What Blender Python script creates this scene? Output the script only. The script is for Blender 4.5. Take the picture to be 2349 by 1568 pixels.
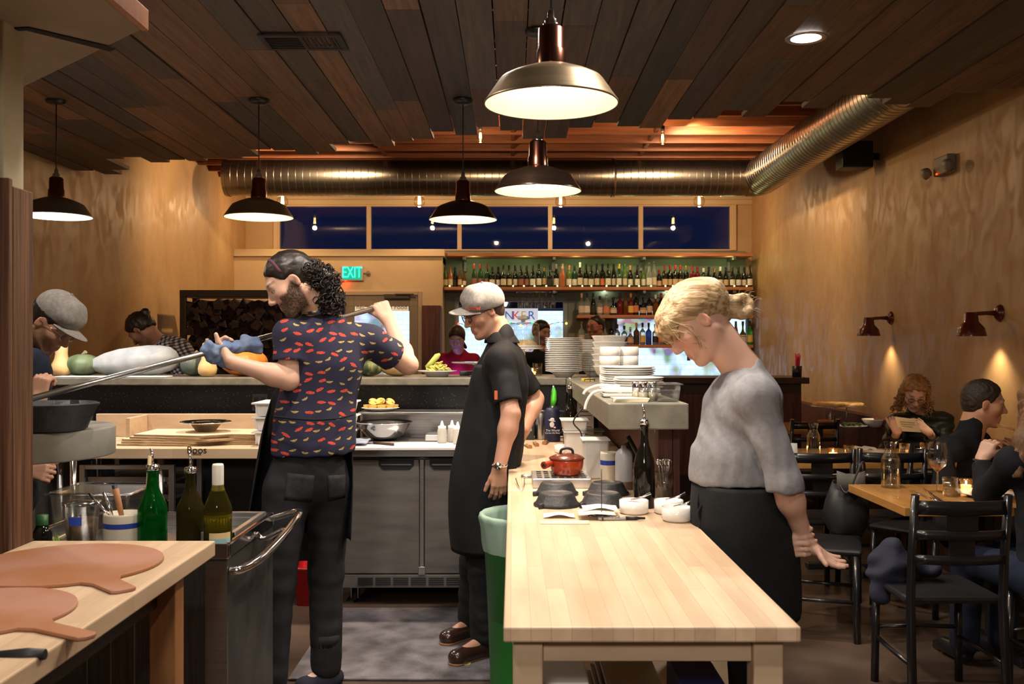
import bpy, bmesh, math, random
import numpy as np
from mathutils import Vector, Matrix
for _o in list(bpy.data.objects): bpy.data.objects.remove(_o)
S = bpy.context.scene; C = S.collection
PI = math.pi
F = 2200.0; VX = 1176.0; VY = 790.0; H = 1.48      # focal length in pixels, vanishing point, eye height
# ---------------------------------------------------------------- camera
cam = bpy.data.objects.new('camera', bpy.data.cameras.new('camera')); C.objects.link(cam)
cam.location = (0, 0, H); cam.rotation_euler = (PI/2, 0, 0)
cam.data.sensor_width = 36; cam.data.lens = 36*F/2349
cam.data.shift_x = -(VX-1174.5)/2349; cam.data.shift_y = (VY-784)/2349
cam.data.clip_start = 0.05
cam.data.dof.use_dof = True; cam.data.dof.focus_distance = 4.7; cam.data.dof.aperture_fstop = 7.0
S.camera = cam
# ---------------------------------------------------------------- world, exposure
w = bpy.data.worlds.new('night'); S.world = w; w.use_nodes = True
w.node_tree.nodes['Background'].inputs[0].default_value = (0.020, 0.030, 0.075, 1)
w.node_tree.nodes['Background'].inputs[1].default_value = 0.6
S.view_settings.view_transform = 'Standard'; S.view_settings.look = 'None'
S.view_settings.gamma = 1; S.view_settings.use_curve_mapping = False
S.view_settings.exposure = 0.12
# ---------------------------------------------------------------- lamps of the room and added fill lights
def lamp(name, kind, loc, energy, col, size=0.05, aim=None, spot=None, blend=0.5):
    l = bpy.data.lights.new(name, kind); l.energy = energy; l.color = col
    o = bpy.data.objects.new(name, l); C.objects.link(o); o.location = loc
    if kind == 'AREA': l.shape = 'DISK'; l.size = size
    else: l.shadow_soft_size = size
    if kind == 'SPOT': l.spot_size = spot or 2.2; l.spot_blend = blend
    if aim is not None: o.rotation_euler = (Vector(aim)-Vector(loc)).to_track_quat('-Z', 'Y').to_euler()
    return o
WARM = (1.0, 0.66, 0.36); NEUT = (1.0, 0.88, 0.76)
# unseen cans assumed in the plank ceiling over the kitchen, added for brightness
for x, y, e in [(-1.0, 1.2, 52), (0.55, 1.0, 50), (-1.0, 3.2, 85), (0.6, 3.0, 85), (-2.5, 3.9, 55), (-0.2, 3.9, 90)]:
    lamp('can_lamp', 'SPOT', (x, y, 2.93), e, NEUT, 0.06, (x, y, 0), 2.5, 0.7)
lamp('rear_fill', 'AREA', (-0.4, -1.6, 2.75), 55, NEUT, 0.5, (0.1, 3.0, 0.7))  # soft fill added behind the camera to brighten the front faces
lamp('can_lamp', 'SPOT', (1.41, 4.61, 2.95), 150, NEUT, 0.05, (0.9, 4.5, 0), 2.5, 0.8)
# added spots without fixtures, brightening the two plaster walls beyond the bar
lamp('wall_wash_fill', 'SPOT', (-1.9, 9.6, 3.55), 220, (1.0, 0.68, 0.38), 0.06, (-3.7, 12.0, 2.4), 2.3, 0.9)
lamp('wall_wash_fill', 'SPOT', (1.7, 9.3, 3.55), 170, (1.0, 0.70, 0.42), 0.06, (3.3, 11.8, 2.3), 2.3, 0.9)

def at(px, py, d): return Vector(((px-VX)*d/F, d, H-(py-VY)*d/F))

# ---------------------------------------------------------------- materials
M = {}
def mat(name, col, rough=0.5, metal=0.0, col2=None, ns=8.0, st=(1,1,1), bump=0.0, bs=None, emit=None, es=0.0,
        trans=0.0, ior=1.45, coat=0.0, det=4.0, vcol=False, alpha=1.0, lo=0.35, hi=0.65, spec=0.5, sss=0.0, aniso=0.0):
    if name in M: return M[name]
    m = bpy.data.materials.new(name); m.use_nodes = True; nt = m.node_tree; b = nt.nodes['Principled BSDF']
    b.inputs['Base Color'].default_value = (*col, 1); b.inputs['Roughness'].default_value = rough
    b.inputs['Metallic'].default_value = metal; b.inputs['IOR'].default_value = ior
    b.inputs['Specular IOR Level'].default_value = spec
    b.inputs['Transmission Weight'].default_value = trans; b.inputs['Coat Weight'].default_value = coat
    b.inputs['Alpha'].default_value = alpha
    if sss: b.inputs['Subsurface Weight'].default_value = sss; b.inputs['Subsurface Scale'].default_value = 0.01
    if emit: b.inputs['Emission Color'].default_value = (*emit, 1); b.inputs['Emission Strength'].default_value = es
    N = nt.nodes.new; L = nt.links.new
    tc = N('ShaderNodeTexCoord'); mp = N('ShaderNodeMapping'); mp.inputs['Scale'].default_value = st
    L(tc.outputs['Object'], mp.inputs['Vector'])
    src = None
    if col2:
        n = N('ShaderNodeTexNoise'); n.inputs['Scale'].default_value = ns; n.inputs['Detail'].default_value = det
        L(mp.outputs[0], n.inputs['Vector'])
        r = N('ShaderNodeValToRGB'); r.color_ramp.elements[0].position = lo; r.color_ramp.elements[1].position = hi
        r.color_ramp.elements[0].color = (*col, 1); r.color_ramp.elements[1].color = (*col2, 1)
        L(n.outputs['Fac'], r.inputs['Fac']); src = r.outputs['Color']
    if vcol:
        a = N('ShaderNodeAttribute'); a.attribute_name = 'Col'
        if src is None: src = a.outputs['Color']
        else:
            mx = N('ShaderNodeMix'); mx.data_type = 'RGBA'; mx.blend_type = 'MULTIPLY'; mx.inputs['Factor'].default_value = 1
            L(src, mx.inputs['A']); L(a.outputs['Color'], mx.inputs['B']); src = mx.outputs['Result']
    if src is not None: L(src, b.inputs['Base Color'])
    if bump:
        n2 = N('ShaderNodeTexNoise'); n2.inputs['Scale'].default_value = bs or ns; n2.inputs['Detail'].default_value = 5
        L(mp.outputs[0], n2.inputs['Vector'])
        bp = N('ShaderNodeBump'); bp.inputs['Strength'].default_value = bump; bp.inputs['Distance'].default_value = 0.01
        L(n2.outputs['Fac'], bp.inputs['Height']); L(bp.outputs['Normal'], b.inputs['Normal'])
    M[name] = m; return m

def glassy(name, tint=(1,1,1), refl=0.12, rough=0.02):
    """thin clear glass or plastic: mostly see-through, a glossy layer on top"""
    if name in M: return M[name]
    m = bpy.data.materials.new(name); m.use_nodes = True; nt = m.node_tree; nt.nodes.clear(); N = nt.nodes.new; L = nt.links.new
    o = N('ShaderNodeOutputMaterial'); mx = N('ShaderNodeMixShader'); t = N('ShaderNodeBsdfTransparent'); g = N('ShaderNodeBsdfGlossy')
    t.inputs[0].default_value = (*tint, 1); g.inputs['Roughness'].default_value = rough
    fr = N('ShaderNodeLayerWeight'); fr.inputs['Blend'].default_value = 0.35
    mt = N('ShaderNodeMath'); mt.operation = 'MULTIPLY_ADD'; mt.inputs[1].default_value = 0.55; mt.inputs[2].default_value = refl
    L(fr.outputs['Facing'], mt.inputs[0]); L(mt.outputs[0], mx.inputs[0]); L(t.outputs[0], mx.inputs[1]); L(g.outputs[0], mx.inputs[2]); L(mx.outputs[0], o.inputs[0])
    M[name] = m; return m

# ---------------------------------------------------------------- mesh builder
WL = {}
def frame(f, u):
    f = Vector(f).normalized(); r = f.cross(Vector(u)).normalized(); u = r.cross(f)
    return Matrix((r, f, u)).transposed()        # columns: right, forward, up
def rotz(a): return Matrix.Rotation(a, 3, 'Z')
class MB:
    def __init__(s): s.v = []; s.f = []; s.m = []; s.s = []; s.c = None
    def add(s, v, f, mi=0, sm=False):
        n = len(s.v); s.v += [Vector(p) for p in v]; s.f += [tuple(i+n for i in q) for q in f]
        s.m += [mi]*len(f); s.s += [sm]*len(f); return s
    def box(s, x0, x1, y0, y1, z0, z1, mi=0, R=None, tp=0.0):
        cx, cy = (x0+x1)/2, (y0+y1)/2; v = []
        for z, k in ((z0, 1-tp), (z1, 1)):
            for x, y in ((x0,y0),(x1,y0),(x1,y1),(x0,y1)): v.append(Vector((cx+(x-cx)*k, cy+(y-cy)*k, z)))
        if R is not None:
            c = Vector((cx, cy, (z0+z1)/2)); v = [c+R@(p-c) for p in v]
        return s.add(v, [(0,3,2,1),(4,5,6,7),(0,1,5,4),(1,2,6,5),(2,3,7,6),(3,0,4,7)], mi)
    def tube(s, pts, r, n=8, mi=0, sm=True, caps=True, flat=None):
        pts = [Vector(p) for p in pts]; rr = r if isinstance(r, (list, tuple)) else [r]*len(pts)
        v = []; f = []; prev = None
        for i, p in enumerate(pts):
            t = (pts[min(i+1, len(pts)-1)]-pts[max(i-1, 0)]).normalized()
            if prev is None:
                a = Vector((0,0,1)) if abs(t.z) < 0.9 else Vector((0,1,0)); a = (a-t*a.dot(t)).normalized()
            else: a = (prev-t*prev.dot(t)).normalized()
            prev = a; b = t.cross(a)
            for k in range(n):
                th = 2*PI*k/n; q = a*math.cos(th)*rr[i]+b*math.sin(th)*rr[i]*(flat or 1); v.append(p+q)
        for i in range(len(pts)-1):
            for k in range(n): f.append((i*n+k, i*n+(k+1) % n, (i+1)*n+(k+1) % n, (i+1)*n+k))
        s.add(v, f, mi, sm)
        if caps:
            base = len(s.v)-len(v)
            s.f.append(tuple(base+k for k in range(n))[::-1]); s.f.append(tuple(base+(len(pts)-1)*n+k for k in range(n)))
            s.m += [mi]*2; s.s += [False]*2
        return s
    def lathe(s, prof, c=(0,0,0), n=24, mi=0, R=None, sm=True, sx=1, sy=1, ripple=None):
        c = Vector(c); v = []; f = []; idx = []
        for j, (r, z) in enumerate(prof):
            if abs(r) < 1e-6:
                idx.append([len(v)]); v.append(Vector((0,0,z)))
            else:
                idx.append(list(range(len(v), len(v)+n)))
                for k in range(n):
                    th = 2*PI*k/n; q = r*(1+(ripple(th, j) if ripple else 0)); v.append(Vector((q*math.cos(th)*sx, q*math.sin(th)*sy, z)))
        for a, b in zip(idx[:-1], idx[1:]):
            for k in range(n):
                k2 = (k+1) % n
                if len(a) == 1 and len(b) == 1: continue
                if len(a) == 1: f.append((a[0], b[k2], b[k])) if False else f.append((a[0], b[k], b[k2])[::-1])
                elif len(b) == 1: f.append((a[k], a[k2], b[0]))
                else: f.append((a[k], a[k2], b[k2], b[k]))
        v = [(R@p if R is not None else p)+c for p in v]
        return s.add(v, f, mi, sm)
    def ell(s, c, r, n=12, mi=0, R=None):
        if not isinstance(r, (list, tuple)): r = (r, r, r)
        pr = [(0 if i in (0, n) else math.sin(PI*i/n), -math.cos(PI*i/n)) for i in range(n+1)]
        k = len(s.v); s.lathe(pr, (0,0,0), max(8, int(n*1.5)), mi)
        for i in range(k, len(s.v)):
            p = s.v[i]; p = Vector((p.x*r[0], p.y*r[1], p.z*r[2])); s.v[i] = (R@p if R is not None else p)+Vector(c)
        return s
    def prism(s, poly, z0, z1, mi=0, sm=False, fn=None, side=None):
        n = len(poly); v = [Vector((x, y, z0)) for x, y in poly]+[Vector((x, y, z1)) for x, y in poly]
        if fn: v = [fn(p) for p in v]
        f = [tuple(range(n))[::-1], tuple(range(n, 2*n))]; s.add(v, f, mi, False)
        b = len(s.v)-2*n
        for k in range(n): s.f.append((b+k, b+(k+1) % n, b+n+(k+1) % n, b+n+k)); s.m.append(mi if side is None else side); s.s.append(sm)
        return s
    def sheet(s, rows, mi=0, sm=True, th=0.0, closed=False):
        nr, nc = len(rows), len(rows[0]); v = [Vector(p) for r in rows for p in r]; f = []
        for i in range(nr-1):
            for j in range(nc if closed else nc-1): f.append((i*nc+j, i*nc+(j+1) % nc, (i+1)*nc+(j+1) % nc, (i+1)*nc+j))
        s.add(v, f, mi, sm); return s
    def xf(s, R=None, t=(0,0,0), sc=1.0, k=0):
        t = Vector(t)
        for i in range(k, len(s.v)):
            p = s.v[i]*sc; s.v[i] = (R@p if R is not None else p)+t
        return s
    def build(s, name, mats, parent=None, bevel=0.0, org=None, solid=0.0, sub=0, cols=None):
        if not isinstance(mats, (list, tuple)): mats = [mats]
        if org is None:
            if parent is not None: org = WL[parent.name]
            else:
                xs = [p.x for p in s.v]; ys = [p.y for p in s.v]; zs = [p.z for p in s.v]
                org = Vector(((min(xs)+max(xs))/2, (min(ys)+max(ys))/2, min(zs)))
        org = Vector(org); me = bpy.data.meshes.new(name)
        me.from_pydata([tuple(p-org) for p in s.v], [], s.f)
        for m in mats: me.materials.append(m)
        me.polygons.foreach_set('material_index', s.m); me.polygons.foreach_set('use_smooth', s.s)
        if cols is not None:
            a = me.color_attributes.new('Col', 'FLOAT_COLOR', 'POINT')
            a.data.foreach_set('color', np.array([(*c, 1) for c in cols], dtype=np.float32).ravel())
        me.update(); o = bpy.data.objects.new(name, me); C.objects.link(o)
        if parent is not None: o.parent = parent; o.location = org-WL[parent.name]
        else: o.location = org
        WL[o.name] = org.copy()
        if solid: md = o.modifiers.new('solid', 'SOLIDIFY'); md.thickness = solid; md.offset = 0
        if sub: md = o.modifiers.new('sub', 'SUBSURF'); md.levels = sub; md.render_levels = sub
        if bevel: md = o.modifiers.new('bevel', 'BEVEL'); md.width = bevel; md.segments = 2; md.limit_method = 'ANGLE'; md.angle_limit = 0.6
        return o
def tag(o, label, cat, group=None, kind=None):
    if label: o['label'] = label
    if cat: o['category'] = cat
    if group: o['group'] = group
    if kind: o['kind'] = kind
    return o
def struct(o): o['kind'] = 'structure'; return o
def thing(name, label, cat, loc=(0,0,0), group=None):
    o = bpy.data.objects.new(name, None); C.objects.link(o); o.location = loc; o.empty_display_size = 0.05
    WL[o.name] = Vector(loc); return tag(o, label, cat, group)
def dup(root, loc, label=None, rz=None, group=None, sc=None, name=None, cat=None, deep=True):
    def cp(o, par):
        c = o.copy(); C.objects.link(c)
        if par is not None: c.parent = par
        WL[c.name] = Vector(loc)
        if deep:
            for ch in list(o.children): cp(ch, c)
        return c
    r = cp(root, None); r.location = loc
    if label: r['label'] = label
    if group: r['group'] = group
    if cat: r['category'] = cat
    if rz is not None: r.rotation_euler = (0, 0, rz)
    if sc: r.scale = (sc, sc, sc) if not isinstance(sc, tuple) else sc
    return r
def text(s, size, R, loc, m, name, parent=None, ext=0.001, font_sx=1.0):
    cu = bpy.data.curves.new(name, 'FONT'); cu.body = s; cu.size = size; cu.extrude = ext; cu.align_x = 'CENTER'; cu.align_y = 'CENTER'
    t = bpy.data.objects.new('tmp_text', cu); C.objects.link(t); dg = bpy.context.evaluated_depsgraph_get(); dg.update()
    me = bpy.data.meshes.new_from_object(t.evaluated_get(dg)); bpy.data.objects.remove(t)
    me.materials.clear(); me.materials.append(m)
    org = WL[parent.name] if parent is not None else Vector(loc)
    for v in me.vertices: v.co = R@Vector((v.co.x*font_sx, v.co.y, v.co.z))+Vector(loc)-org
    o = bpy.data.objects.new(name, me); C.objects.link(o)
    if parent is not None: o.parent = parent
    else: o.location = org
    WL[o.name] = org.copy(); return o
FACE = Matrix(((1,0,0),(0,0,-1),(0,1,0)))          # text laid in xy stands up facing the camera side (-y)
ORD = ['zeroth','first','second','third','fourth','fifth','sixth','seventh','eighth','ninth','tenth','eleventh','twelfth','thirteenth','fourteenth','fifteenth','sixteenth','seventeenth','eighteenth','nineteenth','twentieth','twenty-first','twenty-second','twenty-third','twenty-fourth','twenty-fifth','twenty-sixth','twenty-seventh','twenty-eighth','twenty-ninth','thirtieth']
def circ(cx, cy, r, n=24, a0=0, a1=2*PI): return [(cx+r*math.cos(a0+(a1-a0)*k/n), cy+r*math.sin(a0+(a1-a0)*k/n)) for k in range(n)]
def lerp(a, b, t): return a+(b-a)*t

# ---------------------------------------------------------------- palette
steel = mat('steel', (0.50,0.50,0.50), 0.30, 1.0, (0.40,0.40,0.40), 3, (1,1,40), 0.05, 20)
steel_dk = mat('steel_dark', (0.22,0.21,0.20), 0.40, 0.65, (0.15,0.145,0.14), 2.5, (1,1,6), 0.04, 20)
chrome = mat('chrome', (0.75,0.75,0.77), 0.12, 1.0)
alum = mat('aluminium', (0.62,0.62,0.63), 0.35, 1.0)
black = mat('black_paint', (0.012,0.012,0.014), 0.35)
blackp = mat('black_plastic', (0.015,0.015,0.018), 0.5)
iron = mat('cast_iron', (0.016,0.016,0.018), 0.5, 0.0, (0.03,0.03,0.032), 30, bump=0.25, bs=90)
white = mat('white_porcelain', (0.80,0.79,0.76), 0.15, coat=0.5)
whitep = mat('white_plastic', (0.72,0.72,0.72), 0.45)
maple = mat('maple_block', (0.58,0.43,0.29), 0.42, 0, (0.68,0.53,0.38), 3.0, (7,0.7,4), 0.04, 30)
maple_e = mat('maple_edge', (0.52,0.38,0.25), 0.45, 0, (0.60,0.46,0.31), 4.0, (1,6,6), 0.04, 30)
plyw = mat('birch_board', (0.62,0.47,0.30), 0.6, 0, (0.74,0.60,0.42), 4, (1,8,8), 0.05, 30)
plye = mat('board_edge_scorched', (0.22,0.14,0.07), 0.75, 0, (0.45,0.32,0.18), 14, (1,1,9))
redwood = mat('dark_redwood', (0.060,0.014,0.008), 0.5, 0, (0.13,0.035,0.018), 5, (9,9,0.6), 0.15, 40)
oakpost = mat('stained_post', (0.055,0.022,0.010), 0.65, 0, (0.17,0.075,0.032), 7, (14,14,0.35), 0.5, 30, det=7)
def strips(m, turn):
    nt = m.node_tree; N = nt.nodes.new; L = nt.links.new; b = nt.nodes['Principled BSDF']; src = b.inputs['Base Color'].links[0].from_socket
    tc = N('ShaderNodeTexCoord'); mp = N('ShaderNodeMapping'); mp.inputs['Rotation'].default_value = (0,0,PI/2 if turn else 0); L(tc.outputs['Object'], mp.inputs[0])
    br = N('ShaderNodeTexBrick'); br.inputs['Scale'].default_value = 1; br.inputs['Brick Width'].default_value = .62; br.inputs['Row Height'].default_value = .042; br.inputs['Mortar Size'].default_value = .0006; br.offset = .37
    br.inputs['Color1'].default_value = (1.0,.97,.93,1); br.inputs['Color2'].default_value = (.80,.75,.70,1); br.inputs['Mortar'].default_value = (.62,.52,.42,1); L(mp.outputs[0], br.inputs['Vector'])
    mx = N('ShaderNodeMix'); mx.data_type = 'RGBA'; mx.blend_type = 'MULTIPLY'; mx.inputs['Factor'].default_value = 1; L(src, mx.inputs['A']); L(br.outputs['Color'], mx.inputs['B']); L(mx.outputs['Result'], b.inputs['Base Color'])
strips(maple, True)
maple_x = mat('maple_block_long', (0.64,0.48,0.33), 0.42, 0, (0.72,0.57,0.41), 3.0, (0.7,7,4), 0.04, 30); strips(maple_x, False)
clear = glassy('clear_glass', (0.90,0.93,0.92), 0.13)
plast = glassy('clear_plastic', (0.80,0.81,0.80), 0.14, 0.15)
paper = mat('cream_paper', (0.72,0.66,0.50), 0.8)
whpaper = mat('white_paper', (0.75,0.74,0.72), 0.8)
# ================================================================ the room shell
XL, XR, YB, ZD, ZP = -3.73, 3.34, 13.4, 3.86, 2.96
def plaster_mat(name, a, b, c):
    m = bpy.data.materials.new(name); m.use_nodes = True; nt = m.node_tree; bs = nt.nodes['Principled BSDF']; N = nt.nodes.new; L = nt.links.new
    tc = N('ShaderNodeTexCoord'); mp = N('ShaderNodeMapping'); mp.inputs['Scale'].default_value = (1,1,0.55); L(tc.outputs['Object'], mp.inputs[0])
    n1 = N('ShaderNodeTexNoise'); n1.inputs['Scale'].default_value = 1.1; n1.inputs['Detail'].default_value = 9; n1.inputs['Roughness'].default_value = 0.62; n1.inputs['Distortion'].default_value = 0.5
    n2 = N('ShaderNodeTexNoise'); n2.inputs['Scale'].default_value = 7; n2.inputs['Detail'].default_value = 6; n2.inputs['Distortion'].default_value = 1.0
    L(mp.outputs[0], n1.inputs['Vector']); L(mp.outputs[0], n2.inputs['Vector'])
    r = N('ShaderNodeValToRGB'); e = r.color_ramp.elements; e[0].position = 0.33; e[0].color = (*a,1); e[1].position = 0.68; e[1].color = (*c,1)
    k = e.new(0.5); k.color = (*b,1); L(n1.outputs['Fac'], r.inputs[0]); L(r.outputs[0], bs.inputs['Base Color'])
    rr = N('ShaderNodeMapRange'); rr.inputs[1].default_value = 0.4; rr.inputs[2].default_value = 0.65; rr.inputs[3].default_value = 0.42; rr.inputs[4].default_value = 0.68
    L(n2.outputs['Fac'], rr.inputs[0]); L(rr.outputs[0], bs.inputs['Roughness'])
    bp = N('ShaderNodeBump'); bp.inputs['Strength'].default_value = 0.25; bp.inputs['Distance'].default_value = 0.01; L(n2.outputs['Fac'], bp.inputs['Height']); L(bp.outputs[0], bs.inputs['Normal'])
    return m
plaster = plaster_mat('ochre_plaster', (0.33,0.19,0.080), (0.42,0.255,0.112), (0.50,0.33,0.155))
beige = mat('beige_paint', (0.56,0.40,0.22), 0.6, 0, (0.60,0.43,0.25), 3)
pale = mat('pale_column_plaster', (0.36,0.31,0.20), 0.75, 0, (0.44,0.385,0.26), 5, bump=0.15, bs=25)
trimp = mat('cream_trim_paint', (0.66,0.50,0.30), 0.5)
concrete = mat('brown_concrete', (0.052,0.034,0.025), 0.28, 0, (0.115,0.080,0.060), 2.2, bump=0.1, bs=14, det=8)
EXT_Y = 22.0
def holes(mb, x0, x1, z0, z1, y0, y1, hs):
    """wall from x0..x1, z0..z1 with rectangular openings hs = (x0,x1,z0,z1)"""
    xs = sorted({x0, x1, *[h[0] for h in hs], *[h[1] for h in hs]}); zs = sorted({z0, z1, *[h[2] for h in hs], *[h[3] for h in hs]})
    for i in range(len(xs)-1):
        for j in range(len(zs)-1):
            cx, cz = (xs[i]+xs[i+1])/2, (zs[j]+zs[j+1])/2
            if any(h[0] < cx < h[1] and h[2] < cz < h[3] for h in hs): continue
            mb.box(xs[i], xs[i+1], y0, y1, zs[j], zs[j+1])
    return mb
struct(MB().box(XL-.1, XR+.1, -3, YB+.1, -.1, 0).build('floor', concrete))
struct(MB().box(XL-.12, XL, -3, YB+.12, 0, 4).build('wall_left', plaster))
struct(MB().box(XR, XR+.12, -3, YB+.12, 0, 4).build('wall_right', plaster))
struct(MB().box(XL-.12, XR+.12, -3.12, -3, 0, 4).build('wall_front', plaster))
uw = (at(638,0,YB).x, at(1678,0,YB).x, 2.79, 3.43)
w2 = (at(1042,0,YB).x, at(1302,0,YB).x, 0.95, 2.14)
w3 = (at(1402,0,YB).x, at(1722,0,YB).x, 0.95, 2.12)
dv = (-2.30, -1.22, 0.0, 2.2)
struct(holes(MB(), XL, XR, 0, 4, YB, YB+.12, [uw, w2, w3, dv]).build('wall_back', beige))
# ---- ceiling: roof deck, joists, and the dropped reclaimed planks
deck = mat('deck_wood', (0.06,0.028,0.014), 0.7, 0, (0.11,0.05,0.025), 4, (8,1,8))
joistm = mat('joist_fir', (0.20,0.060,0.022), 0.5, 0, (0.30,0.10,0.040), 4, (0.7,9,9), 0.1, 30)
ceil = struct(MB().box(XL-.1, XR+.1, -3, YB+.1, ZD, ZD+.1).build('ceiling', deck, org=(0,0,ZD)))
y = 5.3
while y < YB-.1:
    MB().box(XL, XR, y-.02, y+.02, 3.61, ZD).build('joist', joistm, ceil, bevel=.003)
    y += 0.405
bk = MB()
for k in range(5):
    xx = -2.9+1.45*k
    for j in range(9):
        yy = 7.33+.405*j; bk.box(xx-.02, xx+.02, yy+.02, yy+.385, 3.63, ZD)
bk.build('blocking', joistm, ceil)
def plank_mat():
    m = bpy.data.materials.new('reclaimed_planks'); m.use_nodes = True; nt = m.node_tree; bs = nt.nodes['Principled BSDF']; N = nt.nodes.new; L = nt.links.new
    tc = N('ShaderNodeTexCoord'); mp = N('ShaderNodeMapping'); mp.inputs['Scale'].default_value = (16,0.9,16); L(tc.outputs['Object'], mp.inputs[0])
    n1 = N('ShaderNodeTexNoise'); n1.inputs['Scale'].default_value = 2.2; n1.inputs['Detail'].default_value = 8; n1.inputs['Roughness'].default_value = 0.7; n1.inputs['Distortion'].default_value = 0.6
    L(mp.outputs[0], n1.inputs['Vector'])
    r = N('ShaderNodeValToRGB'); e = r.color_ramp.elements; e[0].position = 0.3; e[0].color = (0.35,0.35,0.35,1); e[1].position = 0.7; e[1].color = (1.25,1.2,1.15,1)
    L(n1.outputs['Fac'], r.inputs[0]); a = N('ShaderNodeAttribute'); a.attribute_name = 'Col'
    mx = N('ShaderNodeMix'); mx.data_type = 'RGBA'; mx.blend_type = 'MULTIPLY'; mx.inputs['Factor'].default_value = 1
    L(r.outputs[0], mx.inputs['A']); L(a.outputs['Color'], mx.inputs['B']); L(mx.outputs['Result'], bs.inputs['Base Color'])
    bs.inputs['Roughness'].default_value = 0.55
    bp = N('ShaderNodeBump'); bp.inputs['Strength'].default_value = 0.3; bp.inputs['Distance'].default_value = 0.01; L(n1.outputs['Fac'], bp.inputs['Height']); L(bp.outputs[0], bs.inputs['Normal'])
    return m
random.seed(7)
ends = [(-3.8,8.25),(-3.31,8.02),(-2.66,7.81),(-1.92,7.32),(-1.22,7.16),(-.72,7.0),(-.24,6.85),(.22,6.64),(.65,6.36),(1.06,6.24),(1.48,6.2),(1.89,6.17),(2.05,5.8),(2.41,5.78),(2.57,5.62),(3.4,5.5)]
def end_at(x):
    for (a, ya), (b, yb) in zip(ends[:-1], ends[1:]):
        if a <= x <= b: return ya+(yb-ya)*(x-a)/(b-a)
    return 6
pk = MB(); cols = []
tints = [(0.13,0.078,0.052),(0.085,0.058,0.046),(0.070,0.062,0.058),(0.18,0.098,0.055),(0.105,0.085,0.072),(0.22,0.115,0.058),(0.055,0.044,0.040),(0.14,0.075,0.046)]
x = XL+.01; pw = 0.158
while x < XR-.02:
    x1 = min(x+pw-.006, XR); e = end_at((x+x1)/2)+random.choice((-.3,-.12,-.05,.05,.14,.26))+random.uniform(-.04,.04); zz = ZP+random.uniform(-.006, .006)
    y0 = -2.95; cuts = []
    c = random.uniform(-1, 1.5)
    while c < e-.6: cuts.append(c); c += random.uniform(1.6, 3.0)
    for yc in cuts+[e]:
        n0 = len(pk.v); pk.box(x, x1, y0, yc-.003, zz, zz+.028); t = random.choice(tints); k = random.uniform(.70, 1.25)
        cols += [tuple(q*k for q in t)]*(len(pk.v)-n0); y0 = yc
    x += pw
plankm = plank_mat()
pk.build('plank_cladding', plankm, ceil, cols=cols)
# furring strips that carry the planks
fu = MB()
for yy in (0.5, 2.0, 3.5, 4.8): fu.box(XL, XR, yy-.03, yy+.03, ZP+.04, ZP+.10)
fu.build('furring', joistm, ceil)

# ---- upper strip of windows
def window(name, x0, x1, z0, z1, nmul, fr, fm, y=YB, glass='night_glass', tint=(0.55,0.62,0.80), refl=0.10):
    cx = (x0+x1)/2; root = bpy.data.objects.new(name, None); C.objects.link(root); root.location = (cx, y, z0); WL[name] = Vector((cx, y, z0)); struct(root)
    f = MB(); f.box(x0, x1, y-.02, y+.1, z1-fr, z1).box(x0, x1, y-.02, y+.1, z0, z0+fr).box(x0, x0+fr, y-.02, y+.1, z0+fr, z1-fr).box(x1-fr, x1, y-.02, y+.1, z0+fr, z1-fr)
    W_ = (x1-x0)/(nmul+1)
    for k in range(nmul):
        xx = x0+W_*(k+1); f.box(xx-.03, xx+.03, y-.02, y+.1, z0+fr, z1-fr)
    f.build('window_frame', fm, root, bevel=.004)
    g = glassy(glass, tint, refl)
    for k in range(nmul+1):
        a = x0+W_*k+(fr if k == 0 else .03); b = x0+W_*(k+1)-(fr if k == nmul else .03)
        MB().box(a, b, y+.03, y+.036, z0+fr, z1-fr).build('pane', g, root)
    return root
window('window_1', *uw, 4, .02, trimp, refl=0.05)
greyf = mat('grey_window_frame', (0.33,0.36,0.37), 0.5)
window('window_2', *w2, 0, .06, greyf, glass='shop_glass', tint=(0.95,0.97,1.0), refl=0.03)
window('window_3', *w3, 0, .05, greyf, glass='shop_glass')
struct(MB().box(XL, XR, YB-.05, YB, 3.43, 3.50).box(XL, XR, YB-.03, YB, 3.50, 3.58).box(uw[0]-.06, uw[0], YB-.04, YB, 2.79, 3.43).box(uw[1], uw[1]+.06, YB-.04, YB, 2.79, 3.43).build('trim_1', trimp, bevel=.005))
# ---- entry vestibule with the exit door
VY0 = 12.85
vx1 = at(1015,0,VY0).x
dx0, dx1, dz = at(783,0,VY0).x, at(968,0,VY0).x, H+(790-668)*VY0/F
vb = MB(); holes(vb, XL, vx1, 0, 2.66, VY0, VY0+.1, [(dx0, dx1, 0, dz)]); vb.box(vx1-.1, vx1, VY0+.1, YB, 0, 2.66); vb.box(XL, vx1, VY0+.1, YB, 2.58, 2.66)
struct(vb.build('wall_vestibule', beige))
struct(MB().box(XL, vx1+.03, VY0-.04, YB, 2.66, 2.755).build('trim_2', trimp, bevel=.006))
dr = bpy.data.objects.new('door_1', None); C.objects.link(dr); dr.location = ((dx0+dx1)/2, VY0, 0); WL['door_1'] = Vector(((dx0+dx1)/2, VY0, 0)); struct(dr)
doorp = mat('taupe_door_paint', (0.24,0.18,0.12), 0.5)
MB().box(dx0, dx0+.05, VY0-.03, VY0+.1, 0, dz).box(dx1-.05, dx1, VY0-.03, VY0+.1, 0, dz).box(dx0+.05, dx1-.05, VY0-.03, VY0+.1, dz-.05, dz).build('door_frame', mat('frame_tan', (0.40,0.30,0.19), 0.5), dr, bevel=.004)
lf = MB(); holes(lf, dx0+.055, dx1-.055, .02, dz-.055, VY0+.0, VY0+.045, [(dx0+.17, dx1-.17, .3, dz-.20)])
lf.build('door_leaf', doorp, dr, bevel=.003)
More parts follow.
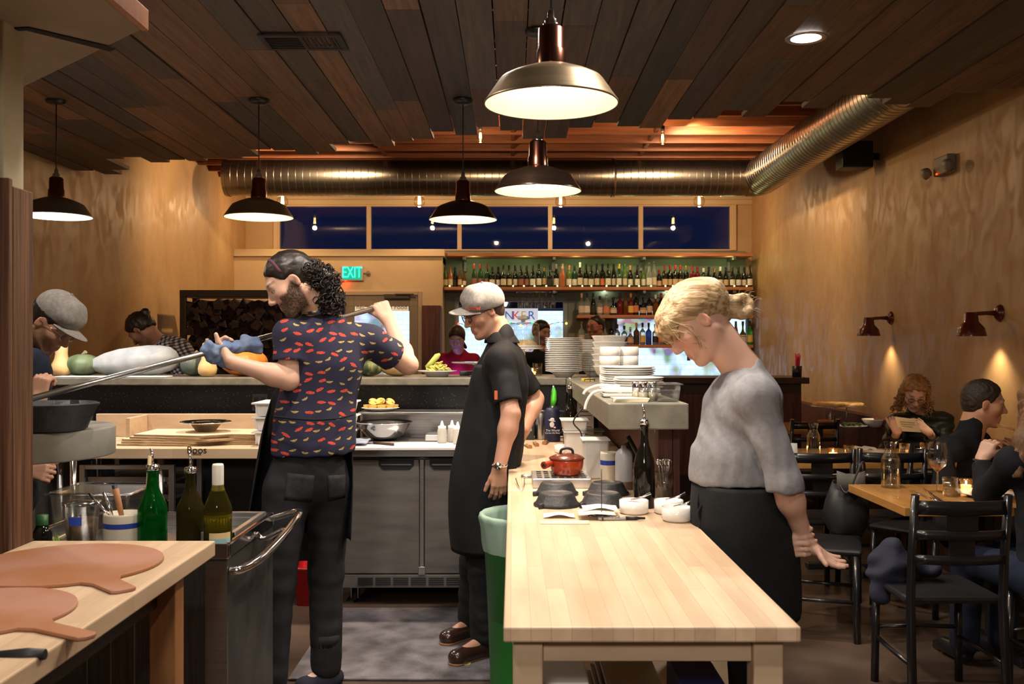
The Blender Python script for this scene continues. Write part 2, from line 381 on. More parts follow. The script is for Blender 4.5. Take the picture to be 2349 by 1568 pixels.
MB().box(dx0+.17, dx1-.17, VY0+.018, VY0+.026, .3, dz-.20).build('door_glass', glassy('shop_glass'), dr)
MB().box(dx1-.50, dx1-.16, VY0-.06, VY0, dz-.10, dz-.04).box(dx1-.35, dx1-.10, VY0-.1, VY0-.075, dz-.05, dz-.035).build('door_closer', mat('bronze_metal', (0.06,0.045,0.035), 0.4, 0.8), dr, bevel=.003)
MB().tube([(dx0+.1, VY0-.01, 1.15), (dx0+.1, VY0-.06, 1.15), (dx0+.1, VY0-.06, .85), (dx0+.1, VY0-.01, .85)], .01).build('door_handle', chrome, dr)
# sign strip in the door glass, its letters seen from behind
sg = thing('door_sign', 'white strip sign with dark letters seen reversed in the exit door glass', 'sign', ((dx0+dx1)/2, VY0+.01, 1.95))
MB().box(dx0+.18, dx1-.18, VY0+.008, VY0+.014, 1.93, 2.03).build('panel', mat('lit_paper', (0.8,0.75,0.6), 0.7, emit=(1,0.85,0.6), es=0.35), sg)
MIR = Matrix(((-1,0,0),(0,0,-1),(0,1,0)))
text('neighborhood Food', .085, FACE, ((dx0+dx1)/2, VY0+.006, 1.98), mat('sign_ink', (0.10,0.02,0.04), 0.6), 'lettering', sg, font_sx=1.0)
pp = MB().box(dx1-.60, dx1-.28, VY0-.003, VY0-.0005, 1.30, 1.62); tag(pp.build('paper_notice', whpaper), 'white paper notice taped to the lower part of the exit door', 'notice')
# street side of the place: a dark pavement and the lit shopfront across the road
struct(MB().box(-9, 9, YB+.12, 24, -.12, -.02).build('floor_street', mat('asphalt', (0.03,0.03,0.035), 0.6)))
sf = thing('shopfront', 'brightly lit shopfront across the street seen through the bar windows', 'building', (1, EXT_Y, 0))
MB().box(-9, 9, EXT_Y, EXT_Y+.3, 0, 3.4).build('facade', mat('facade_dark', (0.05,0.06,0.09), 0.8), sf)
def shop_mat():
    m = bpy.data.materials.new('lit_shop_interior'); m.use_nodes = True; nt = m.node_tree; nt.nodes.clear(); N = nt.nodes.new; L = nt.links.new
    o = N('ShaderNodeOutputMaterial'); e = N('ShaderNodeEmission'); tc = N('ShaderNodeTexCoord')
    br = N('ShaderNodeTexBrick'); br.inputs['Scale'].default_value = 2.2; br.inputs['Color1'].default_value = (0.62,0.84,1.0,1); br.inputs['Color2'].default_value = (0.72,0.92,1.0,1); br.inputs['Mortar'].default_value = (0.52,0.74,0.92,1); br.inputs['Mortar Size'].default_value = 0.02
    mp = N('ShaderNodeMapping'); mp.inputs['Rotation'].default_value = (PI/2,0,0); L(tc.outputs['Object'], mp.inputs[0]); L(mp.outputs[0], br.inputs['Vector'])
    vo = N('ShaderNodeTexVoronoi'); vo.inputs['Scale'].default_value = 6; L(tc.outputs['Object'], vo.inputs['Vector'])
    n = N('ShaderNodeTexNoise'); n.inputs['Scale'].default_value = 1.3; L(tc.outputs['Object'], n.inputs['Vector'])
    r = N('ShaderNodeValToRGB'); r.color_ramp.elements[0].position = .5; r.color_ramp.elements[1].position = .62; L(n.outputs['Fac'], r.inputs[0])
    hs = N('ShaderNodeHueSaturation'); hs.inputs['Saturation'].default_value = 0.6; hs.inputs['Value'].default_value = 0.40; L(vo.outputs['Color'], hs.inputs['Color'])
    mx = N('ShaderNodeMix'); mx.data_type = 'RGBA'; L(r.outputs[0], mx.inputs['Factor']); L(br.outputs['Color'], mx.inputs['A']); L(hs.outputs[0], mx.inputs['B'])
    L(mx.outputs['Result'], e.inputs[0]); e.inputs[1].default_value = 1.5; L(e.outputs[0], o.inputs[0]); return m
shopm = shop_mat()
for a, b in ((-1.6, 2.1), (2.4, 6.6), (-5.0, -2.0)):
    MB().box(a, b, EXT_Y-.03, EXT_Y, .35, 2.25).build('shop_window', shopm, sf)
MB().box(-9, 9, EXT_Y-.25, EXT_Y, 2.3, 2.5).build('awning', mat('awning', (0.03,0.05,0.14), 0.8), sf)

# ---- column and hood of the oven, front left
struct(MB().box(-1.95, -1.446, 2.722, 2.838, 0, ZP).build('wall_column', pale, bevel=.004))
pst = thing('wooden_post', 'brown stained timber post boards cladding the near left column', 'post', (-1.6, 2.71, 0))
MB().box(-1.95, -1.418, 2.698, 2.7215, 0, 1.95).build('front_board', oakpost, pst, bevel=.004)
MB().box(-1.4455, -1.418, 2.722, 2.838, 0, 1.93).build('side_board', oakpost, pst, bevel=.004)
hz = 2.4
hplm = mat('hood_plaster', (0.24,0.18,0.12), 0.7, 0, (0.33,0.255,0.18), 3, bump=.1, bs=12)
hood = thing('oven_hood', 'pale plaster oven hood with chamfered corner and wooden lip, upper left', 'hood', (-1.7, 2.6, hz))
MB().prism([(-3.0,1.2),(-1.09,1.2),(-1.09,2.81),(-1.76,3.44),(-3.0,3.44)], hz, hz+.06).build('slab', hplm, hood, bevel=.004)
lipm = mat('hood_lip_wood', (0.32,0.12,0.05), 0.5, 0, (0.42,0.18,0.08), 6, (4,4,4))
MB().box(-1.0895,-1.07,1.2,2.82,hz+.001,hz+.062).build('lip', lipm, hood, bevel=.002)
MB().prism([(-3.0,3.03),(-1.40,2.775),(-1.225,2.97),(-1.26,3.00),(-1.42,2.80),(-3.0,3.07)], hz-.004, hz-.0005).build('groove', mat('groove_dark', (.015,.012,.01), .9), hood)
MB().prism([(-3.0,1.2),(-1.46,1.2),(-1.46,2.70),(-1.36,2.72),(-1.22,2.94),(-1.24,2.955),(-1.40,2.765),(-3.0,3.02)], hz-.012, hz-.0006).build('inner_panel', hplm, hood, bevel=.003) if False else None
# ================================================================ ceiling fixtures
shade_out = mat('shade_bronze', (0.20,0.145,0.085), 0.40, 0.75, (0.26,0.19,0.11), 3, (1,1,30))
shade_dk = mat('shade_dark_bronze', (0.055,0.032,0.022), 0.22, 0.8, (0.075,0.045,0.03), 3, (1,1,30))
shade_in = mat('shade_enamel', (0.66,0.58,0.45), 0.45)
copper = mat('dark_copper', (0.20,0.075,0.045), 0.22, 1.0)
greysh = mat('shade_grey', (0.22,0.22,0.22), 0.35, 0.7)
warmbulb = mat('bulb_warm', (1,.9,.7), 0.3, emit=(1.0,0.72,0.42), es=9)
coolbulb = mat('bulb_cool', (1,1,1), 0.3, emit=(0.82,0.85,1.0), es=16)
def pendant(x, y, zr, outm, label, bulb, ltcol, energy):
    r = thing('pendant_lamp', label, 'pendant lamp', (x, y, ZP), 'dome pendant lamps over the kitchen')
    MB().lathe([(0,ZP-.028),(.035,ZP-.028),(.058,ZP-.018),(.062,ZP-.004),(.062,ZP+.001),(0,ZP+.001)], (x,y,0), 24).build('canopy', black, r)
    MB().tube([(x,y,ZP-.02),(x,y,zr+.27)], .0035, 6).build('cord', black, r)
    MB().lathe([(0,zr+.285),(.010,zr+.285),(.012,zr+.262),(.020,zr+.255),(.020,zr+.245),(.026,zr+.243),(.026,zr+.232),(0,zr+.232)], (x,y,0), 16).build('fitting', chrome if outm is not greysh else alum, r)
    MB().lathe([(0,zr+.236),(.032,zr+.236),(.040,zr+.228),(.042,zr+.165),(.046,zr+.16),(.048,zr+.118),(.05,zr+.112),(.04,zr+.11)], (x,y,0), 28).build('socket_housing', copper, r)
    o = MB(); o.lathe([(.048,zr+.114),(.075,zr+.108),(.128,zr+.088),(.155,zr+.074),(.162,zr+.066),(.203,zr+.006),(.206,zr+.002),(.206,zr-.002),(.203,zr-.002)], (x,y,0), 48)
    sh = o.build('shade', outm, r)
    i = MB(); i.lathe([(.203,zr-.001),(.200,zr+.004),(.159,zr+.062),(.125,zr+.082),(.06,zr+.102),(0,zr+.104)], (x,y,0), 48); i.build('reflector', shade_in, sh)
    MB().ell((x,y,zr+.062), (.030,.030,.036), 12).build('bulb', bulb, r)
    lamp('pendant_light', 'POINT', (x, y, zr+.018), energy, ltcol, 0.03)
    lamp('pendant_beam', 'SPOT', (x, y, zr+.02), 40 if y < 3 else 78, tuple(.35+.65*c for c in ltcol), 0.03, (x, y, 0), 2.3, .8)
    return r
LW = (1.0,0.68,0.38)
pendant(.118, 2.94, 2.218, shade_out, 'nearest and largest pendant lamp, bronze dome with glowing cream inside', coolbulb, (1.0,.76,.50), 4.5)
pendant(.119, 4.53, 2.205, shade_dk, 'bronze dome pendant lamp just below and behind the nearest one', warmbulb, LW, 8)
pendant(-.30, 5.80, 2.235, shade_dk, 'small dark bronze pendant lamp above the man in the grey cap', warmbulb, (1.0,.74,.50), 7)
pendant(-1.535, 5.80, 2.25, shade_out, 'bronze pendant lamp hanging in front of the left end of the duct', warmbulb, LW, 10)
pendant(-2.76, 5.80, 2.255, greysh, 'grey dome pendant lamp with copper neck beside the timber post', coolbulb, (1.0,.86,.78), 13)
# Edison bulbs
glassb = glassy('bulb_glass', (0.98,0.93,0.82), 0.06)
fil = mat('filament', (1,.8,.5), 0.4, emit=(1.0,0.60,0.22), es=30)
def edison(x, y, z, label, group, r=.062, long=False, e=9):
    o = thing('filament_bulb', label, 'light bulb', (x,y,z), group)
    k = r
    if long: pr = [(0,-.062),(.018,-.058),(.030,-.040),(.032,-.015),(.022,.030),(.014,.050),(.013,.062)]
    else: pr = [(0,-k),(k*.5,-k*.88),(k*.86,-k*.52),(k,-k*.05),(k*.9,k*.4),(k*.62,k*.9),(k*.36,k*1.35),(k*.3,k*1.55)]
    MB().lathe(pr, (x,y,z), 20).build('globe', glassb, o)
    top = z+(.062 if long else k*1.5)
    MB().lathe([(0,top+.055),(.012,top+.055),(.02,top+.045),(.02,top-.005),(0,top-.005)], (x,y,0), 12).build('socket', black, o)
    f = MB()
    for a in range(4):
        c, s_ = math.cos(a*PI/2+.4)*k*.22, math.sin(a*PI/2+.4)*k*.22
        f.tube([(x+c*.7,y+s_*.7,z+k*.75),(x+c,y+s_,z-k*.45)], .0045, 5)
    f.build('filament', fil, o)
    ct = 3.61 if not long else 3.61
    MB().tube([(x,y,top+.05),(x,y,ct)], .004, 6).build('cord', black, o)
    lamp('bulb_light', 'POINT', (x,y,z-k-.02), e*1.35, (1.0,0.66,0.36), .03)
for i, px in enumerate((648, 962, 1286, 1604)):
    p = at(px, 462, 12.42); edison(p.x, p.y, p.z, 'clear teardrop bulb below the duct, %s from the left' % ORD[i+1], 'teardrop bulbs in front of the high windows', .075, e=16)
edison(at(1102,308,9.0).x, 9.0, at(1102,312,9.0).z, 'small filament bulb under the open joists, left one near the pendant cords', 'filament bulbs under the joists', .04, True, 20)
edison(at(1520,312,9.0).x, 9.0, at(1520,316,9.0).z, 'small filament bulb lighting the orange joists, right of centre', 'filament bulbs under the joists', .04, True, 20)
# round duct
galv = mat('galvanised_duct', (0.42,0.39,0.33), 0.27, 1.0, (0.52,0.48,0.42), 5, (1,1,1), 0.05, 6)
du = thing('air_duct', 'round galvanised spiral duct under the joists turning forward along the right wall', 'duct', (0, 11, 3.4))
DR = .212; DX = 2.83; DZ = 3.395; DY = 11.0
def spiral(mb, axis, a, b, c, step=.082):
    prof = [(DR, a), (DR, a+.004), (DR, a+.01)]+[(DR, a+.01+(b-a-.02)*i/8) for i in range(1,9)]+[(DR, b)]
    if axis == 'x0': prof = [(0, a)]+prof
    R = Matrix(((0,0,1),(0,1,0),(-1,0,0))) if axis[0] == 'x' else Matrix(((1,0,0),(0,0,1),(0,-1,0)))
    mb.lathe(prof, c, 64, R=R); k = a+step
    while k < b: mb.lathe([(DR, k-.004), (DR+.003, k-.0025), (DR+.003, k+.0025), (DR, k+.004)], c, 64, R=R); k += step
    return mb
xl_ = at(517,0,11).x+.03
spiral(MB(), 'x0', xl_, 1.14, (0,DY,DZ)).build('main_run', galv, du)
MB().lathe([(DR+.012,1.13),(DR+.012,1.165),(DR+.002,1.17)], (0,DY,DZ), 48, R=Matrix(((0,0,1),(0,1,0),(-1,0,0)))).build('collar', galv, du)
MB().lathe([(DR+.006,xl_-.02),(DR+.006,xl_+.02)], (0,DY,DZ), 48, R=Matrix(((0,0,1),(0,1,0),(-1,0,0)))).build('collar', galv, du)
spiral(MB(), 'x', 1.17, DX-.14, (0,DY,DZ)).build('end_run', galv, du)
el = MB(); el.tube([(DX-.15,DY,DZ),(DX-.06,DY,DZ),(DX,DY-.06,DZ),(DX,DY-.16,DZ)], DR+.004, 40, caps=False); el.build('elbow', galv, du)
spiral(MB(), 'y', 4.6, DY-.15, (DX,0,DZ)).build('side_run', galv, du)
hw = MB()
for xx in (-1.9,-.35,.95,2.0):
    hw.tube([(xx,DY,DZ+DR),(xx,DY,3.63)], .003, 5)
for yy in (6.0, 7.8, 9.6): hw.tube([(DX,yy,DZ+DR),(DX,yy,3.63)], .003, 5)
hw.build('hanger_wire', alum, du)
# vent grille in the planks
vc = at(697,93,4.67); vt = thing('ceiling_vent', 'black ceiling air grille in the planks, left of centre', 'vent', (vc.x, vc.y, ZP))
VXc, VYc = vc.x, vc.y
zf = ZP-.014
f = MB(); f.box(VXc-.20, VXc+.20, VYc-.115, VYc-.088, zf, ZP-.008).box(VXc-.20, VXc+.20, VYc+.088, VYc+.115, zf, ZP-.008).box(VXc-.20, VXc-.175, VYc-.088, VYc+.088, zf, ZP-.008).box(VXc+.175, VXc+.20, VYc-.088, VYc+.088, zf, ZP-.008).box(VXc-.01, VXc+.01, VYc-.088, VYc+.088, zf, ZP-.008).build('grille_frame', blackp, vt)
s1 = MB()
for k in range(7): s1.box(VXc+.02+.022*k, VXc+.028+.022*k, VYc-.088, VYc+.088, zf+.002, ZP-.007)
for k in range(7): s1.box(VXc-.175, VXc-.01, VYc-.08+.024*k, VYc-.074+.024*k, zf+.002, ZP-.007)
s1.build('slat', blackp, vt)
# recessed can light
rl = thing('recessed_light', 'round recessed downlight shining in the plank ceiling, upper right', 'downlight', (1.41,4.61,ZP))
MB().lathe([(.072,ZP-.010),(.094,ZP-.012),(.098,ZP-.008),(.098,ZP-.0062)], (1.41,4.61,0), 36).build('trim_ring', alum, rl)
MB().lathe([(0,ZP-.0065),(.04,ZP-.0066),(.05,ZP-.0068),(.073,ZP-.0088)], (1.41,4.61,0), 36).build('lens', mat('can_lens', (1,1,1), .3, emit=(1,.95,.9), es=6), rl)
# speaker and emergency light on the right wall
sp_ = at(1925,362,8.75)
so = thing('wall_speaker', 'black box loudspeaker high on the right wall below the duct', 'speaker', (3.1,8.75,2.98))
MB().box(2.98,3.26,8.66,8.86,sp_.z-.10,sp_.z+.14).build('cabinet', blackp, so, bevel=.012)
MB().box(3.26,3.34,8.73,8.79,sp_.z-.02,sp_.z+.04).build('bracket', black, so)
q = at(2160,380,7.3)
eo = thing('emergency_light', 'beige twin emergency light with red indicator high on the right wall', 'emergency light', (3.28,7.35,q.z-.05))
ivory = mat('ivory_plastic', (0.22,0.19,0.14), 0.5)
MB().box(3.27,3.338,7.22,7.46,q.z-.06,q.z+.08).build('battery_box', ivory, eo, bevel=.01)
for yy in (7.12, 7.5): MB().lathe([(0,-.02),(.035,-.02),(.045,.01),(.045,.03),(0,.035)], (3.24,yy,q.z-.02), 16, R=frame((-1,0,-.5),(0,1,0))@Matrix(((1,0,0),(0,0,1),(0,-1,0)))).build('lamp_head', ivory, eo)
MB().ell((3.262,7.38,q.z-.05), .007, 6).build('indicator', mat('led_red', (1,0,0), .4, emit=(1,0.03,0.0), es=8), eo)
# sconces on the right wall
marn = mat('maroon_enamel', (0.10,0.018,0.012), 0.25, coat=0.5)
for (px, d, lab) in ((2046, 8.46, 'maroon wall sconce over the reading diner, farther of the two'), (2297, 6.57, 'maroon wall sconce at the far right, nearer of the two')):
    z = at(0,(768 if d > 7 else 768), d).z; xs_ = XR-.20
    o = thing('wall_sconce', lab, 'wall lamp', (XR-.02, d, z+.1), 'maroon wall sconces')
    MB().lathe([(0,-.035),(.03,-.032),(.05,-.018),(.06,-.004),(.06,.0)], (XR-.002,d,z+.15), 24, R=Matrix(((0,0,1),(0,1,0),(-1,0,0)))).build('back_plate', marn, o)
    MB().tube([(XR-.01,d,z+.15),(XR-.09,d,z+.15),(xs_+.03,d,z+.145),(xs_,d,z+.13)], [.022,.014,.014,.018], 12).build('arm', marn, o)
    MB().lathe([(0,z+.155),(.035,z+.155),(.042,z+.145),(.05,z+.09),(.062,z+.078),(.088,z+.045),(.100,z-.002),(.100,z-.008)], (xs_,d,0), 32).build('shade', marn, o)
    MB().lathe([(.097,z-.004),(.085,z+.043),(.05,z+.072),(0,z+.075)], (xs_,d,0), 32).build('reflector', shade_in, o)
    MB().ell((xs_+.01,d,z+.045), .025, 10).build('bulb', warmbulb, o)
    lamp('sconce_light', 'SPOT', (XR-.105, d, z-.012), 16, (1.0,0.76,0.48), .02, (XR-.09, d, z-1.0), 1.75, .9)
# ================================================================ exit sign
ex = thing('exit_sign', 'glowing green EXIT sign with two lamp heads above the door', 'sign', (at(809,0,VY0).x, VY0-.03, 2.33))
e0 = at(809,627,VY0)
MB().box(e0.x-.15,e0.x+.15,VY0-.05,VY0-.001,e0.z-.10,e0.z+.10).build('housing', mat('sign_white', (0.45,0.42,0.36), .5), ex, bevel=.008)
MB().box(e0.x-.125,e0.x+.125,VY0-.055,VY0-.05,e0.z-.085,e0.z+.085).build('face_plate', mat('sign_green_glow', (0,.3,.2), .5, emit=(0.0,.42,.26), es=0.7), ex)
text('EXIT', .21, FACE, (e0.x, VY0-.058, e0.z+.005), mat('sign_letters', (0,.8,.5), .5, emit=(0.02,1.0,0.62), es=2.6), 'lettering', ex, font_sx=.62)
for sx in (-1,1):
    MB().tube([(e0.x+sx*.15,VY0-.03,e0.z),(e0.x+sx*.19,VY0-.04,e0.z)], .008, 8).ell((e0.x+sx*.215,VY0-.05,e0.z), (.03,.035,.03), 10).build('lamp_head', ivory, ex)
MB().ell((e0.x-.09,VY0-.03,e0.z-.105), .008, 6).build('indicator', M['led_red'], ex)
lamp('exit_glow', 'POINT', (e0.x-.09, VY0-.05, e0.z-.14), .25, (1,.05,.02), .01)

# ================================================================ bar shelving on the back wall
shelfw = mat('shelf_fir', (0.36,0.13,0.05), 0.5, 0, (0.50,0.20,0.08), 5, (1,9,9))
SY0, SY1 = 12.93, 13.33
bx0, bx1, mx0 = at(1018,0,12.93).x, at(1728,0,12.93).x, at(1325,0,12.93).x
zs_ = [H+(790-q_)*SY0/F for q_ in (580, 657.5, 722, 790.5)]
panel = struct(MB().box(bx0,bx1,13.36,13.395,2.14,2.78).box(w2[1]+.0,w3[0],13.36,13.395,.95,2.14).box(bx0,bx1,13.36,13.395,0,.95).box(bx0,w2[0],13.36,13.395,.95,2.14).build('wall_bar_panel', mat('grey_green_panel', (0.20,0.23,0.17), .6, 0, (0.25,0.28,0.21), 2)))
shelf_names = ['top wooden shelf of the back bar, just under the high windows', 'long wooden shelf carrying the row of wine bottles', 'short wooden shelf carrying liquor bottles behind the blonde woman', 'lowest wooden shelf with the blue bottle, level with the plates']
for k, z in enumerate(zs_):
    a = bx0 if k < 2 else mx0
    o = thing('wall_shelf', shelf_names[k], 'shelf', ((a+bx1)/2, 13.1, z-.045), 'back bar shelves')
    MB().box(a,bx1,SY0,SY1+.025,z-.042,z).build('board', shelfw, o, bevel=.003)
    for j in range(4 if k < 2 else 2):
        xx = a+.27+j*1.22 if k < 2 else mx0+.35+j*1.22
        MB().box(xx-.02,xx+.02,SY0+.03,13.36,z-.085,z-.043).box(xx-.02,xx+.02,13.31,13.358,z-.22,z-.085).build('bracket', steel_dk, o, bevel=.003)
# string of tiny lamps along the wine shelf
st = thing('string_lights', 'string of tiny yellow-green lamps lying along the wine shelf', 'string lights', ((bx0+bx1)/2, SY0+.03, zs_[1]))
wire = []; bl = MB(); random.seed(3)
for k in range(26):
    xx = lerp(bx0+.1, bx1-.1, k/25)+random.uniform(-.04,.04); wire.append((xx, SY0+.012+random.uniform(0,.01), zs_[1]+.006)); bl.ell((xx, SY0+.014, zs_[1]+.012), .010, 6)
MB().tube(wire, .002, 4).build('wire', blackp, st)
bl.build('lamps', mat('fairy', (1,1,.5), .4, emit=(0.85,1.0,0.25), es=8), st)
for k in range(6): lamp('fairy_light', 'POINT', (lerp(bx0+.4,bx1-.3,k/5), SY0+.06, zs_[1]+.36), 1.1, (0.72,1.0,0.40), .06)
for k in range(3): lamp('shelf_fill', 'POINT', (lerp(mx0+.4,bx1-.25,k/2), SY1-.03, zs_[2]+.345), 2.0, (0.85,1.0,0.75), .02)  # added glow for the liquor shelves, no lamp is built here

# ---- bottles
def bottle_prof(kind, h, r):
    if kind == 'bord': return [(0,0),(r*.9,0),(r,.006),(r,h*.60),(r*.93,h*.66),(r*.55,h*.72),(r*.38,h*.76),(r*.37,h*.93),(r*.41,h*.935),(r*.41,h*.965),(r*.36,h*.97),(r*.36,h),(0,h)]
    if kind == 'burg': return [(0,0),(r*.9,0),(r,.006),(r,h*.48),(r*.95,h*.54),(r*.70,h*.64),(r*.45,h*.74),(r*.37,h*.82),(r*.35,h*.94),(r*.40,h*.945),(r*.40,h*.975),(r*.35,h),(0,h)]
    if kind == 'hock': return [(0,0),(r*.85,0),(r*.92,.006),(r*.92,h*.42),(r*.82,h*.55),(r*.58,h*.70),(r*.38,h*.83),(r*.34,h*.95),(r*.38,h*.955),(r*.38,h*.98),(r*.34,h),(0,h)]
    if kind == 'spirit': return [(0,0),(r*.95,0),(r*1.08,.008),(r*1.08,h*.55),(r*1.0,h*.62),(r*.5,h*.68),(r*.32,h*.74),(r*.32,h*.87),(r*.38,h*.875),(r*.40,h),(0,h)]
    if kind == 'squat': return [(0,0),(r*1.1,0),(r*1.25,.01),(r*1.25,h*.36),(r*1.1,h*.46),(r*.5,h*.58),(r*.33,h*.68),(r*.33,h*.85),(r*.42,h*.855),(r*.42,h),(0,h)]
    if kind == 'beer': return [(0,0),(r*.75,0),(r*.8,.005),(r*.8,h*.50),(r*.7,h*.62),(r*.36,h*.80),(r*.32,h*.97),(r*.36,h),(0,h)]
def prof_r(pr, z):
    for (r0,z0),(r1,z1) in zip(pr[:-1], pr[1:]):
        if z0 <= z <= z1 and z1 > z0: return r0+(r1-r0)*(z-z0)/(z1-z0)
    return 0
GL = {'dark': mat('bottle_dark', (0.006,0.008,0.005), .08, coat=.4), 'green': mat('bottle_green', (0.010,0.045,0.012), .08, coat=.4),
      'lime': mat('bottle_lime', (0.20,0.30,0.05), .08, trans=.6), 'amber': mat('bottle_amber', (0.16,0.055,0.010), .08, trans=.3), 'clear': mat('bottle_clear', (0.80,0.85,0.80), .06, trans=.85),
      'rose': mat('bottle_rose', (0.60,0.18,0.08), .08, trans=.4), 'blue': mat('bottle_blue', (0.04,0.10,0.55), .08, trans=.4), 'red': mat('bottle_red', (0.14,0.008,0.015), .08, coat=.4),
      'bright': mat('bottle_bright_green', (0.06,0.42,0.05), .08, trans=.5), 'olive': mat('bottle_olive', (0.16,0.15,0.02), .06, trans=.6)}
CAPS = {'black': blackp, 'red': mat('foil_red', (0.35,0.02,0.015), .35), 'gold': mat('foil_gold', (0.55,0.33,0.08), .3, .7), 'white': mat('foil_white', (0.7,0.68,0.62), .4),
        'orange': mat('foil_orange', (0.6,0.22,0.06), .4), 'green': mat('foil_green', (0.02,0.09,0.03), .4), 'pink': mat('foil_pink', (0.75,0.42,0.35), .4), 'cork': mat('cork', (0.45,0.30,0.17), .8)}
LB = {'cream': mat('label_cream', (0.62,0.55,0.42), .7, 0, (0.50,0.42,0.32), 60, lo=.5, hi=.6), 'tan': mat('label_tan', (0.55,0.38,0.22), .7), 'white': mat('label_white', (0.70,0.68,0.62), .7, 0, (0.45,0.43,0.40), 70, lo=.55, hi=.62),
      'black': mat('label_black', (0.02,0.02,0.02), .5), 'orange': mat('label_orange', (0.6,0.18,0.07), .6), 'red': mat('label_red', (0.40,0.04,0.03), .6), 'yellow': mat('label_yellow', (0.65,0.45,0.10), .6), 'pinkish': mat('label_pinkish', (0.30,0.10,0.09), .6)}
PROTO = {}
def bottle(kind, h, r, gl, capm, lab, loc, label, group, lz=(.12,.38), rz=0):
    key = (kind, round(h,3), round(r,3), gl, capm, lab, lz)
    if key in PROTO: return dup(PROTO[key], loc, label, rz, group)
    o = thing('bottle', label, 'bottle', loc, group); PROTO[key] = o; x, y, z = loc
    pr = bottle_prof(kind, h, r); MB().lathe(pr, loc, 16).build('glass', GL[gl], o)
    if capm: MB().lathe([(prof_r(pr,h*.80)+.0012,h*.80),(prof_r(pr,h*.93)+.0022,h*.92),(prof_r(pr,h*.96)+.001,h*.96),(prof_r(pr,h*.96)+.001,h+.001),(0,h+.0015)], loc, 14).build('cap', CAPS[capm], o)
    if lab:
        z0, z1 = h*lz[0], h*lz[1]
        rows = [[(x+(prof_r(pr,zz)+.0012)*math.cos(a), y+(prof_r(pr,zz)+.0012)*math.sin(a), z+zz) for a in [(-PI/2-1.15)+2.3*k/10 for k in range(11)]] for zz in (z0, (z0+z1)/2, z1)]
        MB().sheet(rows).build('label', LB[lab], o)
    return o
# wine shelf, left to right: (pixel x, kind, top pixel y, glass, cap, label)
wine = [(1021,'burg',612,'olive',None,'tan'),(1033,'burg',609,'rose',None,'cream'),(1044,'burg',613,'dark','black','black'),(1055,'beer',619,'amber',None,'tan'),(1065,'beer',625,'amber',None,'cream'),
 (1088,'burg',606,'green','red','pinkish'),(1102,'burg',606,'green','red','pinkish'),(1117,'burg',606,'green','red','pinkish'),(1129,'bord',611,'dark','black','white'),(1143,'bord',611,'dark','black','white'),
 (1155,'burg',608,'dark','black','cream'),(1168,'burg',610,'dark','black','cream'),(1182,'burg',608,'dark','black','cream'),(1195,'burg',608,'dark','black','pinkish'),(1208,'burg',608,'dark','black','pinkish'),(1222,'burg',608,'dark','black','white'),
 (1236,'bord',606,'dark','black','white'),(1248,'beer',612,'green','gold','tan'),(1261,'burg',609,'dark','black','black'),(1276,'burg',606,'dark','white','white'),(1290,'burg',606,'rose','pink',None),(1305,'bord',610,'lime','orange','white'),
 (1318,'bord',609,'green','black','white'),(1331,'burg',603,'dark','white','cream'),(1344,'burg',606,'dark','black','cream'),(1356,'bord',609,'dark','black','cream'),(1369,'burg',606,'dark','black','cream'),(1382,'bord',606,'dark','black','orange'),
 (1395,'burg',605,'dark','black','white'),(1408,'hock',604,'dark','black','cream'),(1420,'hock',604,'green','gold','white'),(1433,'hock',604,'lime','green','cream'),(1446,'burg',609,'dark','orange','white'),(1462,'hock',610,'dark','black','white'),(1476,'hock',610,'lime','green','white'),
 (1489,'burg',602,'clear',None,'white'),(1500,'burg',600,'clear',None,'cream'),(1512,'bord',618,'dark','red','tan'),(1525,'bord',609,'dark','red','tan'),(1537,'bord',609,'dark','red','tan'),(1549,'bord',609,'dark','red','tan'),(1561,'bord',609,'dark','red','tan'),
 (1574,'bord',609,'dark','gold','tan'),(1588,'bord',608,'red','red','cream'),(1600,'bord',611,'red','red','white'),(1614,'bord',614,'dark','white','orange'),(1626,'burg',612,'dark','black','black'),(1639,'burg',616,'dark','gold','yellow'),(1652,'burg',612,'dark','white','cream'),
 (1665,'burg',613,'dark','black','tan'),(1680,'burg',611,'dark','black','white'),(1694,'burg',612,'dark','black','white'),(1707,'burg',612,'dark','black','cream'),(1720,'burg',610,'dark','black','white')]
gname = {'dark':'dark glass','green':'green glass','lime':'pale green glass','amber':'amber glass','clear':'clear glass','rose':'rose coloured','blue':'blue glass','red':'deep red','bright':'bright green','olive':'golden olive'}
def ordn(i, n):
    return ('%s from the left' % ORD[i+1]) if i+1 <= (n+1)//2 else (('%s from the right' % ORD[n-i]) if n-i > 1 else 'last at the right end')
n = len(wine)
for i, (px, kd, py, gl, cp, lb) in enumerate(wine):
    yy = 13.06+.012*((i*7) % 5); x_ = at(px,0,yy).x; h_ = (H+(790-py)*yy/F)-zs_[1]
    hq = round(h_*50)/50
    bottle(kd, hq, .037, gl, cp, lb, (x_, yy, zs_[1]), '%s wine bottle%s on the wine shelf, %s' % (gname[gl], (' with %s label' % lb) if lb else '', ordn(i, n)), 'bottles on the wine shelf', (.10,.38) if kd != 'beer' else (.15,.45))
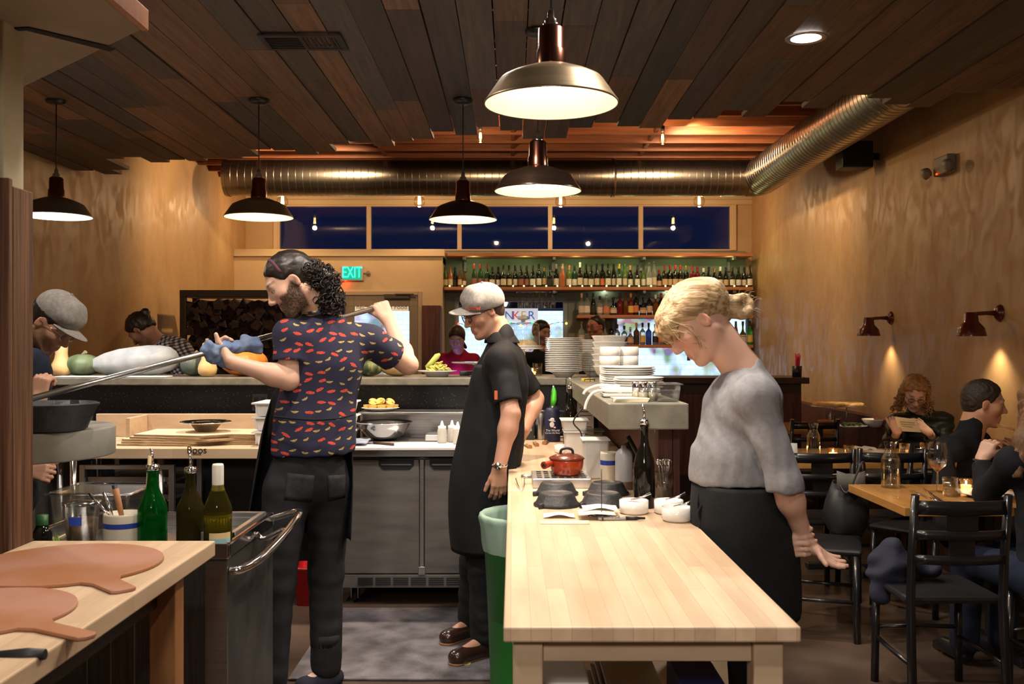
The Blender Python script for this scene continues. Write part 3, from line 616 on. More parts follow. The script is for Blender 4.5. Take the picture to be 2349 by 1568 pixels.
liq = [(1334,'spirit',672,'clear','pink','cream'),(1347,'spirit',672,'clear','black','white'),(1361,'burg',673,'dark','black','black'),(1376,'spirit',680,'clear','black','cream'),(1391,'squat',676,'clear',None,'orange'),(1407,'squat',682,'dark','black','cream'),(1422,'spirit',672,'red','black',None),(1435,'bord',672,'amber',None,None),
 (1447,'spirit',672,'red','orange','yellow'),(1459,'bord',670,'dark','black','orange'),(1475,'squat',682,'dark',None,'tan'),(1490,'bord',671,'dark','black','tan'),(1504,'spirit',674,'amber','white',None),(1517,'bord',671,'dark','red','tan'),(1531,'bord',670,'dark','red','red'),(1545,'hock',668,'bright','black','yellow'),(1690,'spirit',675,'clear','black','white'),(1703,'bord',672,'green','black','cream')]
n = len(liq)
for i, (px, kd, py, gl, cp, lb) in enumerate(liq):
    yy = 13.06; h_ = (H+(790-py)*yy/F)-zs_[2]
    bottle(kd, round(h_*50)/50, .038, gl, cp, lb, (at(px,0,yy).x, yy, zs_[2]), '%s liquor bottle%s on the middle shelf, %s' % (gname[gl], (' with %s label' % lb) if lb else '', ordn(i, n)), 'liquor bottles on the middle shelf', (.12,.42))
low = [(1334,'spirit',738,'clear',None,'cream'),(1388,'squat',740,'clear','black',None),(1402,'spirit',738,'dark','black','white'),(1416,'spirit',742,'clear','black','black'),(1432,'spirit',748,'clear','black','black'),(1446,'squat',750,'clear',None,'tan'),(1460,'spirit',740,'amber','cork','black'),(1474,'spirit',741,'clear','black','yellow'),(1488,'spirit',741,'blue','black',None),(1503,'spirit',745,'clear','black','black'),(1517,'squat',735,'clear','black','orange'),(1532,'squat',745,'amber','black','yellow'),
 (1688,'hock',735,'amber','black','tan'),(1704,'squat',738,'olive','black','cream'),(1720,'spirit',735,'bright','black','yellow')]
n = len(low)
for i, (px, kd, py, gl, cp, lb) in enumerate(low):
    yy = 13.06; h_ = (H+(790-py)*yy/F)-zs_[3]
    bottle(kd, round(h_*50)/50, .038, gl, cp, lb, (at(px,0,yy).x, yy, zs_[3]), '%s liquor bottle%s on the lowest shelf, %s' % (gname[gl], (' with %s label' % lb) if lb else '', ordn(i, n)), 'liquor bottles on the lowest shelf', (.12,.42))
# hanging stemware
rk = thing('glass_rack', 'metal rack holding upturned wine glasses under the wine shelf', 'rack', (at(1232,0,13.1).x, 13.1, zs_[1]-.075))
rm = MB()
for k in range(7):
    xx = at(1186+15*k,0,13.1).x; rm.tube([(xx,SY0+.04,zs_[1]-.07),(xx,SY1,zs_[1]-.07)], .004, 6)
rm.tube([(at(1183,0,13.1).x,SY0+.05,zs_[1]-.066),(at(1279,0,13.1).x,SY0+.05,zs_[1]-.066)], .004, 6)
for xx in (at(1186,0,13.1).x, at(1276,0,13.1).x): rm.tube([(xx,SY0+.05,zs_[1]-.066),(xx,SY0+.05,zs_[1]-.042)], .004, 6)
rm.build('bars', steel, rk)
zg = zs_[1]-.078
def wineglass(loc, label, group, up=True, wine=None):
    o = thing('wine_glass', label, 'glass', loc, group); s_ = 1 if up else -1
    pr = [(.033,0),(.033,.002),(.005,.006),(.0035,.02),(.0035,.085),(.012,.095),(.032,.115),(.040,.145),(.038,.18),(.031,.215)]
    MB().lathe([(r, z*s_) for r, z in pr], loc, 20).build('goblet', clear, o)
    if wine: MB().lathe([(0,.099),(.013,.099),(.028,.112),(.031,.118),(0,.118)], loc, 20).build('wine', wine, o)
    return o
for k in range(6):
    wineglass((at(1193.5+15*k,0,13.05).x, 13.05, zg+.01), 'upturned wine glass hanging under the wine shelf, %s from the left' % ORD[k+1], 'upturned wine glasses', False)
# letters poster and coloured lights in window 2
po = thing('paper_banner', 'white paper banner with colourful letters NKER in the bar window', 'banner', (at(1195,0,YB-.03).x, YB-.03, 1.75))
b0 = at(1160,712,YB-.03); b1 = at(1234,738,YB-.03)
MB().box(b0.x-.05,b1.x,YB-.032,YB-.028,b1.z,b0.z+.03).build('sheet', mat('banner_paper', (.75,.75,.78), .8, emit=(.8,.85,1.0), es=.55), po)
for ch, px, c in (('N',1168,(.05,.15,.45)),('K',1184,(.65,.08,.04)),('E',1201,(.60,.42,.04)),('R',1219,(.05,.15,.45))):
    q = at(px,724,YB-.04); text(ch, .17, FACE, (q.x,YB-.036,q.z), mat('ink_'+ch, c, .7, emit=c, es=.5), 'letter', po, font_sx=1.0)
gl_ = thing('coloured_lights', 'string of multicoloured lights across the bar window behind the dome', 'string lights', (at(1170,0,YB-.06).x, YB-.06, 1.74))
wr = []; k = 0
cm = [mat('cl%d' % i, c, .4, emit=c, es=3) for i, c in enumerate([(1,.1,.05),(.1,1,.3),(.2,.3,1),(1,.7,.1)])]
for k in range(20):
    wr.append(at(1052+13*k, 741+3*math.sin(k*1.3), YB-.05))
MB().tube(wr, .004, 4).build('wire', blackp, gl_)
for j in range(4):
    m_ = MB()
    for k in range(j, 20, 4): m_.ell(wr[k]+Vector((0,-.01,-.01)), .016, 6)
    m_.build('lamps', cm[j], gl_)
# dark red cupboard beside the vestibule
MBc = MB().box(at(968,0,12.6).x, at(1010,0,12.6).x, 12.6, 12.84, 0, H+(790-700)*12.6/F)
tag(MBc.build('tall_cabinet', redwood, bevel=.006), 'narrow dark red wooden cabinet between the exit door and the wine shelves', 'cabinet')
# back bar service counter, right
sc_ = thing('service_counter', 'dark counter of the bar on the right, in front of the liquor shelves', 'counter', (1.9, 9.6, 0))
dkw = mat('dark_stained_wood', (0.025,0.013,0.010), .4, 0, (0.045,0.022,0.015), 5, (1,9,9))
MB().box(.9,2.88,9.3,10.0,1.10,1.16).build('worktop', dkw, sc_, bevel=.005)
MB().box(.95,2.83,9.4,9.95,0,1.10).build('base', dkw, sc_, bevel=.004)
MB().box(.96,2.82,9.385,9.399,.2,1.0).build('front_panel', redwood, sc_, bevel=.003)
sh_ = thing('straw_holder', 'black holder of red straws on the dark bar counter', 'holder', (at(1828,0,9.5).x, 9.45, 1.16))
x_ = at(1828,0,9.45).x
MB().lathe([(0,1.16),(.045,1.16),(.05,1.27),(.044,1.27),(.04,1.17),(0,1.17)], (x_,9.45,0), 16).build('cup', black, sh_)
m_ = MB(); random.seed(5)
for k in range(16):
    a = random.uniform(0,6.28); r = random.uniform(0,.028); m_.tube([(x_+r*.6*math.cos(a),9.45+r*.6*math.sin(a),1.18),(x_+r*1.3*math.cos(a),9.45+r*1.3*math.sin(a),1.36+random.uniform(0,.04))], .004, 5)
m_.build('straws', mat('straw_red', (.5,.01,.05), .4), sh_)
# firewood rack
wr_ = thing('firewood_rack', 'black steel rack packed with split firewood against the left wall', 'rack', (-2.7,10,0))
rx0, rx1, ry0, ry1, rz = at(412,0,10.0).x, at(775,0,10.0).x, 10.0, 10.45, H+(790-665)*10.0/F
m_ = MB()
for xx in (rx0, rx1-.06):
    for yy in (ry0, ry1-.06): m_.box(xx,xx+.06,yy,yy+.06,0,rz)
for yy in (ry0, ry1-.06): m_.box(rx0,rx1,yy-.001,yy+.061,rz-.07,rz+.001).box(rx0,rx1,yy-.001,yy+.061,.15,.2)
for xx in (rx0,rx1-.06): m_.box(xx-.001,xx+.061,ry0,ry1,rz-.07,rz).box(xx-.001,xx+.061,ry0,ry1,.15,.2)
m_.build('frame', mat('rack_steel', (0.03,0.02,0.015), .5), wr_, bevel=.003)
random.seed(11); m_ = MB(); z = .22
barkm = mat('split_wood', (0.022,0.011,0.010), .85, 0, (0.045,0.024,0.019), 20, bump=.3, bs=40)
while z < rz-.13:
    x = rx0+.07+random.uniform(0,.04)
    while x < rx1-.12:
        r = random.uniform(.042,.066); n_ = random.choice((3,3,4,5)); a0 = random.uniform(0,6.28)
        poly = [(x+r*math.cos(a0+2*PI*k/n_)*random.uniform(.9,1.15), z+r*math.sin(a0+2*PI*k/n_)*random.uniform(.9,1.15)) for k in range(n_)]
        yo = random.uniform(-.03,.03)
        m_.prism(poly, ry0+.03+yo, ry1-.03+yo, 0, fn=lambda p: Vector((p.x, p.z, p.y))); x += r*1.35
    z += .07
fw = m_.build('firewood', barkm, wr_); fw['kind'] = 'stuff'
# banquette on the right wall
bq = thing('banquette', 'dark wooden banquette bench along the right wall', 'bench', (3.1, 8, 0))
MB().box(XR-.10,XR-.002,5.0,11.3,.45,.83).build('back_rest', redwood, bq, bevel=.006)
MB().box(XR-.55,XR-.101,5.0,11.3,.40,.46).build('seat', mat('dark_vinyl', (0.02,0.012,0.012), .4), bq, bevel=.015)
MB().box(XR-.50,XR-.05,5.02,11.28,0,.399).build('base', dkw, bq)
# ================================================================ kitchen furniture
TZ = .90
# near butcher block table
nt_ = thing('butcher_block_table', 'pale maple butcher block work table in the foreground, right of centre', 'table', (.29, 2.9, 0))
nx0, nx1, ny0, ny1 = -.019, .593, 1.97, 3.81
MB().box(nx0,nx1,ny0,ny1,TZ-.032,TZ).build('tabletop', maple, nt_, bevel=.004)
for xx in (nx0+.02, nx1-.09):
    for yy in (ny0+.03, ny1-.09): MB().box(xx,xx+.062,yy,yy+.062,0,TZ-.033).build('leg', maple_e, nt_, bevel=.004)
for a_, b_ in ((ny0+.045,ny0+.067),(ny1-.06,ny1-.04)): MB().box(nx0+.083,nx1-.091,a_,b_,TZ-.085,TZ-.034).build('apron', maple_e, nt_, bevel=.002)
MB().box(nx0+.03,nx1-.04,ny0+.05,ny1-.05,.46,.48).build('shelf', maple_e, nt_, bevel=.003)
# stuff on its shelf
t = thing('food_container', 'translucent lidded food container on the shelf under the near table', 'container', (.08, 2.3, .48))
MB().box(.065,.165,2.20,2.36,.482,.69,tp=.12).build('tub', mat('tub_plastic', (0.55,0.55,0.58), .35, trans=.35), t, bevel=.008)
MB().box(.055,.175,2.19,2.37,.691,.708).build('lid', whitep, t, bevel=.004)
t = thing('blue_box', 'dark blue box on the shelf under the near table, at the right', 'box', (.48,2.3,.48))
MB().box(.385,.49,2.2,2.40,.482,.70).build('carton', mat('box_blue', (0.01,0.02,0.12), .5), t, bevel=.003)
t = thing('tray_stack', 'loose metal oven trays leaning on the shelf under the near table', 'tray', (.3,2.3,.48))
m_ = MB()
for k in range(4): m_.box(.19+.01*k,.36,2.15+.02*k,2.5,.62+.016*k,.624+.016*k,R=Matrix.Rotation(.12,3,'Y'))
m_.box(.2,.35,2.2,2.45,.482,.60); m_.build('sheets', steel, t, bevel=.001)
# far wooden counter (continues the line under the pass)
ft = thing('pass_counter', 'maple topped counter beyond the near table, carrying the red pot and tubs', 'counter', (.25, 4.9, 0))
MB().box(-.02,.595,3.815,6.10,TZ-.032,TZ).build('worktop', maple, ft, bevel=.004)
MB().box(.28,.593,4.6,6.08,0,TZ-.033).build('base', steel_dk, ft)
for xx,yy in ((.0,3.84),(.52,3.84)): MB().box(xx,xx+.06,yy,yy+.06,0,TZ-.033).build('leg', maple_e, ft, bevel=.003)
# refrigerated prep station
fr = thing('prep_fridge', 'stainless two-door undercounter prep fridge with white cutting board', 'fridge', (-.5, 5.8, 0))
fx0, fx1, fy0, fy1 = -.965, -.06, 5.42, 6.12
MB().box(fx0,fx1,fy0+.04,fy1,.13,.85).build('body', steel_dk, fr, bevel=.004)
MB().box(fx0,fx1,5.38,fy1,.851,.888).build('top', steel, fr, bevel=.004)
MB().box(fx0+.01,fx1,5.36,5.68,.889,.905).build('cutting_board', whitep, fr, bevel=.003)
dxm = at(968,0,5.43).x
for a, b in ((fx0+.005, dxm-.014), (dxm+.014, fx1-.005)):
    d_ = MB().box(a,b,fy0,fy0+.038,.185,.83).build('door', steel_dk, fr, bevel=.006)
    hx = b-.13 if a < dxm-.1 else a+.13
    m_ = MB(); m_.prism([(hx-.10,.838),(hx+.10,.838),(hx+.10,.80),(hx+.075,.775),(hx-.075,.775),(hx-.10,.80)], fy0-.006, fy0-.0005, fn=lambda p: Vector((p.x,p.z,p.y)))
    m_.build('handle', black, d_)
    MB().box(hx-.085,hx+.085,fy0-.012,fy0-.0065,.80,.806).build('grip', steel, d_)
MB().box(dxm-.012,dxm+.012,fy0+.002,fy0+.03,.185,.83).box(dxm-.02,dxm+.02,fy0-.004,fy0+.001,.18,.225).build('mullion', steel, fr, bevel=.002)
m_ = MB().box(fx0,fx1,fy0+.005,fy0+.039,.105,.18); m_.build('kick_panel', steel_dk, fr, bevel=.003)
g_ = MB(); k = fx0+.09
while k < fx1-.10:
    for j in range(4): g_.box(k,k+.085,fy0-.001,fy0+.0045,.122+.012*j,.127+.012*j)
    k += .10
g_.build('vent_slat', black, fr)
for xx in (fx0+.06, fx1-.06):
    for yy in (fy0+.09, fy1-.1):
        cs = MB().box(xx-.03,xx+.03,yy-.03,yy+.03,.09,.129).box(xx-.022,xx-.016,yy-.02,yy+.03,.03,.09).box(xx+.016,xx+.022,yy-.02,yy+.03,.03,.09).build('caster', steel, fr)
        MB().lathe([(0,-.014),(.036,-.014),(.040,-.008),(.040,.008),(.036,.014),(0,.014)], (xx,yy+.02,.0405), 20, R=Matrix(((0,0,1),(0,1,0),(-1,0,0)))).build('wheel', blackp, cs)
# raised pan rail
MB().box(fx0+.02,fx1,5.86,6.12,1.055,1.068).box(fx0+.02,fx1,6.10,6.12,.889,1.054).box(fx0+.02,fx0+.035,5.95,6.09,.889,1.054).build('rail', steel, fr, bevel=.003)
MB().box(fx0+.02,fx1,5.70,5.99,.889,.905).build('pan_well', steel_dk, fr, bevel=.003)
for k in range(2): MB().box(-.52+.19*k,-.345+.19*k,5.69,5.93,.906,.945).build('pan_lid', alum, fr, bevel=.005)
# Boos counter
bo = thing('wooden_counter', 'maple topped baker counter with raised wooden back, behind the peel', 'counter', (-1.9, 5.7, 0))
cx0, cx1 = -2.62, -.985
MB().box(cx0,cx1,5.36,6.02,.842,.90).build('worktop', maple_x, bo, bevel=.004)
MB().box(cx0,cx1,6.03,6.06,.88,1.045).box(cx0+.30,cx0+.325,5.75,6.029,.9005,1.04).build('backsplash', maple_e, bo, bevel=.003)
q = at(451,1034,5.355); text('Boos', .055, FACE, (q.x,5.3585,q.z+.004), mat('brand_ink', (.02,.02,.02), .6), 'brand_mark', bo)
text('Block', .022, FACE, (q.x,5.3585,q.z-.016), M['brand_ink'], 'brand_mark', bo)
for xx in (cx0+.05, -2.0, cx1-.1):
    for yy in (5.45, 5.95): MB().tube([(xx,yy,0),(xx,yy,.841)], .02, 10).build('leg', steel, bo)
MB().box(cx0,cx1,6.06,6.10,.05,.84).build('back_panel', black, bo)
# sheet pan rack
sp = thing('sheet_pan_rack', 'aluminium rack with sheet pans standing under the wooden counter', 'rack', (-2.18, 5.6, 0))
a0, a1 = at(187,0,5.45).x, at(403,0,5.45).x
for xx in (a0, a1-.03):
    for yy in (5.42, 5.9): MB().box(xx,xx+.03,yy,yy+.03,0,.80).build('post', alum, sp, bevel=.002)
MB().box(a0+.031,a1-.031,5.42,5.45,.775,.80).box(a0+.031,a1-.031,5.90,5.93,.775,.80).box(a0+.031,a1-.031,5.42,5.45,.05,.08).build('rail', alum, sp, bevel=.002)
for k, z in enumerate((.70,.60,.48,.36,.24)):
    [MB().box(b_,b_+.019,5.451,5.9,z-.01,z).build('runner', alum, sp) for b_ in (a0+.031,a1-.05)]
tray0 = None
for k, z in enumerate((.70,.60,.36)):
    if tray0 is None:
        tray0 = thing('sheet_pan', '', 'tray', ((a0+a1)/2, 5.67, z)); cxm = (a0+a1)/2
        m_ = MB(); m_.box(a0+.035,a1-.035,5.46,5.89,z,z+.003); m_.box(a0+.035,a1-.035,5.45,5.462,z,z+.028).box(a0+.035,a1-.035,5.888,5.90,z,z+.028)
        m_.build('pan', steel, tray0); tray0['group'] = 'sheet pans in the rack'; o = tray0
    else: o = dup(tray0, ((a0+a1)/2, 5.67, z))
    o['label'] = 'metal sheet pan sliding in the aluminium rack, %s one' % ('topmost','second','lowest')[k]
# steel equipment far left behind the post
se = thing('steel_worktable', 'dark stainless worktable at the left, half hidden by the oven ledge', 'table', (-3.0, 5.7, 0))
MB().box(-3.4,-2.64,5.30,6.05,.99,1.03).build('top', steel, se, bevel=.004)
MB().box(-3.38,-2.66,5.34,6.04,.08,.989).build('cabinet', steel_dk, se, bevel=.004)
MB().box(-3.39,-2.65,5.31,5.33,1.0301,1.045).box(-2.67,-2.65,5.331,6.0,1.0301,1.06).build('rim', chrome, se)
MB().tube([(-2.66,5.95,1.03),(-2.66,5.95,1.09),(-2.62,5.95,1.09),(-2.62,5.95,1.06),(-2.63,5.95,1.12)], .007, 6).build('hook', chrome, se)
MB().tube([(at(168,0,5.2).x,5.2,0),(at(168,0,5.2).x,5.2,.98)], .018, 10).build('pipe', chrome, se)
# raised bar
bar = thing('bar_counter', 'long dark concrete topped bar between kitchen and dining room', 'bar', (-1.3, 6.4, 0))
conc = mat('grey_concrete_top', (0.13,0.125,0.10), .38, 0, (0.20,0.19,0.155), 14, bump=.05, bs=60, det=8)
MB().box(XL+.001,.344,6.14,6.85,1.22,1.268).build('worktop', conc, bar, bevel=.006)
def speck():
    m = mat('speckled_black', (0.006,0.006,0.007), .35); nt = m.node_tree; N = nt.nodes.new; L = nt.links.new
    tc = N('ShaderNodeTexCoord'); v = N('ShaderNodeTexVoronoi'); v.inputs['Scale'].default_value = 55; L(tc.outputs['Object'], v.inputs['Vector'])
    r = N('ShaderNodeValToRGB'); r.color_ramp.elements[0].position = .10; r.color_ramp.elements[0].color = (.16,.16,.17,1); r.color_ramp.elements[1].position = .17; r.color_ramp.elements[1].color = (.006,.006,.008,1)
    L(v.outputs['Distance'], r.inputs[0]); L(r.outputs[0], nt.nodes['Principled BSDF'].inputs['Base Color']); return m
speckm = speck()
MB().box(XL+.001,.344,6.20,6.32,0,1.219).build('kitchen_face', speckm, bar)
MB().box(XL+.001,.344,6.60,6.66,0,1.219).build('dining_face', redwood, bar)
ou = thing('wall_outlet', 'black double socket plate on the bar face behind the dough tubs', 'outlet', (at(596,0,6.2).x,6.195,1.04))
q = at(597,923,6.2); MB().box(q.x-.05,q.x+.05,6.19,6.1995,q.z-.055,q.z+.055).build('plate', mat('outlet_black', (.03,.03,.032), .4), ou, bevel=.003)
MB().box(q.x-.035,q.x-.008,6.187,6.1895,q.z-.035,q.z+.035).box(q.x+.008,q.x+.035,6.187,6.1895,q.z-.035,q.z+.035).build('socket', black, ou)
# the pass (peninsula)
ps = thing('pass_shelf', 'thick grey concrete pass shelf stacked with white plates', 'shelf', (.49, 4.8, 1.17))
MB().box(.345,.634,3.45,6.85,1.174,1.268).build('slab', conc, ps, bevel=.005)
dw = thing('divider_wall', 'dark red timber divider carrying the concrete pass shelf', 'partition', (.63, 5.2, 0))
MB().box(.605,.632,3.62,6.80,0,1.173).build('boards', redwood, dw, bevel=.003)
MB().box(.55,.604,3.62,3.70,.901,1.173).build('post', redwood, dw, bevel=.003)
# mat on the floor
mt = MB().box(-.99,.02,4.22,5.36,.0005,.012)
tag(mt.build('floor_mat', mat('rubber_mat', (0.055,0.052,0.060), .6, 0, (0.17,0.16,0.185), 7, bump=.5, bs=60, det=8), bevel=.004), 'dark speckled rubber floor mat in front of the prep fridge', 'mat')
# scraps on the mat
for (px, py, d, lab) in ((1075,1409,5.25,'pale green leaf scrap on the mat beside the fridge'),(1065,1537,4.4,'small leaf scrap on the front of the rubber mat')):
    p = at(px,py,d); m_ = MB(); m_.sheet([[(p.x-.03+.02*j, p.y-.01+.012*i, .0155+.004*math.sin(j*2+i)) for j in range(4)] for i in range(3)])
    tag(m_.build('leaf_scrap', mat('leaf_green', (.25,.30,.08), .7), solid=.002), lab, 'scrap', 'leaf scraps on the mat')
# red bucket
rb = thing('red_bucket', 'rectangular red plastic bucket on the floor behind the printed-shirt man', 'bucket', (-1.16,5.5,0))
redp = mat('red_plastic', (0.55,0.012,0.015), .35)
m_ = MB(); bx, by = -1.155, 5.50
def rr(w, d, z, n=5, r=.03): 
    out = []
    for cx_, cy_, a in ((w,d,0),(-w,d,PI/2),(-w,-d,PI),(w,-d,1.5*PI)):
        for k in range(n+1): out.append((bx+cx_-math.copysign(r,cx_)+r*math.cos(a+k*PI/2/n), by+cy_-math.copysign(r,cy_)+r*math.sin(a+k*PI/2/n), z))
    return out
m_.sheet([rr(.072,.072,.002),rr(.088,.085,.205),rr(.096,.093,.205),rr(.096,.093,.22),rr(.085,.082,.222),rr(.070,.070,.01)], closed=True)
m_.f.append(tuple(range(24))[::-1]); m_.m.append(0); m_.s.append(False); m_.build('tub', redp, rb)
MB().tube([(bx-.09,by,.20),(bx-.06,by-.1,.215),(bx+.06,by-.1,.215),(bx+.09,by,.20)], .003, 6).build('handle', steel, rb)
# green bin with liner
gb = thing('waste_bin', 'round green waste bin with translucent liner beside the near table', 'bin', (.075,4.1,0))
gp = mat('green_plastic', (0.03,0.32,0.06), .45)
MB().lathe([(0,.0),(.165,.0),(.17,.01),(.19,.60),(.196,.60),(.198,.665),(.205,.67),(.205,.70),(.20,.70),(.165,.02),(0,.02)], (.075,4.1,0), 40).build('barrel', gp, gb)
rnd = random.Random(4); rip = [rnd.uniform(-.02,.02) for _ in range(41)]
lin = mat('bin_liner', (0.42,0.62,0.52), .35, trans=.3)
MB().lathe([(.203,.61),(.208,.64),(.212,.70),(.218,.735),(.220,.75),(.212,.765),(.200,.762),(.19,.74),(.178,.62),(.17,.5)], (.075,4.1,0), 60, ripple=lambda th,j: .012*math.sin(th*17+j)+.008*math.sin(th*31+2*j)).build('liner', lin, gb)

# ================================================================ near left table, paddles, cart
lt = thing('side_table', 'pale maple table at the lower left carrying two brown pizza boards', 'table', (-1.15, 2.0, 0))
MB().box(-1.42,-.88,1.0,2.84,.855,.90).build('tabletop', maple, lt, bevel=.004)
owood = mat('orange_leg_wood', (0.30,0.13,0.05), .5, 0, (0.38,0.18,0.07), 5, (9,9,1))
for xx, yy in ((-.985,2.60),(-.985,1.1),(-1.40,2.70),(-1.40,1.1)): MB().box(xx,xx+.07,yy,yy+.07,0,.854).build('leg', owood, lt, bevel=.003)
MB().box(-.975,-.96,1.2,2.59,.77,.854).build('apron', dkw, lt)
pizb = mat('pizza_board', (0.37,0.185,0.125), .55, 0, (0.31,0.125,0.050), 3.2, bump=.05, bs=40, lo=.42, hi=.62)
pize = mat('pizza_board_edge', (0.10,0.03,0.02), .7)
def paddle(cx, cy, r, hx, hy, z, label, hw=.03):
    a = math.atan2(hy-cy, hx-cx); L_ = math.hypot(hx-cx, hy-cy)
    pts = []
    da = .20
    for k in range(49):
        th = a+da+(2*PI-2*da)*k/48; pts.append((cx+r*math.cos(th), cy+r*math.sin(th)))
    ux, uy = math.cos(a), math.sin(a); nx_, ny_ = -uy, ux
    for (l, s_) in ((r+.03,-hw*1.1),(L_-.01,-hw),(L_,-hw+.012),(L_,hw-.012),(L_-.01,hw),(r+.03,hw*1.1)): pts.append((cx+ux*l+nx_*s_, cy+uy*l+ny_*s_))
    o = thing('pizza_board', label, 'board', (cx,cy,z), 'brown pizza boards on the side table')
    MB().prism(pts, z+.001, z+.009).build('board', pizb, o, bevel=.002)
    MB().prism([((x_-cx)*.995+cx, (y_-cy)*.995+cy) for x_, y_ in pts], z+.0002, z+.0011).build('underside', pize, o)
paddle(-1.175, 2.515, .245, -.905, 2.24, .90, 'large round brown pizza board with oily stain, farther one on the side table')
paddle(-1.15, 2.065, .195, -.83, 1.885, .90, 'round brown pizza board nearest the camera at lower left', .022)
pc = thing('pizza_cutter', 'black handled steel tool at the lower left table corner', 'tool', (-.9,1.75,.90))
h0 = at(-40,1508,1.79); h1 = at(104,1500,1.79)
MB().tube([h0+Vector((0,0,-.003)),h0*.3+h1*.7,h1], [.013,.014,.010], 12).build('handle', blackp, pc)
MB().box(-1.12,-.95,1.66,1.76,.9005,.906).build('blade', chrome, pc, bevel=.002)
# cart
ca = thing('steel_cart', 'stainless kitchen cart with curved tube handle behind the side table', 'cart', (-1.3, 3.3, 0))
cx0_, cx1_, cy0_, cy1_ = -1.62, -.898, 3.03, 3.62
m_ = MB(); m_.box(cx0_,cx1_,cy0_,cy0_+.02,.80,.85).box(cx0_,cx1_,cy1_-.02,cy1_,.80,.85).box(cx0_,cx0_+.02,cy0_+.02,cy1_-.02,.80,.85).box(cx1_-.02,cx1_,cy0_+.02,cy1_-.02,.80,.85); m_.build('top_rim', chrome, ca, bevel=.006)
MB().box(cx0_+.02,cx1_-.02,cy0_+.02,cy1_-.02,.785,.80).build('tray', steel, ca)
m_ = MB().box(cx0_+.005,cx1_-.005,cy0_+.008,cy0_+.02,.08,.799)
m_.build('front_panel', mat('cart_panel', (0.16,0.155,0.15), .42, .8, (0.11,0.105,0.10), 6, (20,1,1)), ca)
m_ = MB()
for k in range(6): m_.box(cx1_-.075-.075*k,cx1_-.071-.075*k,cy0_+.003,cy0_+.0075,.08,.799)
m_.box(cx1_-.07,cx1_-.004,cy0_+.001,cy0_+.0075,.08,.79)
m_.build('panel_seam', steel, ca)
MB().box(cx1_-.018,cx1_-.006,cy0_+.02,cy1_-.005,.08,.799).build('side_panel', M['cart_panel'], ca)
MB().box(cx0_+.01,cx1_-.01,cy0_+.02,cy1_-.02,.08,.095).build('bottom_shelf', steel, ca)
hp = [at(541,1309,3.05), at(575,1300,3.05), at(610,1272,3.15), at(640,1238,3.25), at(664,1206,3.38)]
hp = [(-.90,3.05,.757),(-.865,3.055,.765),(-.82,3.12,.785),(-.785,3.28,.825),(-.775,3.45,.86),(-.80,3.56,.86),(-.898,3.59,.83)]
hp = [(-.898,3.05,.76)]+[tuple(Vector(p)) for p in hp[1:]]
# smooth the tube path
def smooth(pts, n=8):
    P_ = [Vector(p) for p in pts]; P_ = [P_[0]]+P_+[P_[-1]]; out = []
    for i in range(1, len(P_)-2):
        for k in range(n):
            t = k/n; a, b, c, d = P_[i-1], P_[i], P_[i+1], P_[i+2]
            out.append(.5*((2*b)+(c-a)*t+(2*a-5*b+4*c-d)*t*t+(3*b-a-3*c+d)*t*t*t))
    out.append(P_[-2]); return out
MB().tube(smooth(hp), .0135, 14).build('push_handle', chrome, ca)
MB().tube(smooth([(-.898,3.36,.82),(-.87,3.36,.80),(-.80,3.34,.835),(-.785,3.30,.83)],6), .009, 10).build('handle_stay', chrome, ca)
for xx in (cx0_+.05,cx1_-.06):
    for yy in (cy0_+.05,cy1_-.06):
        MB().lathe([(0,-.014),(.034,-.014),(.037,0),(.034,.014),(0,.014)], (xx,yy,.037), 16, R=Matrix(((0,0,1),(0,1,0),(-1,0,0)))).box(xx-.02,xx+.02,yy-.02,yy+.02,.06,.079).build('caster', blackp, ca)
CZ = .80
def pour_bottle(name, px, d, z0, htop_px, kind, r, gl, label, pourer=True, liquid=None, grp=None):
    x_ = at(px,0,d).x; top = at(0,htop_px,d).z; h = top-z0
    o = thing(name, label, 'bottle', (x_,d,z0), grp); pr = bottle_prof(kind,h,r)
    MB().lathe(pr[:-1]+[(r*.28,h),(r*.26,h*.9),(r*.4,h*.72),(r*.9,h*.5),(r*.93,.01),(0,.01)], (x_,d,z0), 28).build('glass', gl, o)
    if pourer:
        MB().lathe([(0,h+.012),(r*.42,h+.010),(r*.46,h),(r*.46,h-.008),(0,h-.008)], (x_,d,z0), 14).build('collar', chrome, o)
        MB().tube([(x_,d,z0+h+.005),(x_,d,z0+h+.035),(x_-.006,d,z0+h+.065)], [.006,.0045,.004], 8).build('pour_spout', chrome, o)
    return o, x_, h
gg = mat('green_glass', (0.01,0.30,0.04), .04, trans=.9, ior=1.2); og = mat('olive_glass', (0.30,0.27,0.05), .04, trans=.95, ior=1.15); dg_ = mat('near_black_glass', (0.006,0.005,0.004), .08, spec=.4)
oil = mat('oil', (0.45,0.38,0.03), .1, trans=.5)
pour_bottle('oil_bottle', 350, 3.2, CZ, 1072, 'burg', .048, gg, 'green glass oil bottle with metal pourer on the steel cart')
o, x_, h = pour_bottle('oil_bottle', 437, 3.2, CZ, 1078, 'burg', .046, mat('dark_olive_glass', (0.09,0.07,0.02), .05, trans=.8, ior=1.15), 'dark oil bottle with metal pourer between green and white-capped bottles')
o, x_, h = pour_bottle('wine_bottle', 500, 3.12, CZ, 1066, 'burg', .045, og, 'olive wine bottle with white screw cap and blue label on the steel cart', False)
MB().lathe([(0,.01),(.040,.01),(.041,.13),(0,.13)], (x_,3.12,CZ), 24).build('wine', oil, o)
MB().lathe([(.0185,h-.085),(.0185,h-.002),(.016,h+.004),(0,h+.004)], (x_,3.12,CZ), 20).build('screw_cap', CAPS['white'], o)
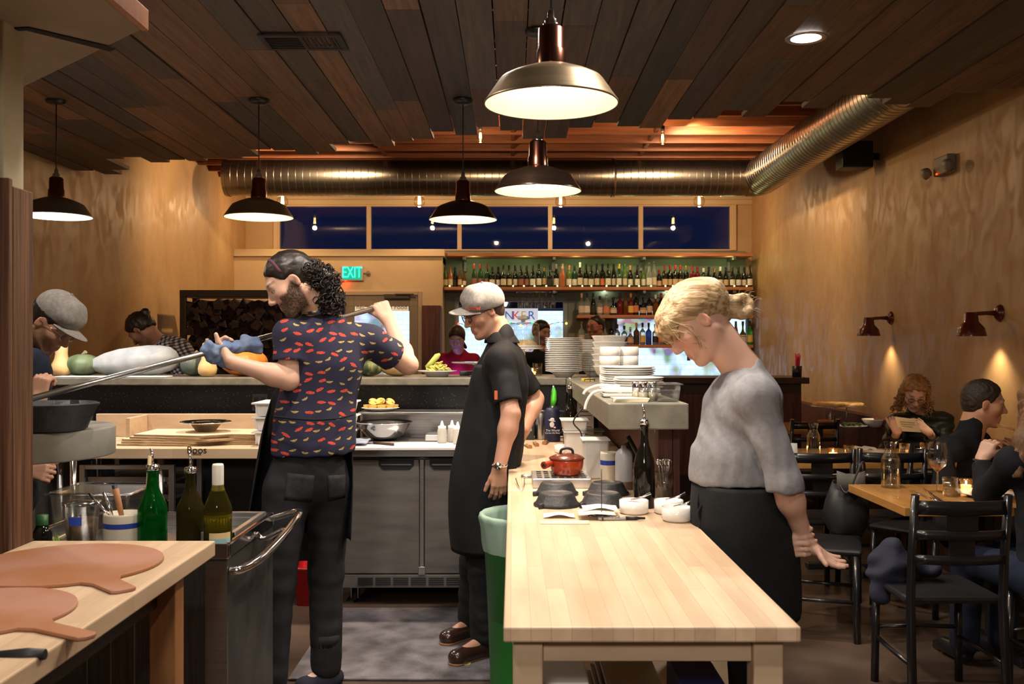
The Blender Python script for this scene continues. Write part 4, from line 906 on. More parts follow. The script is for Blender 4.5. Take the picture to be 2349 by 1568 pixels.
rows = lambda z0,z1,a0,a1: [[(x_+.0462*math.cos(a0+(a1-a0)*k/10), 3.12+.0462*math.sin(a0+(a1-a0)*k/10), CZ+zz) for k in range(11)] for zz in (z0,z1)]
MB().sheet(rows(.010,.030,-1.9,-.3)).sheet(rows(.056,.075,-1.9,-.3)).build('label', mat('label_sand', (.60,.45,.22), .7), o)
MB().sheet(rows(.030,.056,-1.9,-.3)).build('label', mat('label_blue', (.20,.42,.50), .7), o)
# crock with tools
def crock(px, d, z0, r, h, name, label, tools=True):
    x_ = at(px,0,d).x; o = thing(name, label, 'crock', (x_,d,z0))
    MB().lathe([(0,0),(r*.94,0),(r,.006),(r,h*.95),(r*.97,h),(r*.88,h),(r*.87,.01),(0,.01)], (x_,d,z0), 28).build('pot', mat('stoneware', (0.55,0.50,0.40), .3), o)
    MB().lathe([(r+.0008,h*.62),(r+.0008,h*.76)], (x_,d,z0), 28).build('stripe', mat('blue_glaze', (0.02,0.05,0.28), .3), o)
    return o, x_
o, x_ = crock(282, 3.2, CZ, .062, .12, 'utensil_crock', 'cream crock with blue stripe full of tongs and knives on the cart')
for (p0, p1, r0, r1, m__, nm, lab) in (((288,1222),(265,1120),.004,.012,owood,'paring_knife','wooden handled knife standing in the blue striped crock'),((278,1215),(205,1130),.004,.006,chrome,'tongs','steel tongs leaning left in the blue striped crock'),((270,1215),(238,1128),.004,.006,chrome,'spoon','steel spoon handle in the blue striped crock'),((285,1215),(262,1112),.004,.009,blackp,'spatula','black handled tool behind the wooden knife in the crock'),((330,1215),(345,1045),.003,.008,mat('bamboo', (.5,.38,.2), .6),'skewer_stick','long wooden stick leaning behind the green bottle')):
    a, b = at(*p0,3.2), at(*p1,3.2); a.z = max(a.z, CZ+.015)
    tag(MB().tube([a, lerp(a,b,.5), b], [r0,r1*.8,r1], 8).build(nm, m__), lab, 'utensil')
# clear storage box, deli cup, small bottle, steel pan on cart
t = thing('storage_box', 'clear plastic storage box behind the deli cup on the cart', 'container', (-1.45,3.42,CZ))
MB().box(-1.60,-1.32,3.30,3.55,CZ+.001,.965,tp=.1).build('tub', plast, t, bevel=.01)
MB().tube([(-1.605,3.295,.966),(-1.315,3.295,.966),(-1.315,3.555,.966),(-1.605,3.555,.966),(-1.605,3.295,.966)], .005, 6).build('rim', plast, t)
x_ = at(188,0,3.2).x
t = thing('deli_cup', 'clear deli cup with blue tape label on the cart beside the post', 'cup', (x_,3.2,CZ))
MB().lathe([(0,0),(.044,0),(.058,.145),(.062,.147),(.062,.158),(0,.160)], (x_,3.2,CZ), 28).build('cup', plast, t)
MB().lathe([(0,.004),(.043,.004),(.052,.10),(0,.10)], (x_,3.2,CZ), 24).build('contents', mat('broth', (.22,.12,.06), .4), t)
MB().sheet([[(x_+(.0525+.004*j)*math.cos(-PI/2-.4+.1*k), 3.2+(.0525+.004*j)*math.sin(-PI/2-.4+.1*k), CZ+.085+.028*j) for k in range(9)] for j in range(2)]).build('tape_label', mat('blue_tape', (.03,.08,.5), .6), t)
x_ = at(97,0,3.1).x
t = thing('small_bottle', 'small dark bottle with green cap next to the timber post', 'bottle', (x_,3.1,CZ))
MB().lathe([(0,0),(.03,0),(.03,.07),(.016,.10),(0,.10)], (x_,3.1,CZ), 20).build('glass', dg_, t); MB().lathe([(.018,.098),(.018,.13),(0,.132)], (x_,3.1,CZ), 18).build('cap', CAPS['green'], t)
t = thing('steel_insert', 'empty rectangular steel pan sunk in the right end of the cart', 'pan', (-1.0,3.4,CZ))
m_ = MB(); m_.box(-1.06,-.93,3.20,3.56,.8005,.806); holes
for a in ((-1.08,-.92,3.18,3.20),(-1.08,-.92,3.56,3.58),(-1.08,-1.06,3.20,3.56),(-.94,-.92,3.20,3.56)): m_.box(*a,.82,.858)
for a in ((-1.062,-.938,3.199,3.203),(-1.062,-.938,3.557,3.561),(-1.062,-1.058,3.203,3.557),(-.942,-.938,3.203,3.557)): m_.box(*a,.806,.84)
m_.build('pan', steel, t, bevel=.002)
# herb sprigs beside the cup
t = MB(); rnd = random.Random(2)
for k in range(16):
    p = Vector((at(130+rnd.uniform(-20,25),0,3.18).x, 3.14+rnd.uniform(-.02,.02), CZ+.003)); a = rnd.uniform(0,6.28); q = p+Vector((.03*math.cos(a),.02*math.sin(a),rnd.uniform(.02,.06)))
    t.tube([p,lerp(p,q,.6),q],[.0025,.006,.001],5,flat=.4)
tag(t.build('herb_sprigs', mat('herb', (.20,.42,.06), .6)), 'bright green herb leaves lying in front of the deli cup', 'herbs', kind='stuff')
# oven ledge and skillet
hl = thing('oven_ledge', 'rounded grey concrete oven ledge carrying the iron skillet', 'ledge', (-1.8,3.5,1.09))
hc = mat('ledge_concrete', (0.17,0.165,0.14), .6, 0, (0.23,0.225,0.195), 5, bump=.1, bs=30)
pts = [(-2.9,3.04)]+[(-1.75+.33*math.cos(a), 3.37+.33*math.sin(a)) for a in [-PI/2+PI*k/20 for k in range(21)]]+[(-2.9,3.70)]
MB().prism(pts, 1.09, 1.19, sm=True).build('slab', hc, hl, bevel=.006)
hb = thing('brick_plinth', 'dark brick plinth below the concrete oven ledge behind the post', 'plinth', (-2.3,3.4,0))
MB().box(-2.9,-1.98,3.12,3.6,0,1.089).build('plinth', mat('dark_brick', (.03,.025,.022), .8), hb)
sk = thing('iron_skillet', 'deep black cast iron skillet resting on the concrete oven ledge', 'skillet', (-1.56,3.25,1.19))
cxk, cyk = -1.575, 3.24
m_ = MB(); m_.lathe([(0,0),(.118,0),(.128,.006),(.152,.082),(.158,.086),(.158,.093),(.148,.093),(.122,.012),(0,.010)], (cxk,cyk,1.191), 48, ripple=lambda th,j: (.10*max(0,1-abs((th-.15))*4) if j in (3,4,5,6) else 0))
m_.build('bowl', iron, sk)
# peel stack, foil bowl, dough tubs on counter
CT = .90
for k in range(5):
    z = CT+.0005+.0125*k; o_ = MB(); x0 = -2.27+.02*k
    pts = [(x0,5.50+.01*k),(x0+.42,5.46),(x0+.56,5.56),(-1.05,5.50),(-1.05,5.9),(x0,5.9)] if k != 2 else [(x0-.02,5.52),(x0+.50,5.46),(x0+.62,5.56),(-1.08,5.54),(-1.08,5.9),(x0-.02,5.9)]
    o_.prism(pts, z, z+.0115, mi=0, side=1); ob = o_.build('bread_board', [plyw, plye], bevel=.001)
    tag(ob, 'thin birch baking board with scorched edges, %s in the counter stack' % ('bottom one','second from bottom','middle one','second from top','top one')[k], 'board', 'baking boards stacked on the counter')
q = at(472,975,5.72); zb = CT+.064
fb = MB().lathe([(0,.002),(.055,.002),(.095,.045),(.145,.052),(.15,.056),(.146,.060),(.092,.050),(.052,.006),(0,.006)], (q.x,5.72,zb), 48, ripple=lambda th,j: .02*math.sin(th*16) if j>2 else 0)
tag(fb.build('foil_bowl', chrome), 'shallow shiny metal bowl on top of the baking boards', 'bowl')
dt0 = None
tx = (at(590,0,5.6).x+at(813,0,5.6).x)/2
for k in range(3):
    z = CT+.001+.083*k
    if dt0 is None:
        dt0 = thing('dough_tub', '', 'tub', (tx,5.65,z), 'white dough tubs stacked behind the man'); hw_ = .275
        MB().box(tx-hw_,tx+hw_,5.50,5.80,z,z+.070,tp=.06).build('tub', whitep, dt0, bevel=.008)
        MB().box(tx-hw_-.014,tx+hw_+.014,5.486,5.814,z+.0701,z+.080).build('rim', whitep, dt0, bevel=.003)
        m_ = MB()
        for j in range(8):
            xx = tx-hw_+.01+.075*j; m_.box(xx,xx+.004,5.494,5.502,z+.01,z+.069)
        m_.build('rib', whitep, dt0); o = dt0
    else: o = dup(dt0, (tx,5.65,z))
    o['label'] = 'white plastic dough tub, %s of the stack behind the printed shirt' % ('bottom','middle','top')[k]
# folded towel, knife, bowl, squeeze bottles, lemons on prep fridge
blue = mat('blue_towel', (0.10,0.15,0.30), .9, 0, (0.20,0.27,0.42), 12, bump=.3, bs=80); lblue = mat('light_towel', (0.40,0.45,0.55), .9, bump=.3, bs=80, col2=(0.30,0.35,0.45), ns=20)
p = at(822,1020,5.5); m_ = MB()
m_.sheet([[(p.x-.07+.026*j, 5.43+.05*i, .912+.022*max(0,1-abs(i-2)*.3)*(1+.4*math.sin(j*2.2+i))-.004*i*0) for j in range(6)] for i in range(5)])
tag(m_.build('kitchen_towel', lblue, solid=.012, sub=1), 'crumpled pale blue towel on the white cutting board by the man', 'towel')
k_ = thing('chef_knife', 'dark handled knife lying on the white cutting board', 'knife', (-.8,5.45,.906))
a, b = at(857,1014,5.55), at(903,1019,5.45); a.z = b.z = .912
MB().tube([a,b], .009, 8, flat=.6).build('handle', mat('rosewood', (.06,.025,.015), .5), k_); MB().prism([(a.x-.18,a.y+.03),(a.x,a.y-.012),(a.x,a.y+.018)], .9075, .9095).build('blade', chrome, k_)
x_ = at(882,0,5.78).x
mbw = thing('mixing_bowl', 'large stainless mixing bowl under the steel rail', 'bowl', (x_,5.78,.906)); MB().lathe([(0,0),(.06,0),(.11,.03),(.15,.08),(.165,.105),(.172,.108),(.170,.112),(.160,.108),(.145,.083),(.105,.034),(.05,.005),(0,.005)], (x_,5.77,.906), 48).build('bowl', chrome, mbw)
sb0 = None
for k,(px,d,lab) in enumerate(((1014,5.62,'first'),(1037,5.66,'middle'),(1050,5.55,'last'))):
    x_ = at(px,0,d).x
    if sb0 is None:
        sb0 = thing('squeeze_bottle', '', 'bottle', (x_,d,.906), 'squeeze bottles by the fridge rail')
        MB().lathe([(0,0),(.026,0),(.028,.004),(.027,.075),(.022,.085),(0,.085)], (x_,d,.906), 20).build('body', mat('squeeze_plastic', (.62,.60,.55), .35, trans=.3), sb0)
        MB().lathe([(.024,.083),(.024,.096),(.012,.100),(.004,.128),(0,.128)], (x_,d,.906), 20).build('nozzle_cap', whitep, sb0); o = sb0
    else: o = dup(sb0, (x_,d,.906))
    o['label'] = 'clear squeeze bottle with white nozzle beside the mixing bowl, %s from the left' % ('first','second','third')[k]
pz = 1.0685; px_ = at(871,0,5.95).x
pl = thing('plate', 'white plate under roasted lemon halves on the steel rail', 'plate', (px_,5.98,pz)); MB().lathe([(0,0),(.07,0),(.075,.004),(.115,.018),(.12,.019),(.113,.022),(.073,.008),(0,.007)], (px_,5.98,pz), 36).build('dish', white, pl)
lem = mat('roasted_lemon_peel', (.62,.40,.08), .5); lemf = mat('charred_lemon_flesh', (.60,.42,.10), .6, 0, (.10,.045,.02), 40, lo=.45, hi=.62)
spots = [(-.075,-.02,0,0),(-.035,-.055,0,0),(.015,-.06,0,0),(.06,-.04,0,0),(.085,0,0,0),(0,.0,0,0),(-.05,.04,0,0),(.045,.045,0,0),(-.045,-.025,1,.3),(.005,-.02,1,-.4),(.055,-.015,1,.5),(0,.03,1,.0)]
l0 = None
for k,(ax,ay,lv,tl) in enumerate(spots):
    c_ = Vector((px_+ax,5.98+ay,pz+.008+.030*lv))
    if l0 is None:
        l0 = thing('lemon_half', '', 'lemon', c_, 'roasted lemon halves piled on the plate')
        MB().lathe([(0,.002),(.014,.002),(.024,.012),(.0285,.026),(.0285,.030)], c_, 18).build('peel', lem, l0); MB().lathe([(.0285,.030),(.015,.031),(0,.0312)], c_, 18).build('cut_face', lemf, l0); o = l0
    else: o = dup(l0, c_)
    if lv: o.rotation_euler = (.5+.1*(k%3), tl, 0)
    o['label'] = 'roasted lemon half on the white plate, %s' % (('on top, %s' % ('left','middle','right','rear')[k-8]) if lv else ('bottom layer, %s clockwise' % ORD[k+1]))
# ================================================================ on the bar: squashes and dishes
BZ = 1.2685
def squash(kind, px, d, w, h, label, m, ribs=0, dep=0.0, base=BZ):
    x_ = at(px,0,d).x; o = thing('squash', label, 'squash', (x_,d,base)); R_ = w/2; n = 48
    pr = [(R_*math.sin(PI*k/14)*(1+.0*k), h*(.5-.5*math.cos(PI*k/14))) for k in range(15)]
    pr[0] = (0, h*.03); pr[-1] = (0, h*.94); pr[-2] = (pr[-2][0], h*.985)
    MB().lathe(pr, (x_,d,base), n, ripple=(lambda th,j: -dep*(1-abs(math.sin(th*ribs/2))**.7)) if ribs else None).build('body', m, o)
    MB().tube([(x_,d,base+h*.93),(x_+.008,d,base+h*1.02),(x_+.022,d-.005,base+h*1.09)], [.018,.010,.013], 8).build('stem', mat('dry_stem', (.28,.22,.12), .8), o); return o
kab = mat('kabocha_green', (0.055,0.095,0.045), .55, 0, (0.16,0.21,0.11), 9, (1,1,.3), .2, 25)
squash('k', 190, 6.42, .24, .150, 'round green kabocha squash with pale ribs near the left end of the bar', kab, 10, .06)
squash('k', 446, 6.45, .20, .150, 'dark green squash between the long grey squash and the butternut', mat('dark_squash', (0.05,0.075,0.065), .5, 0, (.11,.14,.11), 8, (1,1,.3)), 12, .05)
squash('k', 560, 6.42, .31, .19, 'large orange pumpkin with green mottling behind the forearm', mat('pumpkin_orange', (0.72,0.21,0.02), .5, 0, (0.38,0.17,0.03), 7, (1,1,.35), .25, 30, lo=.5, hi=.75), 14, .06)
squash('k', 846, 6.40, .20, .125, 'green squash with yellow stripes right of the printed shirt', mat('striped_squash', (0.035,0.06,0.02), .5, 0, (0.28,0.30,0.12), 14, (1,1,.2), lo=.5, hi=.62), 12, .04)
squash('k', 912, 6.42, .24, .135, 'smooth tan pumpkin beside the raised elbow', mat('tan_squash', (0.55,0.33,0.13), .5, 0, (0.62,0.42,0.19), 5), 10, .03)
def butternut(px, d, h, w, label):
    x_ = at(px,0,d).x; o = thing('squash', label, 'squash', (x_,d,BZ))
    MB().lathe([(0,.002),(w*.3,.004),(w*.46,h*.10),(w*.5,h*.22),(w*.45,h*.34),(w*.33,h*.48),(w*.29,h*.62),(w*.30,h*.80),(w*.25,h*.93),(w*.1,h*.99),(0,h)], (x_,d,BZ), 28).build('body', mat('butternut', (0.72,0.52,0.26), .45, 0, (0.66,0.43,0.18), 4), o)
    MB().tube([(x_,d,BZ+h*.98),(x_-.004,d,BZ+h*1.07)], [.014,.011], 8).build('stem', M['dry_stem'], o)
butternut(141, 6.35, .24, .135, 'tall cream butternut squash behind the left cook\'s fist')
butternut(476, 6.32, .235, .125, 'cream and yellow butternut squash under the blue towel')
hu = thing('squash', 'long pale blue-grey hubbard squash lying on the bar', 'squash', (at(312,0,6.4).x,6.4,BZ))
hub = mat('hubbard', (0.27,0.30,0.32), .55, 0, (0.40,0.42,0.42), 9, (1,1,1), .35, 18)
prof = [(0,-.325),(.018,-.32),(.022,-.30),(.045,-.27),(.072,-.20),(.092,-.10),(.098,0),(.100,.09),(.094,.17),(.078,.235),(.05,.27),(.02,.285),(0,.287)]
hx = at(312,0,6.4).x; Rh = Matrix(((0,0,1),(0,1,0),(-1,0,0)))
m_ = MB().lathe(prof, (0,0,0), 40, R=Rh, ripple=lambda th,j: .05*math.sin(th*5+j*.5)*(1 if 2<j<11 else .2))
m_.xf(R=Matrix.Rotation(-.07,3,'Y'), t=(hx,6.4,BZ+.098)); m_.build('body', hub, hu)
m_ = MB().tube([(hx-.30,6.4,BZ+.075),(hx-.335,6.4,BZ+.045),(hx-.35,6.395,BZ+.02)],[.024,.018,.020],10); m_.build('stem', M['butternut'], hu)
wh = MB().box(at(130,0,6.2).x, at(384,0,6.2).x, 6.16, 6.30, BZ, BZ+.008)
tag(wh.build('white_tray', whitep, bevel=.003), 'thin white tray on the bar edge in front of the long grey squash', 'tray')
# plate of squash flowers
x_ = at(1003,0,6.35).x
pl = thing('pasta_bowl', 'shallow white bowl of yellow-green squash flowers on the bar', 'bowl', (x_,6.35,BZ))
MB().lathe([(0,0),(.065,0),(.07,.004),(.085,.025),(.128,.036),(.133,.038),(.126,.041),(.080,.030),(.06,.010),(0,.008)], (x_,6.35,BZ), 40).build('dish', white, pl)
fl = thing('gourd_slices', 'heap of ribbed yellow-green delicata slices in the white bowl', 'vegetables', (x_,6.35,BZ+.02))
m_ = MB(); rnd = random.Random(8)
for k in range(60):
    a = rnd.uniform(0,6.28); r = rnd.uniform(0,.075); zz = BZ+.028+(.055*(1-r/.085))*rnd.uniform(.6,1)
    p = Vector((x_+r*math.cos(a),6.35+r*math.sin(a),zz)); b = rnd.uniform(0,6.28); R1 = rnd.uniform(.016,.032)
    m_.tube([p+Vector((R1*math.cos(b+t_),R1*math.sin(b+t_)*.6,R1*.6*math.sin(t_*1.3))) for t_ in (0,.7,1.4,2.1,2.8)], .0055, 6)
m_.build('slices', mat('delicata', (0.62,0.52,0.12), .5, 0, (0.40,0.45,0.10), 25), fl)
m_ = MB().tube([(x_-.07,6.33,BZ+.06),(x_-.04,6.33,BZ+.09),(x_-.0,6.33,BZ+.135),(x_+.02,6.33,BZ+.15)],[.014,.017,.020,.008],10); m_.build('long_piece', mat('delicata_green', (.40,.48,.12), .5), fl)
# tablet, cake stand
q = MB().box(at(1055,0,6.6).x,at(1092,0,6.6).x+.05,6.55,6.70,BZ,BZ+.03); tag(q.build('card_reader', blackp, bevel=.006), 'black device lying on the bar beside the glass stand', 'device')
x_ = at(1092,0,6.35).x
cs = thing('cake_stand', 'low pressed glass cake stand on the bar left of the man in grey cap', 'cake stand', (x_,6.35,BZ))
cut = mat('cut_glass', (.8,.82,.82), .1, trans=.8)
MB().lathe([(0,0),(.05,0),(.052,.005),(.02,.014),(.012,.03),(.018,.04),(.010,.055),(.016,.075),(.03,.082),(.16,.090),(.165,.094),(.160,.098),(.02,.092),(0,.092)], (x_,6.35,BZ), 48, ripple=lambda th,j: .02*math.sin(th*24) if j>8 else 0).build('stand', cut, cs)
# tall stand with dome and pastry
x_ = at(1200,0,6.45).x; zt = at(0,797,6.45).z
cs = thing('cake_stand', 'tall cake stand holding the domed pastry behind the man in grey cap', 'cake stand', (x_,6.45,BZ))
MB().lathe([(0,0),(.07,0),(.072,.006),(.025,.02),(.015,.06),(.015,zt-BZ-.03),(.03,zt-BZ-.015),(.135,zt-BZ-.008),(.138,zt-BZ),(.0,zt-BZ)], (x_,6.45,BZ), 40).build('stand', white, cs)
MB().lathe([(0,0),(.10,0),(.128,.010),(.13,.012),(.10,.006),(0,.005)], (x_,6.45,zt+.001), 36).build('plate', white, cs)
pp = thing('pastry', 'rustic golden pastry under the glass dome', 'pastry', (x_,6.45,zt+.007))
MB().lathe([(0,0),(.085,0),(.092,.012),(.085,.028),(.06,.040),(.0,.046)], (x_,6.45,zt+.007), 32, ripple=lambda th,j: .04*math.sin(th*9+j)).build('crust', mat('crust', (.45,.27,.11), .7, 0, (.62,.45,.24), 18, bump=.3, bs=40), pp)
gd = thing('glass_dome', 'clear glass dome with faceted knob over the pastry', 'dome', (x_,6.45,zt+.013))
dz_ = zt+.0135
MB().lathe([(.108,0),(.110,.004),(.110,.13),(.104,.145),(.09,.152),(.02,.158),(0,.158)], (x_,6.45,dz_), 40).build('bell', clear, gd)
MB().lathe([(0,.158),(.016,.160),(.012,.170),(.034,.176),(.040,.186),(.034,.198),(0,.200)], (x_,6.45,dz_), 10, sm=False).build('knob', cut, gd)
# candle and tumbler on the bar
def votive(x_, y_, z_, label, r=.03, h=.055, e=.5):
    o = thing('votive_candle', label, 'candle', (x_,y_,z_), 'lit votive candles')
    MB().lathe([(0,0),(r*.8,0),(r,h),(r*.94,h),(r*.74,.006),(0,.006)], (x_,y_,z_), 20).build('cup', glassy('votive_glass', (1,.92,.78), .06, .1), o)
    MB().lathe([(0,.007),(r*.7,.007),(r*.8,h*.5),(0,h*.5)], (x_,y_,z_), 16).build('wax', mat('candle_wax', (1,.8,.5), .5, emit=(1,.55,.2), es=2.5), o)
    MB().ell((x_,y_,z_+h*.68), (.005,.005,.011), 8).build('flame', mat('flame', (1,.7,.3), .5, emit=(1,.6,.2), es=45), o)
    lamp('candle_light', 'POINT', (x_,y_,z_+h*.9), e, (1,.55,.22), .012); return o
votive(at(1222,0,6.5).x, 6.55, BZ, 'lit votive candle on the bar behind the man in grey cap')
def tumbler(x_, y_, z_, label, r=.034, h=.085, water=.4, grp=None):
    o = thing('tumbler', label, 'glass', (x_,y_,z_), grp)
    MB().lathe([(0,0),(r*.9,0),(r,h),(r*.94,h),(r*.85,.008),(0,.008)], (x_,y_,z_), 24).build('glass', clear, o)
    if water: MB().lathe([(0,.0085),(r*.84,.0085),(r*.88,h*water),(0,h*water)], (x_,y_,z_), 20).build('water', glassy('water', (.88,.90,.88), .08), o)
    return o
tumbler(at(1234,0,6.5).x, 6.62, BZ, 'clear tumbler on the bar next to the candle')
# ================================================================ on the pass
def dish(kind, r, h, c, name='dish', par=None):
    if kind == 'deep': pr = [(0,0),(r*.42,0),(r*.45,.003),(r*.62,.026),(r*.74,.034),(r*.98,.040),(r,.042),(r*.97,.044),(r*.72,.039),(r*.58,.030),(r*.4,.006),(0,.006)]
    elif kind == 'flat': pr = [(0,0),(r*.62,0),(r*.66,.004),(r*.97,.016),(r,.019),(r*.96,.021),(r*.64,.009),(0,.008)]
    elif kind == 'bowl': pr = [(0,0),(r*.4,0),(r*.45,.004),(r*.78,h*.45),(r*.97,h*.94),(r,h),(r*.94,h),(r*.74,h*.48),(r*.38,.01),(0,.01)]
    elif kind == 'cup': pr = [(0,0),(r*.86,0),(r*.94,.004),(r,h*.15),(r,h),(r*.93,h),(r*.92,.008),(0,.006)]
    return MB().lathe(pr, c, 40)
def stack(kind, r, h, step, n, x_, y_, z_, nm, catg, label, grp, jit=.002):
    first = None; rnd = random.Random(n)
    for k in range(n):
        loc = Vector((x_+rnd.uniform(-jit,jit), y_+rnd.uniform(-jit,jit), z_+step*k))
        lab = label % (('bottom one' if k == 0 else 'top one' if k == n-1 else ('%s from the bottom' % ORD[k+1] if k < n/2 else '%s from the top' % ORD[n-k])))
        if first is None:
            first = dish(kind, r, h, loc).build(nm, white, org=loc); tag(first, lab, catg, grp)
        else: dup(first, loc, lab)
BY = 6.25
stack('deep', .122, 0, .0118, 19, at(1293,0,BY).x, BY, BZ, 'deep_plate', 'plate', 'white deep plate in the tall stack at the bar corner, %s', 'deep plates in the tall left stack')
stack('deep', .105, 0, .0118, 18, at(1365,0,6.45).x, 6.50, BZ, 'deep_plate', 'plate', 'white deep plate in the half hidden stack behind the bowls, %s', 'deep plates behind the bowls')
xb = at(1399,0,5.75).x
stack('bowl', .108, .085, .036, 6, xb+.0, 5.75, BZ, 'serving_bowl', 'bowl', 'large white serving bowl in the tall nested tower, %s', 'nested serving bowls', .006)
for c_, (px, d) in enumerate(((1399,5.15),(1441,5.2))):
    stack('cup', .056, .052, .0495, 4, at(px,0,d).x, d, BZ, 'gratin_cup', 'cup', 'white straight-sided cup in the ' + ('left' if c_ == 0 else 'right') + ' cup tower, %s', 'straight sided cups in towers', .001)
stack('flat', .135, 0, .0105, 9, at(1441,0,4.70).x, 4.72, BZ, 'dinner_plate', 'plate', 'white dinner plate in the tall front stack on the pass, %s', 'dinner plates on the pass', .004)
stack('flat', .115, 0, .0105, 5, at(1466,0,4.4).x-.0, 4.42, BZ, 'side_plate', 'plate', 'white side plate in the low stack behind the shakers, %s', 'side plates behind the shakers', .003)
for k,(y_, z_) in enumerate(((3.90,BZ),(3.93,BZ+.018))):
    o = thing('platter', ('lower' if k == 0 else 'upper')+' white rectangular platter at the left edge of the pass', 'platter', (.47,y_,z_), 'rectangular platters')
    MB().box(.37,.585,y_-.07,y_+.07,z_,z_+.006).box(.362,.593,y_-.078,y_-.068,z_+.004,z_+.017).box(.362,.593,y_+.068,y_+.078,z_+.004,z_+.017).box(.362,.372,y_-.068,y_+.068,z_+.004,z_+.017).box(.583,.593,y_-.068,y_+.068,z_+.004,z_+.017).build('dish', white, o, bevel=.003)
for k,(y_,z_) in enumerate(((3.86,BZ+.022),(3.93,BZ+.040))):
    o = thing('serving_spoon', 'curved white serving spoon hanging over the pass edge, %s one' % ('nearer','farther')[k], 'spoon', (.34,y_,z_), 'white spoons')
    zz = BZ+.020+.018*k
    MB().tube(smooth([(.44,y_,zz+.002),(.37,y_,zz+.008),(.325,y_,zz-.002),(.30,y_,zz-.035+.02*k),(.29,y_,zz-.07+.04*k)],5), [.009]*10+[.008]*7+[.007]*4 if False else .006, 8, flat=.5).build('handle', white, o)
for k in range(4):
    o = MB().box(.375,.50,3.52,3.64,BZ+.0005+.0035*k,BZ+.0035+.0035*k,R=rotz(.05*(k-1.5)))
    tag(o.build('menu_card', paper), 'cream menu card on the front of the pass, %s in the pile' % ('bottom','second','third','top')[k], 'card', 'menu cards on the pass')
# shakers
sk0 = None
for k,(dx_,dy_) in enumerate(((0,0),(.037,.01),(.02,-.032),(.055,-.025))):
    c_ = Vector((.468+dx_,3.62+dy_,BZ))
    if sk0 is None:
        sk0 = thing('spice_shaker', '', 'shaker', c_, 'glass spice shakers')
        MB().lathe([(0,0),(.016,0),(.0175,.004),(.0175,.052),(0,.052)], c_, 18).build('jar', plast, sk0); MB().lathe([(0,.004),(.0155,.004),(.0155,.034),(0,.034)], c_, 14).build('spice', paper, sk0)
        MB().lathe([(.0182,.050),(.0182,.068),(.014,.072),(0,.073)], c_, 18).build('lid', chrome, sk0); o = sk0
    else: o = dup(sk0, c_)
    o['label'] = 'glass shaker with steel lid on the pass, %s' % ('back left of the four','back right of the four','front left of the four','front right of the four')[k]
t = thing('food_tub', 'clear square plastic tub on the right front corner of the pass', 'container', (.58,3.62,BZ))
MB().box(.53,.622,3.54,3.68,BZ+.0005,BZ+.062,tp=.12).build('tub', plast, t, bevel=.008); MB().box(.522,.630,3.532,3.688,BZ+.0621,BZ+.067).build('lid', plast, t, bevel=.003)
MB().box(.54,.612,3.55,3.67,BZ+.003,BZ+.04).build('contents', plast, t)
o = MB().box(at(1333,0,5.7).x,at(1358,0,5.7).x,5.60,5.68,BZ,BZ+.012); tag(o.build('sticky_notes', mat('post_it', (.75,.50,.03), .7)), 'yellow sticky note pad at the corner of the pass', 'notepad')
def spike(x_, y_, z_, label, h=.17, r=.045):
    o = thing('ticket_spike', label, 'spike', (x_,y_,z_), 'ticket spikes')
    m_ = MB(); ring = [(x_+r*math.cos(a),y_+r*math.sin(a),z_+.014) for a in [2*PI*k/24 for k in range(25)]]; m_.tube(ring, .0025, 6, caps=False)
    for k in range(3):
        a = 2*PI*k/3+.5; m_.tube([(x_,y_,z_+.016),(x_+r*math.cos(a),y_+r*math.sin(a),z_+.014),(x_+r*1.15*math.cos(a),y_+r*1.15*math.sin(a),z_+.003)], .0025, 6)
    ring = [(x_+r*.5*math.cos(a),y_+r*.5*math.sin(a),z_+.014) for a in [2*PI*k/16 for k in range(17)]]; m_.tube(ring, .002, 6, caps=False)
    m_.build('base', black, o); MB().tube([(x_,y_,z_+.012),(x_,y_,z_+h)], [.0018,.0012], 6).build('needle', black, o); return o
spike(at(1353,0,5.45).x, 5.45, BZ, 'thin black ticket spike on the pass beside the white bowls', .13, .03)
# ================================================================ under the pass, on the wooden counter
def deepbox(name, label, x0, x1, y0, y1, z0, z1, m, cont=None, lid=False, cz=.6, catg='container'):
    o = thing(name, label, catg, ((x0+x1)/2,(y0+y1)/2,z0)); MB().box(x0,x1,y0,y1,z0+.0005,z1,tp=.14).build('tub', m, o, bevel=.008)
    MB().box(x0-.006,x1+.006,y0-.006,y1+.006,z1+.0002,z1+.006).build('rim' if not lid else 'lid', m, o, bevel=.002)
    if cont: MB().box(x0+.01,x1-.01,y0+.01,y1-.01,z0+.004,z0+(z1-z0)*cz,tp=.13).build('contents', cont, o)
    return o
haze = mat('milky_plastic', (.80,.80,.78), .35, trans=.35, ior=1.1)
soup = mat('pale_broth', (.52,.45,.30), .4)
deepbox('storage_tub', 'milky square tub with pale broth beside the red pot', .305,.415,4.12,4.26,TZ,TZ+.165,haze,soup)
deepbox('storage_tub', 'milky tub with lid stacked behind the herb tub under the pass', .27,.375,4.95,5.12,TZ,TZ+.125,haze,None)
deepbox('storage_tub', 'clear tub turned on top of the milky tub under the pass', .255,.39,4.95,5.12,TZ+.132,TZ+.185,haze,None)
deepbox('storage_tub', 'clear tub of greens beneath the front of the pass', .36,.46,4.85,4.98,TZ,TZ+.14,plast,mat('chopped_greens', (.16,.22,.06), .7, 0, (.40,.42,.25), 40, lo=.45, hi=.55),cz=.8)
for k,(px,d,lab) in enumerate(((1292,5.15,'white ramekin on the wooden counter, farther of the two'),(1336,4.45,'white ramekin behind the red pot lid, nearer of the two'))):
    dish('cup', .045, .040, (at(px,0,d).x,d,TZ+.0005)); o = dish('cup', .048, .042, (at(px,0,d).x,d,TZ+.0005)).build('ramekin', white); tag(o, lab, 'bowl', 'ramekins on the counter')
